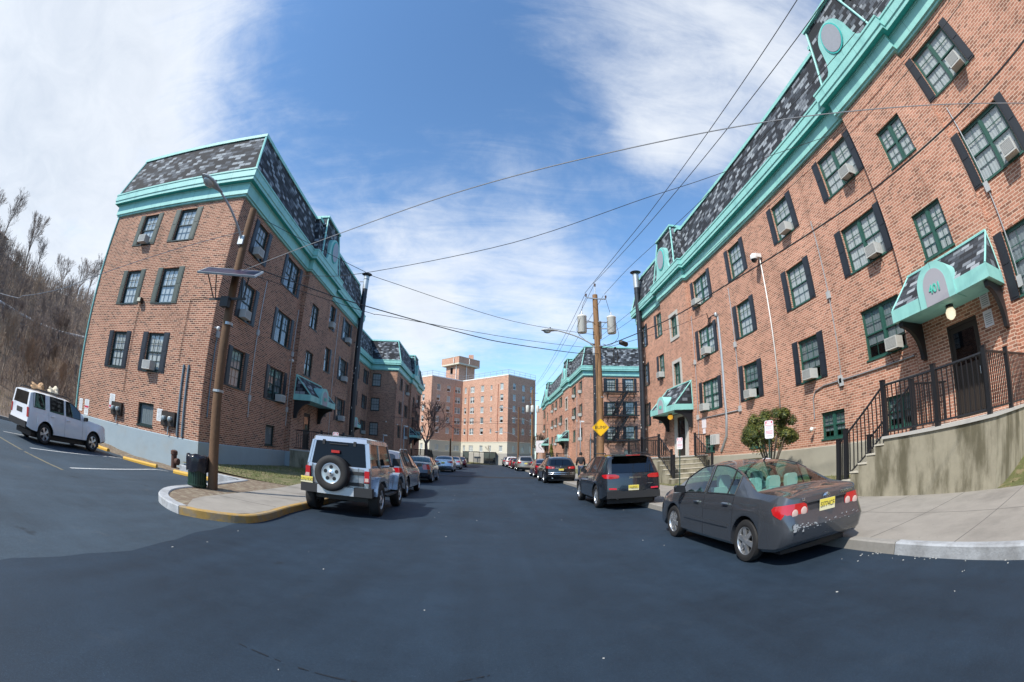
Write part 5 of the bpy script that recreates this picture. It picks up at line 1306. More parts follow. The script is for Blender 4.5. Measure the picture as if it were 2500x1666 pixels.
# electrical cabinet on the mast and white box by the basement window
o = empty('utility_box', (12.28, 21.35, 2.0), 0, 'white slatted utility box over the basement window by the conduit', 'utility box')
mb = MB(); mb.box(-.22, 0, -.34, .34, 0, .56); inst('housing', mb.mesh('housing', ACW), o); mb = MB()
for k in range(3): mb.box(-.226, -.2205, -.25 + k * .2, -.16 + k * .2, .06, .50)
inst('slats', mb.mesh('slats', ACG), o)
o = empty('notice_board', (12.29, 22.8, 2.7), 0, 'two white paper notices on the wall beside the grey conduit mast', 'notice')
mb = MB(); mb.box(-.012, 0, -.26, .26, .32, .85); mb2 = MB(); mb2.box(-.012, 0, -.16, .16, 0, .28); inst('upper_notice', mb.mesh('upper_notice', SIGNW), o); inst('lower_notice', mb2.mesh('lower_notice', SIGNW), o)
o = empty('notice_board', (12.04, 4.45, 3.55), 0, 'two framed notices on the wall beside the dark 401 door', 'notice')
for z, h in ((0, .42), (.5, .45)):
    mb = MB(); mb.box(-.012, -.001, -.17, .17, z, z + h); q = inst('notice', mb.mesh('notice', SIGNW), o); mb = MB()
    for k in range(6): mb.box(-.0145, -.0125, -.12, .12, z + .06 + k * .05, z + .08 + k * .05)
    inst('small_print', mb.mesh('small_print', MATS['print_grey']), q)
# mast head with drip loops on the conduit mast
o = empty('service_head', (12.16, 20.25, 8.85), 0, 'black service head with cable loops on top of the grey conduit mast', 'service head')
mb = MB(); mb.lathe([(.09, -.05), (.12, .05), (.10, .16), (0, .2)], n=12); inst('cap', mb.mesh('cap', STEEL, smooth=40), o)
for k in range(4): mb = MB(); mb.tube(catmull([(-.05, 0, .05), (-.30, .1 * k, -.05), (-.35, .2 + .1 * k, -.55), (-.45, .1, -.35), (-.7, -.2, .05)], 5), .02, 5); inst('cable_loop', mb.mesh('cable_loop', BLACK), o)
wire('service wire from the new pole to the mast on the 401 block wall', [(5.6, 21.0, 7.0), (11.5, 20.1, 8.9)], .012, .15)
# ---------------------------------------------------------------- kerbside objects
TC = empty('trash_can', (-7.02, 9.16, .13), R(20), 'dark green slatted trash can lined with a black bag beside the old pole', 'trash can')
TC.scale = (.9, .9, .9)
mb = MB(); n = 24
for k in range(n):
    a = 2 * PI * k / n; M = Matrix.Rotation(a, 4, 'Z'); mb.prism([(-.028, .02), (.028, .02), (.033, .80), (-.033, .80)], .012, 'y', .272, M)
inst('slats', mb.mesh('slats', POSTG), TC)
mb = MB()
for z, r in ((.06, .285), (.45, .295), (.78, .30)): mb.lathe([(r, z), (r + .015, z), (r + .015, z + .04), (r, z + .04), (r, z)], n=28)
inst('hoops', mb.mesh('hoops', POSTG), TC)
mb = MB(); rr = random.Random(2); prof = [(.24, .08), (.262, .3), (.264, .80), (.30, .86), (.335, .88), (.355, .80), (.345, .62), (.335, .44)]; K = 40; v = []
for i, (r, z) in enumerate(prof):
    for k in range(K):
        a = 2 * PI * k / K; j = .012 * math.sin(9 * a + i) + .012 * math.sin(17 * a + i * 2) + rr.uniform(-.004, .004) if i > 2 else 0
        v.append(((r + j) * math.cos(a), (r + j) * math.sin(a), z + (.03 * math.sin(5 * a + 1) if i > 5 else .015 * math.sin(7 * a)) * (i > 2)))
mb.add(v, [(i * K + k, i * K + (k + 1) % K, (i + 1) * K + (k + 1) % K, (i + 1) * K + k) for i in range(len(prof) - 1) for k in range(K)])
inst('bag', mb.mesh('bag', mat('bag_black', (.012, .014, .022), .22, bump=.3, bscale=12), smooth=True), TC)
mb = MB(); mb.lathe([(0, .10), (.24, .10)], n=20); inst('floor', mb.mesh('floor', BLACK), TC)
def wheel_stop(label, a, b, z):
    a, b = Vector(a), Vector(b); t = b - a; o = empty('wheel_stop', (a.x, a.y, z), math.atan2(t.y, t.x), label, 'wheel stop', 'yellow wheel stops in the lot'); L = t.length
    mb = MB(); mb.prism([(-.09, 0), (.09, 0), (.085, .07), (.05, .12), (-.05, .12), (-.085, .07)], L, 'x', 0); inst('bar', mb.mesh('bar', YEL), o)
    mb = MB()
    for q in (.2, .8): mb.lathe([(.02, .12), (.02, .124), (0, .125)], (L * q, 0, 0), 8)
    inst('bolt', mb.mesh('bolt', BLACK), o)
wheel_stop('yellow wheel stop beside the parked white off-roader', (-12.9, 11.75), (-11.35, 12.15), -.05); wheel_stop('yellow wheel stop partly hidden behind the trash can', (-10.25, 11.95), (-8.6, 12.25), -.04); wheel_stop('yellow wheel stop in front of the parked off-roader', (-16.4, 12.3), (-14.5, 12.2), .0)
o = empty('standpipe', (-12.3, 14.3, -.25), 0, 'rusty brown fire standpipe at the foot of the gable', 'standpipe'); RUSTD = mat('rust_dark', (.075, .035, .025), .8, var=.3)
mb = MB(); mb.lathe([(.0, 0), (.13, 0), (.13, .62), (.16, .64), (.16, .78), (.10, .82), (0, .83)], n=14); inst('body', mb.mesh('body', RUSTD, smooth=40), o); mb = MB(); mb.lathe([(.0, 0), (.13, 0), (.14, .05), (.14, .16), (0, .17)], n=14, ax='x', M=Matrix.Translation((.10, 0, .38))); inst('outlet', mb.mesh('outlet', RUSTD, smooth=40), o)
# ---------------------------------------------------------------- vegetation
def bare_tree_mesh(seed, h, spread=1.0, depth=5, r0=None, upr=.55, minr=.012, fork=.22):
    rg = random.Random(seed); tk, cr = MB(), MB(); r0 = r0 or h * .022
    def grow(p, d, l, r, lev):
        n = 4 if lev == 0 else 3; pts = [p]; q = Vector(p); dd = d.copy(); rs = [r]
        for i in range(n):
            dd = (dd + Vector((rg.uniform(-1, 1), rg.uniform(-1, 1), rg.uniform(-.3, .8))) * .10 + Vector((0, 0, .05 * upr))).normalized(); q = q + dd * l / n; pts.append(q.copy()); rs.append(r * (1 - .35 * (i + 1) / n))
        (tk if lev == 0 else cr).tube(pts, rs, 7 if lev == 0 else (5 if lev < 3 else 3), caps=False)
        if lev >= depth: return
        k = rg.choice((2, 3)) if lev else rg.choice((3, 4))
        for j in range(k):
            ax = Vector((rg.uniform(-1, 1), rg.uniform(-1, 1), rg.uniform(-.2, .2))).normalized(); ang = rg.uniform(.28, .75) * spread
            nd = Matrix.Rotation(ang, 3, ax) @ dd; nd = (nd + Vector((0, 0, upr * .35))).normalized()
            grow(pts[-1] if j else pts[-1], nd, l * rg.uniform(.62, .82), max(minr, rs[-1] * rg.uniform(.55, .75)), lev + 1)
        if lev > 0:
            for j in range(2):
                i = rg.randint(1, n - 1); ax = Vector((rg.uniform(-1, 1), rg.uniform(-1, 1), 0)).normalized(); nd = (Matrix.Rotation(rg.uniform(.5, .95), 3, ax) @ dd + Vector((0, 0, .15))).normalized()
                grow(pts[i], nd, l * rg.uniform(.45, .6), max(minr, rs[i] * .45), lev + 2)
    grow(Vector((0, 0, 0)), Vector((rg.uniform(-.06, .06), rg.uniform(-.06, .06), 1)), h * fork, r0, 0)
    return tk, cr
TMESH = []
HBARK = mat('hill_bark', (.15, .125, .11), .95, var=.3); HTAN = mat('hill_bark_tan', (.32, .25, .19), .95, var=.25); HTWIG = mat('hill_twig', (.19, .15, .13), .95)
for i, (hh, m1) in enumerate(((9, HBARK), (10, HBARK), (8, HTAN), (7, HTAN))):
    t_, c_ = bare_tree_mesh(40 + i, hh, .95, 6, minr=.016, upr=.7, fork=.30); TMESH.append((t_.mesh('trunk', m1), c_.mesh('crown', m1 if i > 1 else HTWIG)))
rg = random.Random(11); NT = 0
crest = [(-62, 16.5), (-63, 21.5), (-62, 27), (-64, 30.5), (-62, 35.5), (-61, 41), (-63, 47)] + [(-62, 12), (-60, 38)]
slope = [(-27.5, 11.2), (-28.6, 14.5), (-27.2, 16.2), (-29.2, 18.6), (-28.0, 20.6), (-30.5, 13.2), (-31, 16.8), (-30.2, 21.8)] + [(rg.uniform(-50, -32), rg.uniform(8, 34)) for k in range(30)]
ORD = ['first', 'second', 'third']
for i, (x, y) in enumerate(crest + slope):
    big = i < len(crest); near = len(crest) <= i < len(crest) + 8
    tm, cm_ = TMESH[i % 2] if big or (not near and i % 3) else TMESH[2 + i % 2]; s = rg.uniform(.62, .9) if big else (rg.uniform(.42, .6) if near else rg.uniform(.36, .62))
    if big and i in (1, 2): s = .85
    lab = ('bare tree standing on the crest of the hill against the sky' if big else ('pale bare small tree at the foot of the hill behind the lot' if near else 'bare grey tree on the wooded hillside'))
    o = empty('bare_tree', (x, y, hill(x, y) - .15), rg.uniform(0, 6.28), lab, 'bare tree', 'bare trees on the hill ' + ('crest' if big else ('foot' if near else 'side'))); o.scale = (s, s, s * rg.uniform(.95, 1.15)); inst('trunk', tm, o); inst('crown', cm_, o)
# brush over the slope: nobody could count it
mb = MB()
for i in range(6500):
    x = -rg.uniform(26.0, 60); y = rg.uniform(-4, 55)
    if x > -28 and rg.random() < .4: continue
    z0 = hill(x, y); h = rg.uniform(.9, 2.6) * (1.15 if x < -34 else .8); lx, ly = rg.uniform(-.5, .5), rg.uniform(-.5, .5); r = rg.uniform(.008, .02) * (1 + (-x - 26) / 28); mb.cur = 0 if rg.random() < .6 else 1
    a = (x, y, z0); b = (x + lx * .5, y + ly * .5, z0 + h * .55); c = (x + lx, y + ly, z0 + h)
    mb.tube([a, b, c], [r * 1.3, r, r * .5], 3, caps=False)
    for k in range(5): d = rg.uniform(.3, .95); e = Vector(a).lerp(Vector(c), d); mb.tube([e, (e.x + rg.uniform(-.5, .5), e.y + rg.uniform(-.5, .5), e.z + rg.uniform(.2, .8))], [r * .7, r * .3], 3, caps=False)
o = mb.build('undergrowth', [HTWIG, HTAN]); tag(o, kind='stuff')
mb = MB()
for i in range(2600):
    x = -rg.uniform(20.6, 27.5); y = rg.uniform(0, 22); z0 = hill(x, y); a = rg.uniform(0, PI); dx, dy = .012 * math.cos(a), .012 * math.sin(a); l = rg.uniform(.15, .55)
    mb.add([(x - dx, y - dy, z0), (x + dx, y + dy, z0), (x + rg.uniform(-.15, .15), y + rg.uniform(-.15, .15), z0 + l)], [(0, 1, 2)])
o = mb.build('dry_grass', mat('dry_grass', (.34, .26, .15), .9)); tag(o, kind='stuff')
# street tree before the tower and smaller ones right of the distant poles
def street_tree(label, x, y, h, seed, m=BARK, spread=1.1, z=.1):
    tk, cr = bare_tree_mesh(seed, h, spread, 6, r0=h * .026, minr=h * .0026, upr=.35, fork=.25); o = empty('bare_tree', (x, y, z), 0, label, 'bare tree'); tk.build('trunk', m, o, smooth=60); cr.build('crown', m, o)
street_tree('round bare tree at the end of the pavement, in front of the tower', -8.2, 64, 12.5, 8, mat('bark_red', (.15, .10, .085), .9, var=.2), 1.25)
street_tree('bare tree at the street end beside the transformer pole', 10.3, 90, 8.5, 23, BARK, 1.2); street_tree('small pale bare tree directly before the tower', 2.0, 99, 5.0, 31, BARKP, 1.0, .3)
def leafy(label, name, x, y, z0, blobs, nleaf, m_list, stems, ls=.05, cat='shrub'):
    o = empty(name, (x, y, z0), 0, label, cat); rg = random.Random(9); mb = MB()
    for s_ in stems: mb.tube(catmull(s_[0], 4), s_[1], 6)
    mb.build('trunk', BARK, o, smooth=60); mb = MB()
    for i in range(nleaf):
        c, r = blobs[rg.randrange(len(blobs))]; u = Vector((rg.gauss(0, 1), rg.gauss(0, 1), rg.gauss(0, 1))).normalized(); d = rg.random() ** .35
        p = Vector(c) + Vector((u.x * r[0], u.y * r[1], u.z * r[2])) * d; s = ls * rg.uniform(.6, 1.5); a = Vector((rg.gauss(0, 1), rg.gauss(0, 1), rg.gauss(0, .6))).normalized(); b = (a.cross(u)).normalized() if a.cross(u).length > .01 else a.orthogonal()
        nn = (u + Vector((0, 0, .7))).normalized(); a2 = (a - nn * a.dot(nn)).normalized(); b2 = nn.cross(a2); mb.cur = rg.choices(range(len(m_list)), [4, 3, 2][:len(m_list)])[0]
        mb.add([p - a2 * s, p + b2 * s * .42, p + a2 * s, p - b2 * s * .42], [(0, 1, 2, 3)])
    mb.build('foliage', m_list, o); return o
LF = [mat('leaf_olive', (.075, .10, .016), .6, var=.2), mat('leaf_dark', (.035, .055, .012), .6), mat('leaf_yellow', (.17, .17, .03), .6)]
rb = random.Random(4); bl = [((0, 0, 1.75), (.72, .65, .62)), ((.05, 0, 2.15), (.55, .5, .48)), ((-.5, 0, 1.6), (.48, .5, .5)), ((.5, .05, 1.65), (.50, .5, .52)), ((-.25, -.1, 2.35), (.36, .35, .36)), ((.42, 0, 2.3), (.34, .35, .32))]
for k in range(34): a = rb.uniform(0, 2 * PI); e = rb.uniform(-.5, 1.2); bl.append(((.88 * math.cos(a) * math.cos(e), .8 * math.sin(a) * math.cos(e), 1.9 + .78 * math.sin(e)), (.24, .24, .22)))
st_ = []
for k in range(7): a = k * .9; st_.append(([(.03 * math.cos(a), .03 * math.sin(a), 0), (.10 * math.cos(a), .10 * math.sin(a), .5), (.32 * math.cos(a), .3 * math.sin(a), 1.1), (.55 * math.cos(a), .5 * math.sin(a), 1.7)], [.05, .045, .03, .015][:1] * 1 and .03))
SHR = leafy('round clipped olive-green shrub on bare stems before the 401 block', 'shrub', 10.2, 13.5, .2, bl, 24000, LF, st_, .034)
SHR.scale = (1.12, 1.12, 1.02)
leafy('small pointed evergreen beside the fire-escape block, near the farther porch', 'conifer', 10.9, 73, .1, [((0, 0, .9), (.75, .75, .9)), ((0, 0, 1.9), (.55, .55, .9)), ((0, 0, 2.8), (.32, .32, .8)), ((0, 0, 3.5), (.15, .15, .5))], 3000, [LF[2], LF[0], LF[1]], [([(0, 0, 0), (0, 0, 3)], .05)], .12, 'evergreen')
# dark iron fence before the far left block
FC = empty('iron_fence', (-7.6, 69.5, .1), 0, 'black iron fence panels near the round bare tree', 'fence'); railing('fence_panel', FC, [(0, 0, 0), (0, 14, 0)], 1.4, .3); railing('fence_panel', FC, [(0, 0, 0), (-3.4, 0, 0)], 1.4, .3)
# ---------------------------------------------------------------- cars
def paint(name, col, rough=.28, metal=.5, coat=1, dirt=.06):
    m = mat(name, col, rough, metal, var=dirt, vscale=1.5, coat=coat); return m


def interp(P, x):
    if x <= P[0][0]: return P[0][1]
    for (a, b), (c, d) in zip(P, P[1:]):
        if x <= c: t = (x - a) / (c - a) if c > a else 0; return b + (d - b) * t
    return P[-1][1]


def sm_interp(P, x):
    """Catmull-Rom through (x, y) points, x increasing"""
    n = len(P)
    if x <= P[0][0]: return P[0][1]
    if x >= P[-1][0]: return P[-1][1]
    for i in range(n - 1):
        if P[i][0] <= x <= P[i + 1][0]:
            x0, y0 = P[i]; x1, y1 = P[i + 1]; h = x1 - x0; t = (x - x0) / h
            m0 = (y1 - P[i - 1][1]) / (x1 - P[i - 1][0]) if i > 0 else (y1 - y0) / h
            m1 = (P[i + 2][1] - y0) / (P[i + 2][0] - x0) if i < n - 2 else (y1 - y0) / h
            s = (y1 - y0) / h
            if s == 0: m0 = m1 = 0
            else:
                m0 = max(min(m0 / s, 2.5), 0) * s; m1 = max(min(m1 / s, 2.5), 0) * s
            return (2 * t ** 3 - 3 * t * t + 1) * y0 + (t ** 3 - 2 * t * t + t) * h * m0 + (-2 * t ** 3 + 3 * t * t) * y1 + (t ** 3 - t * t) * h * m1


WHC = {}
def wheel_meshes(r, wd, rimr, style, rimm):
    key = (r, wd, rimr, style, rimm.name)
    if key in WHC: return WHC[key]
    t = MB(); h = wd / 2
    t.lathe([(rimr - .02, -h + .03), (rimr, -h + .01), (r * .80, -h), (r * .95, -h + .012), (r, -h + .045), (r, h - .045), (r * .95, h - .012), (r * .80, h), (rimr, h - .01), (rimr - .02, h - .03)], n=40, ax='x')
    tm = t.mesh('wheel', RUBBER, smooth=50)
    m = MB(); o = h - .018
    m.lathe([(rimr - .004, o - .06), (rimr + .008, o), (rimr - .012, o + .004), (rimr - .022, o - .02), (rimr - .03, -h + .04), (rimr - .01, -h + .03)], n=40, ax='x')
    m.lathe([(0, o + .01), (.045, o + .008), (.065, o - .004), (.07, o - .03), (0, o - .03)], n=20, ax='x')
    if style == 'jeep':
        m.lathe([(.05, o - .004), (rimr * .55, o - .02), (rimr - .012, o - .006)], n=40, ax='x')
        m.cur = 1
        for k in range(5):
            a = 2 * PI * k / 5 + PI / 2; m.lathe([(0, o - .008), (rimr * .185, o - .008), (rimr * .19, o - .02)], (0, rimr * .60 * math.cos(a), rimr * .60 * math.sin(a)), 16, 'x')
        m.lathe([(0, o + .012), (.02, o + .012)], n=12, ax='x')
        m.cur = 0
    K = {'five': 5, 'seven': 7, 'ten': 10, 'jeep': 0, 'six': 6}[style]; sw = {'five': .38, 'seven': .25, 'ten': .12, 'jeep': .62, 'six': .34}[style]
    for k in range(K):
        a = 2 * PI * k / K + .3; M = Matrix.Rotation(a, 4, 'X'); r1, r2 = .05, rimr - .015; w1 = {'jeep': .045, 'seven': .030}.get(style, .028); w2 = r2 * math.tan(PI / K) * sw * (1.25 if style == 'jeep' else 1)
        x0, x1 = o - .035, o - .002
        vs = [(x0, -w1, r1), (x0, w1, r1), (x0, w2, r2), (x0, -w2, r2), (x1 + .008, -w1, r1), (x1 + .008, w1, r1), (x1 - .008, w2, r2), (x1 - .008, -w2, r2)]
        m.add([tuple(M @ Vector(p)) for p in vs], [(0, 3, 2, 1), (4, 5, 6, 7), (0, 1, 5, 4), (2, 3, 7, 6), (1, 2, 6, 5), (3, 0, 4, 7)])
    rm = m.mesh('rim', [rimm, BLACK], smooth=30)
    b = MB(); b.lathe([(0, o - .075), (rimr - .02, o - .075)], n=24, ax='x'); bm = b.mesh('brake_disc', BLACK)
    WHC[key] = (tm, rm, bm); return WHC[key]


def add_wheel(root, x, y, r, wd, rimr, style, rimm, side):
    tm, rm, bm = wheel_meshes(r, wd, rimr, style, rimm); o = inst('wheel', tm, root, (x, y, r), 0 if side > 0 else PI); inst('rim', rm, o); inst('brake_disc', bm, o); return o


def plate(root, txt, x, y, z, yel=True, wd=.305, h=.155, tilt=0):
    o = bpy.data.objects.new('licence_plate', None)
    mb = MB(); mb.box(-wd / 2, wd / 2, -.006, 0, -h / 2, h / 2); o = inst('licence_plate', mb.mesh('licence_plate', PLATE), root, (x, y, z)); o.rotation_euler = (tilt, 0, 0)
    mb = MB(); mb.box(-wd / 2 + .003, wd / 2 - .003, -.0075, -.0062, -h * .12, h / 2 - .003); inst('plate_tint', mb.mesh('plate_tint', PLATEY), o)
    if txt: text('lettering', txt, h * .66, INK, o, (0, -.0085, -.003), 0, .0008, False, sx=.8)
    return o


def car(name, label, x, y, S, body, rz=0, group='cars parked along the kerbs', cat='car', z=0):
    """S: dict. y measured from the rear bumper (0) to the nose (L); x across; rear faces -Y."""
    L, W, H = S['L'], S['W'] / 2, S['H']; rw, fw, r = S['rw'], S['fw'], S['r']; Ra = r + S.get('gap', .055)
    root = empty(name, (x, y, z), rz, label, cat, group); wz = r
    st = sorted(set([round(v, 3) for v in [0, .015, .05, .1, .17, .26, .38] + lin(.5, L - .5, int(L / .16)) + [L - .38, L - .26, L - .17, L - .09, L - .03, L]
         + [c + Ra * math.cos(a) for c in (rw, fw) for a in lin(0, PI, 15)] + [c + Ra + .001 for c in (rw, fw)] + [c - Ra - .001 for c in (rw, fw)] + S.get('pill', [])]))
    clean = [st[0]]
    for v in st[1:]:
        if v - clean[-1] > .004: clean.append(v)
    st = clean
    belt0 = S['belt']; top = S['top']; wr = S['wr']; zlow = S['zlow']
    plan = S.get('plan', [(0, .86), (.05, .925), (.17, .97), (.5, .995), (1.2, 1), (L - 1.2, 1), (L - .5, .975), (L - .17, .90), (L - .05, .82), (L, .72)])
    tilt = S.get('tilt', [(0, 0), (.3, 0), (.75, -.0), (H, .0)])   # extra y offset at the tail by height
    def ring(yy):
        tp = sm_interp(top, yy); bl = min(interp(belt0, yy), tp - .02); w = W * sm_interp(plan, yy)
        low = interp(zlow, yy); arch = low
        for c in (rw, fw):
            d = abs(yy - c)
            if d < Ra: arch = max(arch, wz + math.sqrt(max(0, Ra * Ra - d * d)) - .0)
        inarch = arch > low + .01; g_ = max(0, tp - bl); gf = min(1, g_ / max(.05, H - S['bref'])); wtop = w * .955 + (wr - w * .955) * (gf ** .8)
        zm = max(low + (bl - low) * .42, arch + .035 if inarch else 0); fl = S.get('flare', 0) if inarch else 0
        return [(0, arch if inarch else low + .02), (w * .93, arch if inarch else low), (w * .985 + fl, (arch + .004) if inarch else low + .05), (w * 1.0 + fl * .6, zm), (w * .99, low + (bl - low) * .80 if not inarch or arch + .06 < low + (bl - low) * .8 else zm + .03), (w * .955, bl),
                (w * .955 + (wtop - w * .955) * .06, bl + g_ * .07), (w * .955 + (wtop - w * .955) * .92, bl + g_ * .88), (wtop - .035 if gf > .3 else wtop * .97, tp - .022 - .03 * gf), (wtop * .55, tp - .006), (0, tp)]
    rings = [ring(v) for v in st]; NR = len(rings[0])
    def P(i, j, s):
        xx, zz = rings[i][j]; yy = st[i]; off = interp(tilt, zz) * max(0, 1 - yy / S.get('tl', .7)); offn = interp(S.get('nose', [(0, 0), (H, 0)]), zz) * max(0, 1 - (L - yy) / .6)
        return (s * xx, yy + off - offn, zz)
    B, Gl, Gd, Lo = MB(), MB(), MB(), MB(); win = S['win']; ws = S['ws']; bk = S.get('bk')
    for i in range(len(st) - 1):
        ym = (st[i] + st[i + 1]) / 2
        for j in range(NR - 1):
            tgt = B; glass = False
            if j == 6 and any(a < ym < b for a, b in win) and rings[i][7][1] - rings[i][6][1] > .10: tgt = Gl; glass = True
            if j in (8, 9) and ws[0] < ym < ws[1]: tgt = Gd
            if bk and j in (8, 9) and bk[0] < ym < bk[1]: tgt = Gd
            if S.get('clad') and j in (0, 1) : tgt = Lo
            for s in (1, -1):
                q = [P(i, j, s), P(i + 1, j, s), P(i + 1, j + 1, s), P(i, j + 1, s)]
                if s < 0: q = q[::-1]
                tgt.quad(*q)
    for e, i in ((0, 0), (1, len(st) - 1)):   # end caps
        for j in range(NR - 1):
            q = [P(i, j, -1), P(i, j, 1), P(i, j + 1, 1), P(i, j + 1, -1)]
            (B if not (S.get('clad') and rings[i][j][1] < S['clad']) else Lo).quad(*(q if e == 0 else q[::-1]))
    B.build('body', body, root, smooth=38, merge=True)
    sd = Gl.build('side_glass', S.get('gside', DGL), root, smooth=True, merge=True) if Gl.v else None
    if Gd.v: Gd.build('windscreen', S.get('gback', DGL), root, smooth=True, merge=True)
    if Lo.v: Lo.build('lower_cladding', PLAST, root, smooth=38, merge=True)
    mb = MB(); mb.box(-W + .22, W - .22, .30, L - .35, .17, .34); mb.box(-W + .30, W - .30, rw - Ra, rw + Ra, .34, r * 1.2); mb.build('underbody', BLACK, root)
    xo = W - S['tw'] / 2 - .012
    for s in (1, -1):
        for yy in (rw, fw): add_wheel(root, s * xo, yy, r, S['tw'], S['rimr'], S['style'], S.get('rimm', ALLOY), s)
        # wheel wells
        mb = MB()
        for c in (rw, fw): mb.lathe([(Ra + .004, -.11), (Ra + .004, .11), (0, .11)] if s < 0 else [(0, -.11), (Ra + .004, -.11), (Ra + .004, .11)], (s * (xo - .04), c, wz), 24, 'x')
        # mirror
        mz, my = S['mir']; mb = MB(); xm = s * (W * .955 + .02)
        mb.prism([(0, 0), (s * .06, -.01), (s * .20, .01), (s * .21, .10), (s * .18, .135), (s * .03, .12)], .10, 'y', my, Matrix.Translation((xm - s * .02, 0, mz))); mb.build('wing_mirror', S.get('mirm', body), root, smooth=30)
        for yy in S.get('hand', []): mb = MB(); bz = interp(belt0, yy) - .13; xx = W * 1.0 + .0; mb.prism([(0, 0), (.035, .004), (.04, .02), (0, .03)] if s > 0 else [(0, 0), (-.035, .004), (-.04, .02), (0, .03)], .17, 'y', yy, Matrix.Translation((s * (W * .988), 0, bz))); mb.build('door_handle', S.get('hm', body), root)
    # door shut lines: thin dark strips
    mb = MB()
    for yy in S.get('doors', []):
        rg_ = ring(yy)
        for s in (1, -1):
            for j in range(2, 5):
                a, b = rg_[j], rg_[j + 1]; mb.quad((s * (a[0] + .0015), yy - .004, a[1]), (s * (a[0] + .0015), yy + .004, a[1]), (s * (b[0] + .0015), yy + .004, b[1]), (s * (b[0] + .0015), yy - .004, b[1]))
    if mb.v: mb.build('door_gap', BLACK, root)
    for s in (1, -1):
        for a_, b_ in win:
            yy_ = [v for v in st if a_ - .001 <= v <= b_ + .001 and ring(v)[7][1] - ring(v)[6][1] > .10]
            if len(yy_) < 2: continue
            lo_ = [(s * (ring(v)[6][0] + .003), v, ring(v)[6][1]) for v in yy_]; hi_ = [(s * (ring(v)[7][0] + .003), v, ring(v)[7][1]) for v in yy_]
            m_ = MB(); m_.tube(lo_ + hi_[::-1] + [lo_[0]], .011, 5, caps=False); m_.build('window_trim', PLAST, root)
    # side window posts
    mb = MB()
    for yy in S.get('posts', []):
        a, b = ring(yy)[6], ring(yy)[7]
        for s in (1, -1): mb.tube([(s * (a[0] + .004), yy, a[1] - .01), (s * (b[0] + .004), yy - .01, b[1] + .01)], .014, 5)
    if mb.v: mb.build('window_post', PLAST, root)
    root['_'] = 0; del root['_']
    return root, ring, P, st


def tail_y(S, z): return interp(S.get('tilt', [(0, 0), (9, 0)]), z)


def lamp_pair(root, S, ring, poly, m=REDL, name='tail_lamp', depth=.30, out=.012, wrap=True, inner=None):
    """poly: (x as share of half width, z) outline on the right half; the lens follows tail and flank"""
    W = S['W'] / 2
    for s in (1, -1):
        mb = MB(); n = len(poly)
        def pt(fx, z):
            # fx<=1 on the tail face; >1 wraps along the flank
            r0 = ring(0.0); w0 = interp_r(r0, z)
            if fx <= 1: return (s * (w0 * fx + (out if fx > .97 else 0)), tail_y(S, z) - out, z)
            yy = (fx - 1) * 1.0; w = interp_r(ring(yy), z); return (s * (w + out), yy + tail_y(S, z) * max(0, 1 - yy / S.get('tl', .7)), z)
        # strip columns
        xs = sorted(set([p[0] for p in poly] + [p for p in (.5, .6, .7, .8, .9, .96, 1.0, 1.03, 1.08, 1.15, 1.22, 1.3, 1.4) if min(q[0] for q in poly) < p < max(q[0] for q in poly)]))
        def span(fx):
            zs = []
            for i in range(n):
                (a, b), (c, d) = poly[i], poly[(i + 1) % n]
                if min(a, c) - 1e-6 <= fx <= max(a, c) + 1e-6:
                    if abs(c - a) < 1e-6: zs += [b, d]
                    else: zs.append(b + (d - b) * (fx - a) / (c - a))
            return min(zs), max(zs)
        cols = []
        for fx in xs: a, b = span(fx); cols.append([pt(fx, a + (b - a) * k / 4) for k in range(5)])
        for i in range(len(cols) - 1):
            for k in range(4):
                q = [cols[i][k], cols[i + 1][k], cols[i + 1][k + 1], cols[i][k + 1]]
                mb.quad(*(q if s > 0 else q[::-1]))
        l = mb.build(name, m, root, smooth=True, merge=True)
        if inner:
            for fx, z, rr in inner:
                p = Vector(pt(fx, z)); q = Vector(pt(fx + .02, z)); t = (q - p).normalized(); nn = Vector((t.y, -t.x, 0)) * (1 if s > 0 else -1); ang = math.atan2(nn.y, nn.x) + PI / 2
                mb = MB(); mb.lathe([(0, .007), (rr * .6, .006), (rr, .003), (rr * 1.1, 0)], n=18, ax='y'); c_ = inst('reverse_lens', mb.mesh('reverse_lens', WHL, smooth=True), l, tuple(p + nn * .004), ang + PI)


def interp_r(rg_, z):
    pts = [(p[1], p[0]) for p in rg_[1:9]]
    for (a, b), (c, d) in zip(pts, pts[1:]):
        if a <= z <= c and c > a: return b + (d - b) * (z - a) / (c - a)
    return pts[0][1] if z < pts[0][0] else pts[-1][1]


def rear_panel(root, name, S, ring, pts, m, out=.008, flat=False, parent=None):
    """polygon on the tail face; pts in metres (x, z)"""
    mb = MB(); mb.poly([(x, tail_y(S, z) - out, z) for x, z in pts]); o = mb.build(name, m, parent or root)
    if o.data.polygons[0].normal.y > 0: o.data.flip_normals()
    return o


def rbox(root, name, x0, x1, y0, y1, z0, z1, m, parent=None):
    mb = MB(); mb.box(x0, x1, y0, y1, z0, z1); return mb.build(name, m, parent or root)


def grid_glass(root, name, S, pts4, m, out=.006, parent=None):
    (xa, za), (xb, zb), (xc, zc), (xd, zd) = pts4
    return rear_panel(root, name, S, None, pts4, m, out, parent=parent)


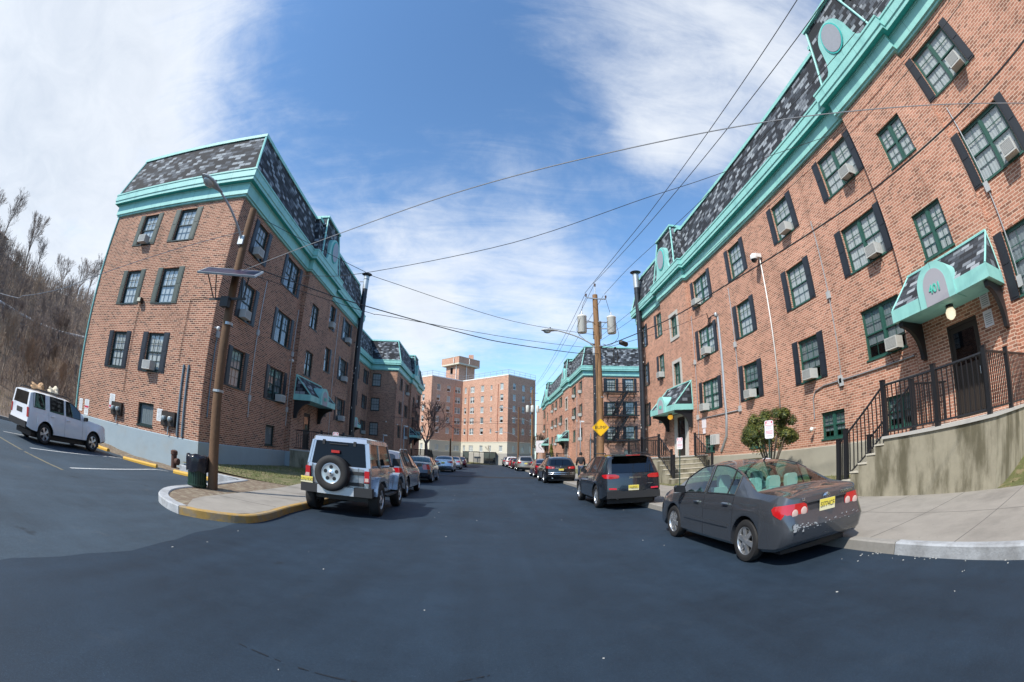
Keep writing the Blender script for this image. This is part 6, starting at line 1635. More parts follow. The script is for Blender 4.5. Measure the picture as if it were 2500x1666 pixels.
# ---- grey compact sedan, the nearest car
SED = dict(L=4.53, W=1.70, H=1.47, rw=.93, fw=3.53, r=.315, tw=.195, rimr=.215, style='six', bref=.95, wr=.57, mir=(.93, 3.02), mirm=BLACK,
    top=[(0, .93), (.10, .985), (.55, 1.015), (.78, 1.045), (1.05, 1.17), (1.5, 1.37), (1.9, 1.455), (2.3, 1.47), (2.7, 1.435), (3.1, 1.27), (3.5, 1.045), (3.62, 1.0), (4.0, .90), (4.35, .76), (4.48, .66), (4.53, .55)],
    belt=[(0, .86), (.6, .93), (1.4, .945), (3.0, .90), (3.6, .87), (4.2, .74), (4.53, .50)], zlow=[(0, .34), (.15, .24), (.5, .21), (4.0, .19), (4.4, .23), (4.53, .30)],
    tilt=[(.2, .12), (.35, .02), (.50, -.03), (.62, -.02), (.66, .07), (.9, .10), (1.0, .11), (1.2, .11)], win=[(1.30, 2.22), (2.30, 3.22)], ws=(2.78, 3.46), bk=(.80, 1.62), gside=CGL, gback=CGL,
    posts=[1.52], doors=[1.30, 2.26, 3.22], hand=[1.42, 2.42], hm=mat('chrome', ()), flare=.008, pill=[.80, 1.62, 2.78, 3.46, 1.30, 2.22, 2.30, 3.22],
    plan=[(0, .74), (.015, .80), (.05, .875), (.10, .92), (.17, .95), (.3, .975), (.7, .995), (1.3, 1), (3.2, 1), (3.9, .98), (4.25, .92), (4.45, .78), (4.53, .62)])
GREYP = paint('paint_dark_grey', (.055, .062, .074), .20, .3)
def seats(root, col, xs, y, z):
    for x in xs:
        mb = MB(); mb.prism([(-.11, 0), (.11, 0), (.125, .07), (.11, .17), (.07, .20), (-.07, .20), (-.11, .17), (-.125, .07)], .09, 'y', y, Matrix.Translation((x, 0, z))); mb.build('headrest', col, root, smooth=40)
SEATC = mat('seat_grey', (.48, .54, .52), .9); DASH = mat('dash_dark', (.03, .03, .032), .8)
c1, rg1, _, _ = car('compact_sedan', 'dark grey sedan with a scratched rear bumper, parked below the 401 steps', 4.20, 4.18, SED, GREYP, R(-1.0))
c1.scale = (.96, .98, .955)
lamp_pair(c1, SED, rg1, [(.60, .77), (.62, .71), (.70, .67), (.95, .66), (1.10, .69), (1.22, .745), (1.27, .81), (1.22, .85), (1.0, .87), (.72, .865), (.64, .84)], inner=[(.71, .76, .052), (.97, .745, .050)])
mb = MB(); mb.box(-.56, .56, 1.02, 1.28, .92, .945); mb.build('parcel_shelf', SEATC, c1); seats(c1, SEATC, (-.38, 0, .38), 1.34, .98); seats(c1, SEATC, (-.36, .36), 2.35, 1.02)
mb = MB(); mb.box(-.62, .62, 1.28, 1.42, .45, .98); mb.box(-.60, -.12, 2.3, 2.42, .45, 1.02); mb.box(.12, .60, 2.3, 2.42, .45, 1.02); mb.build('seat', SEATC, c1); rbox(c1, 'dashboard', -.68, .68, 3.1, 3.4, .6, .92, DASH)
rear_panel(c1, 'boot_gap', SED, rg1, [(-.55, .655), (.55, .655), (.55, .664), (-.55, .664)], BLACK, .004); rear_panel(c1, 'plate_recess', SED, rg1, [(-.33, .70), (.33, .70), (.36, .87), (-.36, .87)], mat('recess', (.03, .031, .035), .5), .004)
rbox(c1, 'boot_trim', -.40, .40, .060, .10, .855, .875, GREYP)
plate(c1, 'SI774CF', 0, .062, .785); text('badge', 'COROLLA', .055, CHROME, c1, (.42, .085, .905), 0, .003, True); text('badge', 'LE', .05, CHROME, c1, (-.44, .085, .905), 0, .003, True)
mb = MB()
for (a, b, n_) in ((.062, .042, 24), (.022, .040, 16), (.042, .016, 16)):
    dz = .012 if b == .016 else 0; mb.tube([(a * math.cos(q), .078, .895 + dz + b * math.sin(q)) for q in lin(0, 2 * PI, n_)], .006, 5)
mb.build('emblem', CHROME, c1)
mb = MB(); rr = random.Random(1)
for k in range(90):
    t = rr.random() ** 3.0; xx = -.70 + 1.35 * t; zz = .615 - rr.random() * .06 - (.05 if rr.random() < .3 else 0); l = rr.uniform(.006, .035) * (1.6 - t); hh = rr.uniform(.002, .010) * (1.8 - t)
    yy = -.0215 if zz > .5 else -.03; yy = tail_y(SED, zz) - .0035
    mb.quad((xx, yy, zz), (xx + l, yy, zz + rr.uniform(-.004, .004)), (xx + l * .9, yy, zz + hh), (xx + .004, yy, zz + hh * 1.1))
mb.build('scuff_stain', mat('scratch_pale', (.30, .32, .34), .6), c1)
mb = MB(); rr = random.Random(6)
mb.build('side_moulding', GREYP, c1) if mb.v else None
for s in (1, -1):
    mb = MB(); q = [(y_, interp_r(rg1(y_), .50)) for y_ in lin(1.42, 3.0, 10)]
    for (ya, xa), (yb, xb) in zip(q, q[1:]): mb.box(min(s * xa, s * (xa + .014)), max(s * xa, s * (xa + .014)), ya, yb, .47, .52)
    mb.build('side_moulding', GREYP, c1)
mb = MB(); mb.tube([(.05, 1.72, 1.43), (.05, 1.60, 1.52), (.05, 1.45, 1.60)], [.016, .006, .004], 6); mb.build('antenna', BLACK, c1)

# ---- dark blue-grey mid crossover
SUV = dict(L=4.62, W=1.86, H=1.67, rw=.95, fw=3.65, r=.36, tw=.225, rimr=.235, style='five', bref=1.05, wr=.63, mir=(1.06, 3.15), mirm=BLACK, clad=.40, gap=.06,
    top=[(0, 1.585), (.12, 1.62), (.45, 1.65), (1.2, 1.67), (2.1, 1.665), (2.5, 1.62), (2.95, 1.43), (3.45, 1.12), (3.6, 1.08), (4.1, .99), (4.45, .84), (4.58, .70), (4.62, .55)],
    belt=[(0, 1.08), (.7, 1.09), (1.2, 1.06), (3.0, 1.0), (3.6, .97), (4.2, .86), (4.62, .55)], zlow=[(0, .42), (.2, .30), (.6, .26), (4.0, .26), (4.4, .30), (4.62, .40)],
    tilt=[(.3, .10), (.45, .0), (.62, -.05), (.70, .03), (1.04, .04), (1.10, .06), (1.55, .34), (1.7, .42)], win=[(.62, 1.05), (1.15, 2.02), (2.12, 3.02)], ws=(2.6, 3.36), gside=DGL, gback=DGL,
    doors=[1.1, 2.07, 3.1], hand=[1.25, 2.25], flare=.03, pill=[.62, 1.05, 1.15, 2.02, 2.12, 3.02, 2.6, 3.36], plan=[(0, .84), (.04, .89), (.14, .94), (.4, .985), (1.0, 1), (3.4, 1), (4.0, .975), (4.35, .90), (4.55, .76), (4.62, .60)])
NAVY = paint('paint_charcoal_blue', (.020, .027, .038), .22, .4)
c2, rg2, _, _ = car('crossover', 'charcoal blue crossover with slim red tail lamps, parked before the bump sign', 4.28, 12.35, SUV, NAVY, R(-1))
lamp_pair(c2, SUV, rg2, [(.56, .985), (.60, .945), (.90, .93), (1.10, .95), (1.30, 1.02), (1.28, 1.05), (1.0, 1.065), (.75, 1.06), (.60, 1.03)])
def hatch_glass(root, S, pts, wiper=True, m=DGL):
    g_ = rear_panel(root, 'rear_glass', S, None, pts, m, .010); return g_
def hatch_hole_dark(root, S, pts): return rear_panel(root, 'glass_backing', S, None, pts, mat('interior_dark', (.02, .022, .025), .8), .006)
hatch_hole_dark(c2, SUV, [(-.66, 1.10), (.66, 1.10), (.60, 1.50), (.50, 1.555), (-.50, 1.555), (-.60, 1.50)]); hatch_glass(c2, SUV, [(-.66, 1.10), (.66, 1.10), (.60, 1.50), (.50, 1.555), (-.50, 1.555), (-.60, 1.50)])
mb = MB(); mb.prism([(.12, 1.585), (.52, 1.565), (.60, 1.61), (.62, 1.635), (.10, 1.655), (.06, 1.62)], .60, 'x', -.30) if False else mb.box(-.56, .56, .10, .42, 1.595, 1.64); mb.build('roof_spoiler', NAVY, c2); rbox(c2, 'brake_light', -.22, .22, .088, .099, 1.605, 1.625, REDL)
plate(c2, 'N68SEL', 0, -.012, .66, wd=.32); text('badge', 'Jeep', .075, CHROME, c2, (-.06, .028, .965), 0, .003, True); text('badge', 'CHEROKEE', .042, CHROME, c2, (.12, .028, .955), 0, .002, False); c2.children[-1].location.x = .16; c2.children[-2].location.x = -.10
text('badge', 'LATITUDE', .034, CHROME, c2, (.52, .026, .77), 0, .002)
for s in (-1, 1): rear_panel(c2, 'fog_reflector', SUV, rg2, [(s * .52, .615), (s * .76, .625), (s * .75, .665), (s * .53, .66)], REDL, .008)
mb = MB(); mb.prism([(-.82, .36), (.82, .36), (.80, .56), (.45, .60), (.32, .56), (-.32, .56), (-.45, .60), (-.80, .56)], .05, 'y', -.075); mb.build('bumper_lower', PLAST, c2, smooth=30)
mb = MB(); mb.tube([(.1, .17, 1.13), (-.35, .15, 1.105)], .010, 5); mb.build('rear_wiper', BLACK, c2); mb = MB(); mb.lathe([(.028, -.02), (.035, -.02), (.035, .12), (0, .12)], (-.5, -.04, .36), 14, 'y'); mb.build('exhaust', CHROME, c2)
for s in (-1, 1): mb = MB(); mb.tube([(s * .66, .75, 1.655), (s * .66, .8, 1.69), (s * .65, 2.2, 1.70), (s * .65, 2.35, 1.66)], .015, 6); mb.build('roof_rail', BLACK, c2)

# ---- black luxury crossover, two chrome rear guard bars
SUV3 = dict(SUV); SUV3.update(L=4.86, W=1.93, H=1.68, rw=1.0, fw=3.88, r=.375, mir=(1.05, 3.2), wr=.62, clad=.38, style='ten',
    top=[(0, 1.54), (.2, 1.59), (.6, 1.64), (1.3, 1.68), (2.2, 1.66), (2.6, 1.60), (3.0, 1.42), (3.5, 1.14), (3.7, 1.10), (4.3, 1.02), (4.7, .86), (4.86, .60)], belt=[(0, 1.09), (.7, 1.12), (1.2, 1.09), (3.0, 1.02), (3.8, .99), (4.4, .88), (4.86, .6)], zlow=[(0, .42), (.2, .28), (.6, .25), (4.3, .25), (4.7, .30), (4.86, .42)],
    tilt=[(.3, .08), (.5, .0), (.66, -.03), (.74, .03), (1.08, .05), (1.12, .08), (1.5, .46), (1.7, .62)], plan=[(0, .82), (.04, .88), (.14, .94), (.4, .985), (1.0, 1), (3.6, 1), (4.2, .975), (4.6, .88), (4.8, .74), (4.86, .60)], tl=.9, gback=DGL)
BLK = paint('paint_black', (.010, .011, .013), .18, .2)
c3, rg3, _, _ = car('crossover', 'black crossover with chrome rear guard bars, parked beyond the bump sign', 4.62, 26.7, SUV3, BLK)
lamp_pair(c3, SUV3, rg3, [(.52, .98), (.56, .93), (.80, .92), (1.12, .95), (1.30, 1.04), (1.25, 1.075), (1.0, 1.08), (.7, 1.06), (.55, 1.04)], inner=[(.66, .985, .035)])
q_ = [(-.68, 1.13), (.68, 1.13), (.58, 1.46), (.48, 1.50), (-.48, 1.50), (-.58, 1.46)]; hatch_hole_dark(c3, SUV3, q_); hatch_glass(c3, SUV3, q_)
for z_ in (.60, .70): mb = MB(); mb.tube([(-.86, .08, z_), (-.76, -.07, z_), (0, -.09, z_), (.76, -.07, z_), (.86, .08, z_)], .028, 8); mb.build('guard_bar', CHROME, c3, smooth=True)
mb = MB()
for x_ in (-.45, .45): mb.box(x_ - .03, x_ + .03, -.10, .0, .52, .74)
mb.build('guard_mount', BLACK, c3)
plate(c3, '', 0, .025, .85); rbox(c3, 'chrome_strip', -.34, .34, .02, .045, .945, .985, CHROME)
mb = MB(); mb.tube([(.06 * math.cos(q), .055, 1.055 + .035 * math.sin(q)) for q in lin(0, 2 * PI, 16)], .009, 5); mb.build('emblem', CHROME, c3); mb = MB(); mb.lathe([(.035, -.03), (.042, -.03), (.042, .12), (0, .12)], (-.55, -.02, .36), 14, 'y'); mb.build('exhaust', CHROME, c3)
for s in (-1, 1): mb = MB(); mb.tube([(s * .62, .6, 1.64), (s * .62, .75, 1.72), (s * .62, 2.1, 1.74), (s * .62, 2.3, 1.66)], .018, 6); mb.build('roof_rail', STEEL, c3)

def simple_sedan(label, x, y, body, glass=DGL, k=1.0, lamp=None, plate_=True, W=1.80, z=0, L=4.75, dark=False):
    S = dict(SED); f = L / 4.53
    def sx(P): return [(a * f, b) for a, b in P]
    S.update(L=L, W=W, rw=.98 * f, fw=3.56 * f, r=.325, rimr=.225, style='ten', top=sx([(0, 1.0), (.08, 1.075), (.45, 1.10), (.66, 1.11), (.95, 1.24), (1.35, 1.39), (1.8, 1.46), (2.3, 1.46), (2.7, 1.42), (3.1, 1.25), (3.5, 1.05), (4.0, .93), (4.35, .78), (4.48, .66), (4.53, .55)]),
        belt=sx(SED['belt']), zlow=sx(SED['zlow']), plan=sx(SED['plan']), win=[(1.25 * f, 2.2 * f), (2.3 * f, 3.2 * f)], ws=(2.78 * f, 3.46 * f), bk=(.70 * f, 1.5 * f), gside=glass, gback=glass, posts=[], doors=[1.28 * f, 2.25 * f, 3.2 * f], hand=[], mir=(.95, 3.0 * f), mirm=body, pill=[.7 * f, 1.5 * f, 2.78 * f, 3.46 * f, 1.25 * f, 2.2 * f, 2.3 * f, 3.2 * f], wr=.60)
    c, rg_, _, _ = car('sedan', label, x, y, S, body, z=z); c.scale = (k, k, k)
    lamp_pair(c, S, rg_, lamp or [(.60, .86), (.66, .80), (1.0, .80), (1.14, .84), (1.18, .93), (1.0, .96), (.70, .955), (.62, .93)])
    rear_panel(c, 'boot_gap', S, rg_, [(-.58, .665), (.58, .665), (.58, .675), (-.58, .675)], BLACK, .004)
    if plate_: plate(c, '', 0, .06, .80)
    rbox(c, 'chrome_strip', -.30, .30, .058, .075, .90, .915, CHROME); mb = MB(); mb.box(-.3, .3, -.02, .0, .36, .44); mb.build('exhaust_panel', BLACK, c); seats(c, DASH, (-.38, .38), 1.3, .98)
    return c
def simple_suv(label, x, y, body, k=1.0, lamp=None, z=0, glass=DGL, group=None, spec=None, **kw):
    S = dict(spec or SUV); S.update(kw); S['clad'] = .36
    c, rg_, _, _ = car('suv', label, x, y, S, body, z=z); c.scale = (k, k, k)
    lamp_pair(c, S, rg_, lamp or [(.62, .96), (.66, .88), (1.0, .86), (1.15, .90), (1.2, 1.02), (1.0, 1.06), (.70, 1.04)])
    q = [(-.64, 1.12), (.64, 1.12), (.56, 1.47), (.46, 1.52), (-.46, 1.52), (-.56, 1.47)]; hatch_hole_dark(c, S, q); hatch_glass(c, S, q)
    plate(c, '', 0, .015, .84); rbox(c, 'chrome_strip', -.34, .34, .012, .035, .94, .965, CHROME); rear_panel(c, 'bumper_gap', S, rg_, [(-.6, .70), (.6, .70), (.6, .71), (-.6, .71)], BLACK, .004)
    for s in (-1, 1): mb = MB(); mb.tube([(s * .64, .7, 1.65), (s * .64, .8, 1.70), (s * .63, 2.1, 1.71), (s * .63, 2.3, 1.65)], .016, 6); mb.build('roof_rail', STEEL, c)
    return c, S, rg_
MAROON = paint('paint_maroon', (.085, .012, .018), .22, .3); BEIGE = paint('paint_beige', (.34, .31, .28), .26, .6); REDP = paint('paint_red', (.42, .012, .02), .2, .1); SILV = paint('paint_silver', (.45, .47, .50), .24, .7); GRYM = paint('paint_mid_grey', (.20, .20, .22), .25, .6); SILB = paint('paint_silver_blue', (.47, .52, .58), .22, .6); WHT = paint('paint_white', (.70, .72, .76), .25, 0)
simple_sedan('maroon sedan squeezed in front of the black crossover', 4.85, 34.6, MAROON, k=1.06, plate_=False)
simple_suv('beige crossover beyond the maroon sedan', 4.85, 52.5, BEIGE, 1.12)
simple_sedan('dark maroon car mostly hidden behind the beige crossover', 4.75, 61.5, MAROON, k=1.08, plate_=False)
simple_sedan('bright red sedan far down the street beyond the beige crossover', 4.75, 68.0, REDP, k=1.12)
simple_suv('white and grey crossover beyond the bright red sedan', 4.55, 74.5, WHT, 1.1); simple_suv('grey crossover parked last before the tower, beyond the white one', 4.3, 81, GRYM, 1.1)
# left row
jr, Sj, rgj = simple_suv('warm grey crossover parked directly ahead of the silver off-roader', -3.62, 14.75, paint('paint_warm_grey', (.27, .265, .28), .22, .65), 1.0, lamp=[(.50, .98), (.52, .83), (1.0, .80), (1.22, .84), (1.27, .98), (1.15, 1.05), (.9, 1.06), (.56, 1.02)], L=4.88, fw=3.88, H=1.69, W=1.84)
for s in (-1, 1): rear_panel(jr, 'fog_reflector', Sj, rgj, [(s * .50, .46), (s * .72, .47), (s * .71, .51), (s * .51, .51)], REDL, .010)
simple_sedan('dark grey sedan with large red lamps ahead of the warm grey crossover', -3.78, 23.9, GRYM if False else paint('paint_graphite', (.05, .053, .06), .2, .5), glass=CGL, k=1.03, lamp=[(.66, .90), (.68, .72), (1.0, .70), (1.10, .76), (1.16, .98), (1.0, 1.0), (.75, .99), (.70, .96)])
simple_sedan('pale silver sedan with dark rear glass ahead of the dark grey sedan', -3.95, 42.2, SILB, k=1.10, lamp=[(.55, .93), (.62, .86), (1.0, .80), (1.14, .84), (1.2, .96), (1.0, .99), (.75, .97), (.58, .96)])
simple_sedan('second silver sedan directly beyond the pale silver one', -3.75, 52, SILV, k=1.08, plate_=False); simple_sedan('dark red sedan parked last, beyond both silver sedans', -3.7, 66, paint('paint_dark_red', (.20, .012, .02), .2, .3), k=1.08)

# ---- silver two-door off-roader with a spare wheel
JS = paint('paint_offroad_silver', (.36, .38, .41), .27, .65)
J = empty('off_road_car', (-3.30, 9.62, 0), R(.5), 'silver two-door off-road car with a spare wheel on its tailgate, by the yellow kerb', 'off-road car', 'cars parked along the kerbs')
def jb(name, mb, m=JS, parent=None, smooth=25): return mb.build(name, m, parent or J, smooth=smooth)
HW = .79
def loft_box(secs):
    """secs: list of (z, xhalf, y0, y1) -> closed skin with softened corners"""
    mb = MB(); c = .05; v = []; n = 8
    for z, xh, y0, y1 in secs: v += [(-xh + c, y0, z), (xh - c, y0, z), (xh, y0 + c, z), (xh, y1 - c, z), (xh - c, y1, z), (-xh + c, y1, z), (-xh, y1 - c, z), (-xh, y0 + c, z)]
    f = [(i * n + k, i * n + (k + 1) % n, (i + 1) * n + (k + 1) % n, (i + 1) * n + k) for i in range(len(secs) - 1) for k in range(n)]
    f += [tuple(range(n))[::-1], tuple((len(secs) - 1) * n + k for k in range(n))]; mb.add(v, f); return mb
jb('tub', loft_box([(.50, HW - .03, .10, 2.55), (.54, HW, .06, 2.60), (1.12, HW, .05, 2.60), (1.155, HW - .012, .06, 2.60)]))
jb('hood', loft_box([(.62, .66, 2.55, 3.72), (1.02, .64, 2.55, 3.72), (1.10, .58, 2.55, 3.68)])); jb('grille', loft_box([(.55, .66, 3.70, 3.78), (1.04, .60, 3.70, 3.78)]))
# hard top: pillars and roof leave true window openings
mb = MB(); mb.cur = 0
def fr(z): return (z - 1.15) / .68
def X(z): return (HW - .015) - .095 * fr(z)
def YR_(z): return .07 + .10 * fr(z)
zs0, zs1 = 1.155, 1.83
jb('roof', loft_box([(1.70, X(1.70), YR_(1.70), 2.15), (1.80, X(1.8) - .01, YR_(1.8) + .01, 2.16), (1.835, X(1.8) - .07, YR_(1.8) + .08, 2.08)]))
def pillar(x0, x1, y0, y1, s):
    m_ = MB(); m_.add([(s * (X(z) - t), yy + (YR_(z) - .07 if yy < .3 else 0) + dy_, z) for z in (1.15, 1.71) for t in (0, .05) for yy, dy_ in ((y0, 0), (y1, (-.28 * fr(z) if y1 > 2.2 else 0)))], [(0, 1, 5, 4), (2, 6, 7, 3), (0, 4, 6, 2), (1, 3, 7, 5)]); return m_
for s in (1, -1):
    for a, b in ((.07, .20), (1.02, 1.12)): jb('pillar', pillar(0, 0, a, b, s), smooth=False)
    m_ = MB(); m_.tube([(s * (X(1.15) - .02), 2.50, 1.12), (s * (X(1.72) - .03), 2.14, 1.74)], .035, 6); jb('windscreen_pillar', m_)
    for a, b, nm in ((.20, 1.02, 'quarter_glass'), (1.12, 2.10, 'door_glass')):
        m_ = MB(); za, zb = 1.20, 1.70; m_.quad((s * (X(za) - .02), a + .02, za), (s * (X(za) - .02), b + (.24 if b > 2 else 0), za), (s * (X(zb) - .02), b, zb), (s * (X(zb) - .02), a + .06, zb)); jb(nm, m_, mat('offroad_glass', (.004, .005, .007), .05, spec=.22))
    m_ = MB(); m_.box(s * (HW + .001), s * (HW + .004), 1.05, 1.056, .55, 1.15); m_.box(s * (HW + .001), s * (HW + .004), 2.02, 2.026, .55, 1.15); jb('door_gap', m_, BLACK); m_ = MB(); m_.box(s * (HW + .001), s * (HW + .03), 1.12, 1.26, .98, 1.02); jb('door_handle', m_, JS)
    for z_ in (.74, .99): m_ = MB(); m_.box(s * (HW + .001), s * (HW + .02), 1.98, 2.10, z_, z_ + .05); jb('door_hinge', m_, JS)
    # fenders
    for yc, za in ((.70, .90), (3.12, .93)):
        m_ = MB(); out = [(-.56, .52), (-.50, .68), (-.38, za - .01), (-.22, za + .05), (.22, za + .05), (.42, za - .03), (.58, .66)]; inn = [(-.47, .52), (-.42, .68), (-.32, za - .10), (-.2, za - .05), (.2, za - .05), (.34, za - .12), (.48, .66)]
        x0, x1 = HW - .10, HW + .135
        for (a, b), (c, d) in zip(range(0), range(0)): pass
        n = len(out)
        for i in range(n - 1):
            A, B2, C2, D = out[i], out[i + 1], inn[i + 1], inn[i]
            for pq in ([(x1, *A), (x1, *B2), (x1, *C2), (x1, *D)], [(x0, *B2), (x0, *A), (x0, *D), (x0, *C2)], [(x0, *A), (x0, *B2), (x1, *B2), (x1, *A)], [(x1, *D), (x1, *C2), (x0, *C2), (x0, *D)]):
                q = [(s * p[0], yc + p[1], p[2]) for p in pq]; m_.quad(*(q if s > 0 else q[::-1]))
        for e in (0, n - 1): q = [(s * x0, yc + out[e][0], out[e][1]), (s * x1, yc + out[e][0], out[e][1]), (s * x1, yc + inn[e][0], inn[e][1]), (s * x0, yc + inn[e][0], inn[e][1])]; m_.quad(*q)
        m_.build('fender', JS, J, merge=True, smooth=40)
    for yc in (.70, 3.12): add_wheel(J, s * .79, yc, .405, .255, .235, 'jeep', ALLOY, s)
    m_ = MB(); m_.box(s * .70, s * .92, 1.25, 2.50, .43, .48); jb('side_step', m_, PLAST); m_ = MB(); m_.box(s * .735, s * .86, .02, .10, 0, 0)
    # tail lamps
    m_ = MB(); m_.box(s * .66, s * .775, -.035, .049, .83, 1.09); l = jb('tail_lamp', m_, REDL); m_ = MB(); m_.box(s * .675, s * .76, -.041, -.0355, .85, .93); jb('reverse_lens', m_, WHL, l)
    m_ = MB(); m_.box(s * .655, s * .78, -.02, .049, .81, .829); jb('lamp_base', m_, BLACK)
    # mirror
    m_ = MB(); m_.box(s * .86, s * 1.06, 2.12, 2.20, 1.20, 1.40); m_.box(s * .78, s * .90, 2.13, 2.18, 1.16, 1.20); jb('wing_mirror', m_, PLAST)
    m_ = MB(); m_.box(s * .44, s * .86, -.10, .10, .50, .70); jb('bumper_end', m_, PLAST)
m_ = MB(); m_.box(-.44, .44, -.11, .10, .50, .69); jb('bumper', m_, mat('bumper_silver', (.50, .53, .56), .35, .4))
# tailgate, rear glass, spare
m_ = MB(); m_.box(-.62, .62, .036, .0485, .70, 1.12); m_.box(-.635, -.625, .03, .0495, .6, 1.15); m_.box(.50, .506, .03, .0495, .6, 1.15); jb('tailgate', m_, JS); m_ = MB(); m_.box(.496, .503, .028, .0355, .62, 1.13); m_.box(-.643, -.637, .028, .0495, .62, 1.13); jb('tailgate_gap', m_, BLACK)
for z_ in (1.02, .77): m_ = MB(); m_.box(.10, .63, .005, .0355, z_ - .04, z_ + .04); jb('tailgate_hinge', m_, PLAST)
m_ = MB(); za, zb = 1.16, 1.69; m_.quad((-.665, YR_(za) - .004, za), (.665, YR_(za) - .004, za), (.595, YR_(zb) - .004, zb), (-.595, YR_(zb) - .004, zb)); jb('rear_glass', m_, mat('offroad_glass', ()))
m_ = MB(); m_.add([(a, YR_(z) + .01, z) for a, z in ((-X(1.15) + .03, 1.15), (-.62, 1.15), (-.56, 1.72), (-X(1.72) + .03, 1.72))] + [(a, YR_(z) + .01, z) for a, z in ((.62, 1.15), (X(1.15) - .03, 1.15), (X(1.72) - .03, 1.72), (.56, 1.72))], [(0, 1, 2, 3), (4, 5, 6, 7)]); jb('rear_frame', m_)
for x_ in (-.40, .36): m_ = MB(); m_.box(x_ - .03, x_ + .03, .12, .16, 1.62, 1.73); jb('glass_hinge', m_, PLAST)
m_ = MB(); m_.tube([(-.25, .12, 1.64), (.20, .12, 1.64)], .012, 5); jb('wiper', m_, PLAST); m_ = MB(); m_.box(-.17, .03, .03, .10, 1.44, 1.50); jb('brake_light', m_, REDL)
sw_ = inst('spare_wheel', wheel_meshes(.405, .255, .235, 'jeep', ALLOY)[0], J, (-.07, -.13, .98), -PI / 2); inst('rim', wheel_meshes(.405, .255, .235, 'jeep', ALLOY)[1], sw_); inst('brake_disc', wheel_meshes(.405, .255, .235, 'jeep', ALLOY)[2], sw_)
m_ = MB(); m_.lathe([(0, .0), (.15, 0), (.15, .12), (0, .12)], (-.07, -.06, .98), 16, 'y'); jb('wheel_carrier', m_, BLACK)
plate(J, 'G76YFXS', -.73, -.045, .765); m_ = MB(); m_.box(-.7, .7, .4, 3.4, .34, .50); jb('chassis', m_, BLACK)
# interior darkness: dark slab added at the rear seat to stand for cabin shade
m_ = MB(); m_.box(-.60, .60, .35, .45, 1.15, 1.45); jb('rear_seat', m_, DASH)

# ---- white boxy off-roader on the lot
PAT = dict(SUV); PAT.update(L=4.41, W=1.76, H=1.66, rw=.90, fw=3.54, r=.345, tw=.22, rimr=.225, style='five', wr=.70, mir=(1.06, 2.95), mirm=BLACK, gap=.075, clad=.36,
    top=[(0, 1.60), (.12, 1.63), (1.0, 1.66), (2.0, 1.65), (2.35, 1.60), (2.9, 1.28), (3.05, 1.14), (3.2, 1.11), (4.0, 1.02), (4.30, .95), (4.38, .80), (4.41, .55)],
    belt=[(0, 1.10), (1, 1.08), (3.0, 1.02), (4.1, .95), (4.41, .6)], zlow=[(0, .44), (.2, .36), (.5, .33), (4.0, .33), (4.41, .42)], tilt=[(.3, .08), (.5, -.04), (.66, -.05), (.72, .04), (1.08, .05), (1.55, .14), (1.66, .16)],
    win=[(.28, .86), (1.12, 1.85), (1.98, 2.78)], ws=(2.4, 2.98), doors=[1.05, 1.92, 2.9], hand=[1.15, 2.0], flare=.045, pill=[.28, .86, 1.12, 1.85, 1.98, 2.78, 2.4, 2.98],
    plan=[(0, .90), (.04, .94), (.14, .975), (.4, 1), (1.0, 1), (3.6, 1), (4.1, .98), (4.3, .93), (4.41, .84)])
c4, rg4, _, _ = car('off_road_car', 'white boxy off-road car parked nose to the gable, junk on its roof rack', -14.40, 7.2, PAT, WHT, R(2), 'cars parked along the kerbs', 'off-road car', z=0)
c4.scale = (.95, .96, .96)
lamp_pair(c4, PAT, rg4, [(.86, .78), (1.0, .77), (1.03, .78), (1.03, 1.06), (1.0, 1.08), (.86, 1.07)])
q_ = [(-.62, 1.14), (.62, 1.14), (.58, 1.54), (-.58, 1.54)]; hatch_hole_dark(c4, PAT, q_); hatch_glass(c4, PAT, q_); rear_panel(c4, 'plate_recess', PAT, rg4, [(-.26, .84), (.26, .84), (.26, 1.0), (-.26, 1.0)], DASH, .01)
mb = MB(); mb.box(-.80, .80, -.07, .10, .42, .62); mb.build('bumper', PLAST, c4)
for s in (-1, 1): mb = MB(); mb.tube([(s * .66, .35, 1.65), (s * .66, .45, 1.70), (s * .65, 2.15, 1.71), (s * .65, 2.3, 1.65)], .02, 6); mb.build('roof_rail', BLACK, c4)
CARD = mat('cardboard', (.42, .27, .15), .9, var=.15)
for lab, x_, y_, sz, m_, rz in (('crumpled brown cardboard lying on the white off-roader roof', -14.62, 8.2, (.34, .26, .13), CARD, .4), ('pale bundled bag on the white off-roader roof', -14.25, 8.75, (.22, .2, .14), mat('bundle_pale', (.62, .55, .42), .9, var=.2), 1.0)):
    o = empty('roof_bundle', (x_, y_, 1.63), rz, lab, 'bundle'); mb = MB(); rr = random.Random(len(lab)); bm = bmesh.new(); bmesh.ops.create_icosphere(bm, subdivisions=3, radius=1)
    for v in bm.verts: k = 1 + .22 * math.sin(v.co.x * 5 + v.co.y * 3) + .15 * math.sin(v.co.z * 7 + v.co.x * 4); v.co = Vector((v.co.x * sz[0] * k, v.co.y * sz[1] * k, max(-.02, (v.co.z + .55) * sz[2] * k)))
    me = bpy.data.meshes.new('bundle'); bm.to_mesh(me); bm.free(); me.materials.append(m_); inst('wrap', me, o)
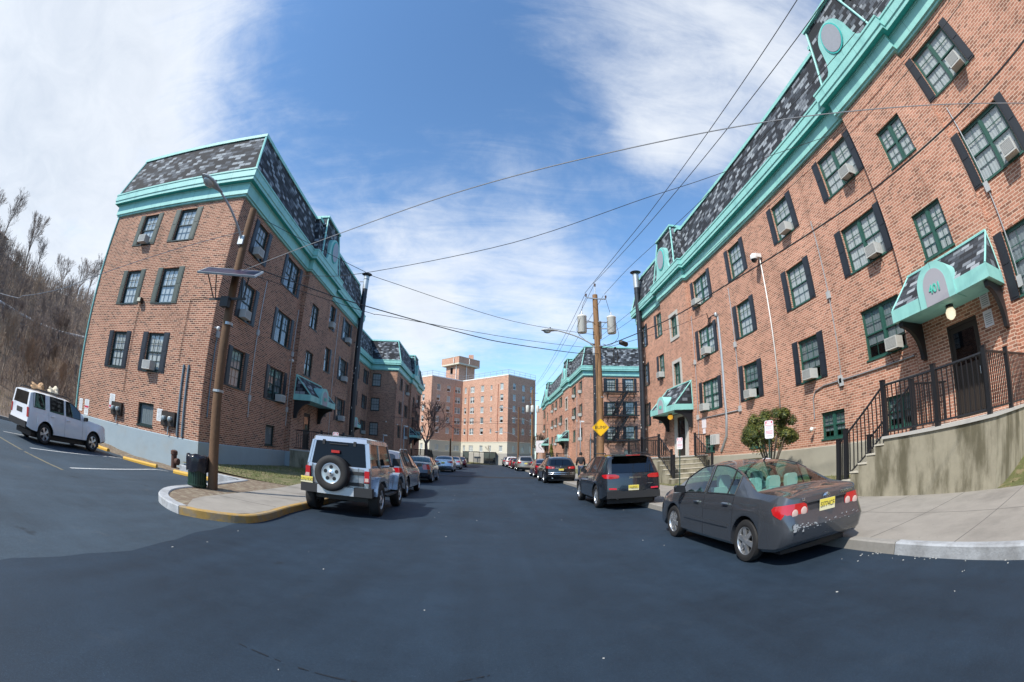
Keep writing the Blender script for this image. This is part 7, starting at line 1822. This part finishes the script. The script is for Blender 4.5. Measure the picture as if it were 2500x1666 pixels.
# ---------------------------------------------------------------- people
SKIN = mat('skin', (.34, .20, .14), .6); COATB = mat('coat_black', (.014, .015, .02), .8, bump=.3, bscale=30); JEAN = mat('jeans_blue', (.06, .085, .14), .85); HAIR = mat('hair_dark', (.015, .012, .01), .8)
def skin_obj(name, parent, joints, edges, m, sub=2, root=0):
    me = bpy.data.meshes.new(name); me.from_pydata([j[0] for j in joints], edges, []); o = bpy.data.objects.new(name, me); COL.objects.link(o)
    sk = o.modifiers.new('skin', 'SKIN'); sk.use_smooth_shade = True
    for i, j in enumerate(joints): me.skin_vertices[0].data[i].radius = (j[1], j[1] * (j[2] if len(j) > 2 else 1))
    me.skin_vertices[0].data[root].use_root = True
    ss_ = o.modifiers.new('sub', 'SUBSURF'); ss_.levels = sub; ss_.render_levels = sub
    dg = bpy.context.evaluated_depsgraph_get(); nm = bpy.data.meshes.new_from_object(o.evaluated_get(dg)); bpy.data.objects.remove(o)
    nm.materials.clear(); nm.materials.append(m)
    for p in nm.polygons: p.use_smooth = True
    return inst(name, nm, parent)
def person(label, loc, rz, pose):
    o = empty('person', loc, rz, label, 'person'); J_ = pose
    # continuous body: pelvis, spine, neck, head, arms, legs
    j = [((0, 0, .95), .13, .8), ((0, J_['lean'] * .4, 1.15), .125, .8), ((0, J_['lean'] * .8, 1.36), .15, .7), ((0, J_['lean'], 1.50), .06), ((0, J_['lean'] + J_['head'] * .5, 1.60), .085, 1.05), ((0, J_['lean'] + J_['head'], 1.70), .08, 1.05)]
    e = [(0, 1), (1, 2), (2, 3), (3, 4), (4, 5)]
    for s in (-1, 1):
        b = len(j); sh, el, wr_ = J_['arm'][0 if s < 0 else 1]
        j += [((s * .17, J_['lean'] * .8, 1.42), .07), ((s * sh[0], sh[1] + J_['lean'] * .8, sh[2]), .048), ((s * el[0], el[1] + J_['lean'] * .8, el[2]), .036), ((s * wr_[0], wr_[1] + J_['lean'] * .8, wr_[2]), .030)]
        e += [(2, b), (b, b + 1), (b + 1, b + 2), (b + 2, b + 3)]
        b = len(j); k = J_['leg'][0 if s < 0 else 1]
        j += [((s * .095, 0, .88), .095), ((s * .10, k[0], .49), .062), ((s * .10, k[1], .10), .045), ((s * .10, k[1] + .13, .045), .042)]
        e += [(0, b), (b, b + 1), (b + 1, b + 2), (b + 2, b + 3)]
    body = skin_obj('body', o, j, e, SKIN)
    sc_ = 1.14
    cj = [(p[0], p[1] * sc_ + .006, *(p[2:])) for p in j]; 
    def sub_(ids, m, nm, grow=.014, root=0):
        mp = {a: i for i, a in enumerate(ids)}; return skin_obj(nm, o, [(j[a][0], j[a][1] + grow, *(j[a][2:])) for a in ids], [(mp[a], mp[b]) for a, b in e if a in mp and b in mp], m, 2, root)
    sub_([0, 1, 2, 3, 6, 7, 8, 9, 14, 15, 16, 17], COATB, 'jacket', .026); sub_([0, 10, 11, 12, 18, 19, 20], JEAN, 'trousers', .014)
    mb = MB(); bm = bmesh.new(); bmesh.ops.create_uvsphere(bm, u_segments=14, v_segments=10, radius=.112)
    for v in bm.verts: v.co.z *= 1.12
    bmesh.ops.delete(bm, geom=[v for v in bm.verts if v.co.z < -.02 and v.co.y * J_.get('face', 1) > -.02], context='VERTS'); me = bpy.data.meshes.new('hair'); bm.to_mesh(me); bm.free(); me.materials.append(J_.get('hm', HAIR)); inst('hair', me, o, (0, J_['lean'] + J_['head'] * .8, 1.69))
    for s in (-1, 1): mb = MB(); mb.box(s * .10 - .045, s * .10 + .045, J_['leg'][0 if s < 0 else 1][1] - .07, J_['leg'][0 if s < 0 else 1][1] + .20, 0, .07); inst('shoe', mb.mesh('shoe', BLACK), o)
    # nose and eyes
    f_ = 1; y0 = J_['lean'] + J_['head'] * .8 + .10; mb = MB(); mb.box(-.012, .012, y0, y0 + .03, 1.66, 1.70); inst('nose', mb.mesh('nose', SKIN), o)
    for s in (-1, 1): mb = MB(); mb.box(s * .035 - .012, s * .035 + .012, y0 - .004, y0 + .004, 1.705, 1.717); inst('eye', mb.mesh('eye', INK), o)
    return o
walk = dict(lean=.04, head=.03, arm=[((.24, .02, 1.18), (.25, .16, 1.02), (.24, .26, .98)), ((.24, .02, 1.18), (.25, .16, 1.02), (.24, .26, .98))], leg=[(.12, .20), (-.02, -.22)])
person('person in a black coat and blue jeans walking away beside a green shopping cart', (5.95, 27.3, .15), R(-8), walk)
o = empty('shopping_cart', (6.35, 27.9, .15), R(-8), 'dark green two-wheeled shopping cart beside the walking person', 'cart')
mb = MB(); mb.box(-.19, .19, -.14, .16, .14, .92); inst('bag', mb.mesh('bag', mat('bag_green', (.015, .05, .045), .7, bump=.3, bscale=10)), o); mb = MB()
for s in (-1, 1): mb.tube([(s * .18, -.16, .10), (s * .18, -.20, 1.05)], .012, 5)
mb.tube([(-.18, -.20, 1.05), (.18, -.20, 1.05)], .014, 5); inst('frame', mb.mesh('frame', STEEL), o)
for s in (-1, 1): mb = MB(); mb.lathe([(.0, -.015), (.085, -.015), (.085, .015), (0, .015)], n=16, ax='x'); inst('wheel', mb.mesh('wheel', BLACK), o, (s * .21, -.08, .085))
bend = dict(lean=.16, head=.06, arm=[((.22, .12, 1.15), (.22, .28, 1.02), (.20, .38, 1.04)), ((.22, .12, 1.15), (.22, .28, 1.02), (.20, .38, 1.04))], leg=[(.04, .02), (.06, .0)])
person('person in dark clothes leaning forward on the stoop steps above the silver off-roader', (-8.25, 29.0, .62), R(-80), bend)
# ---------------------------------------------------------------- give every piece that stands apart an object of its own
def _pieces(me):
    n = len(me.vertices); par = list(range(n))
    def find(a):
        while par[a] != a: par[a] = par[par[a]]; a = par[a]
        return a
    for e in me.edges:
        a, b = find(e.vertices[0]), find(e.vertices[1])
        if a != b: par[a] = b
    isl = {}
    for v in me.vertices: isl.setdefault(find(v.index), []).append(v.index)
    isl = list(isl.values())
    if not 1 < len(isl) <= 120: return None
    bb = []
    for g_ in isl:
        c = [me.vertices[i].co for i in g_]; lo = [min(p[k] for p in c) for k in range(3)]; hi = [max(p[k] for p in c) for k in range(3)]; bb.append((lo, hi, max(h - l for h, l in zip(hi, lo))))
    P = list(range(len(isl)))
    def f2(a):
        while P[a] != a: P[a] = P[P[a]]; a = P[a]
        return a
    for i in range(len(isl)):
        for j in range(i):
            gap = math.sqrt(sum(max(0, bb[i][0][k] - bb[j][1][k], bb[j][0][k] - bb[i][1][k]) ** 2 for k in range(3)))
            if gap <= max(.02, .5 * max(bb[i][2], bb[j][2])):
                a, b = f2(i), f2(j)
                if a != b: P[a] = b
    gr = {}
    for i, g_ in enumerate(isl): gr.setdefault(f2(i), []).extend(g_)
    return list(gr.values()) if len(gr) > 1 else None
SKIP = ('stain', 'slats', 'print', 'lettering', 'grid', 'foliage', 'crown', 'grass', 'litter', 'undergrowth', 'scratches', 'flakes', 'number', 'badge', 'wall', 'frieze', 'border', 'joints', 'curtain', 'window', 'sash')
_done = {}
for o in list(bpy.data.objects):
    if o.type != 'MESH' or o.parent is None: continue
    nm = o.name.split('.')[0]
    if nm == 'small_print': pass
    elif nm.split('_')[-1] in SKIP or nm in ('window', 'sash'): continue
    me = o.data
    if len(me.vertices) > 20000: continue
    if me.name not in _done:
        pc = _pieces(me); out = None
        if pc and len(pc) <= 60:
            out = []
            for g_ in pc:
                keep = set(g_); m2 = me.copy(); m2.name = me.name; bm = bmesh.new(); bm.from_mesh(m2); bm.verts.ensure_lookup_table()
                bmesh.ops.delete(bm, geom=[v for v in bm.verts if v.index not in keep], context='VERTS'); bm.to_mesh(m2); bm.free(); out.append(m2)
        _done[me.name] = out
    out = _done[me.name]
    if out:
        kids = list(o.children); par_ = o.parent
        for m2 in out[1:]: c = o.copy(); c.data = m2; COL.objects.link(c); c.parent = par_
        o.data = out[0]
        _done[o.data.name] = None
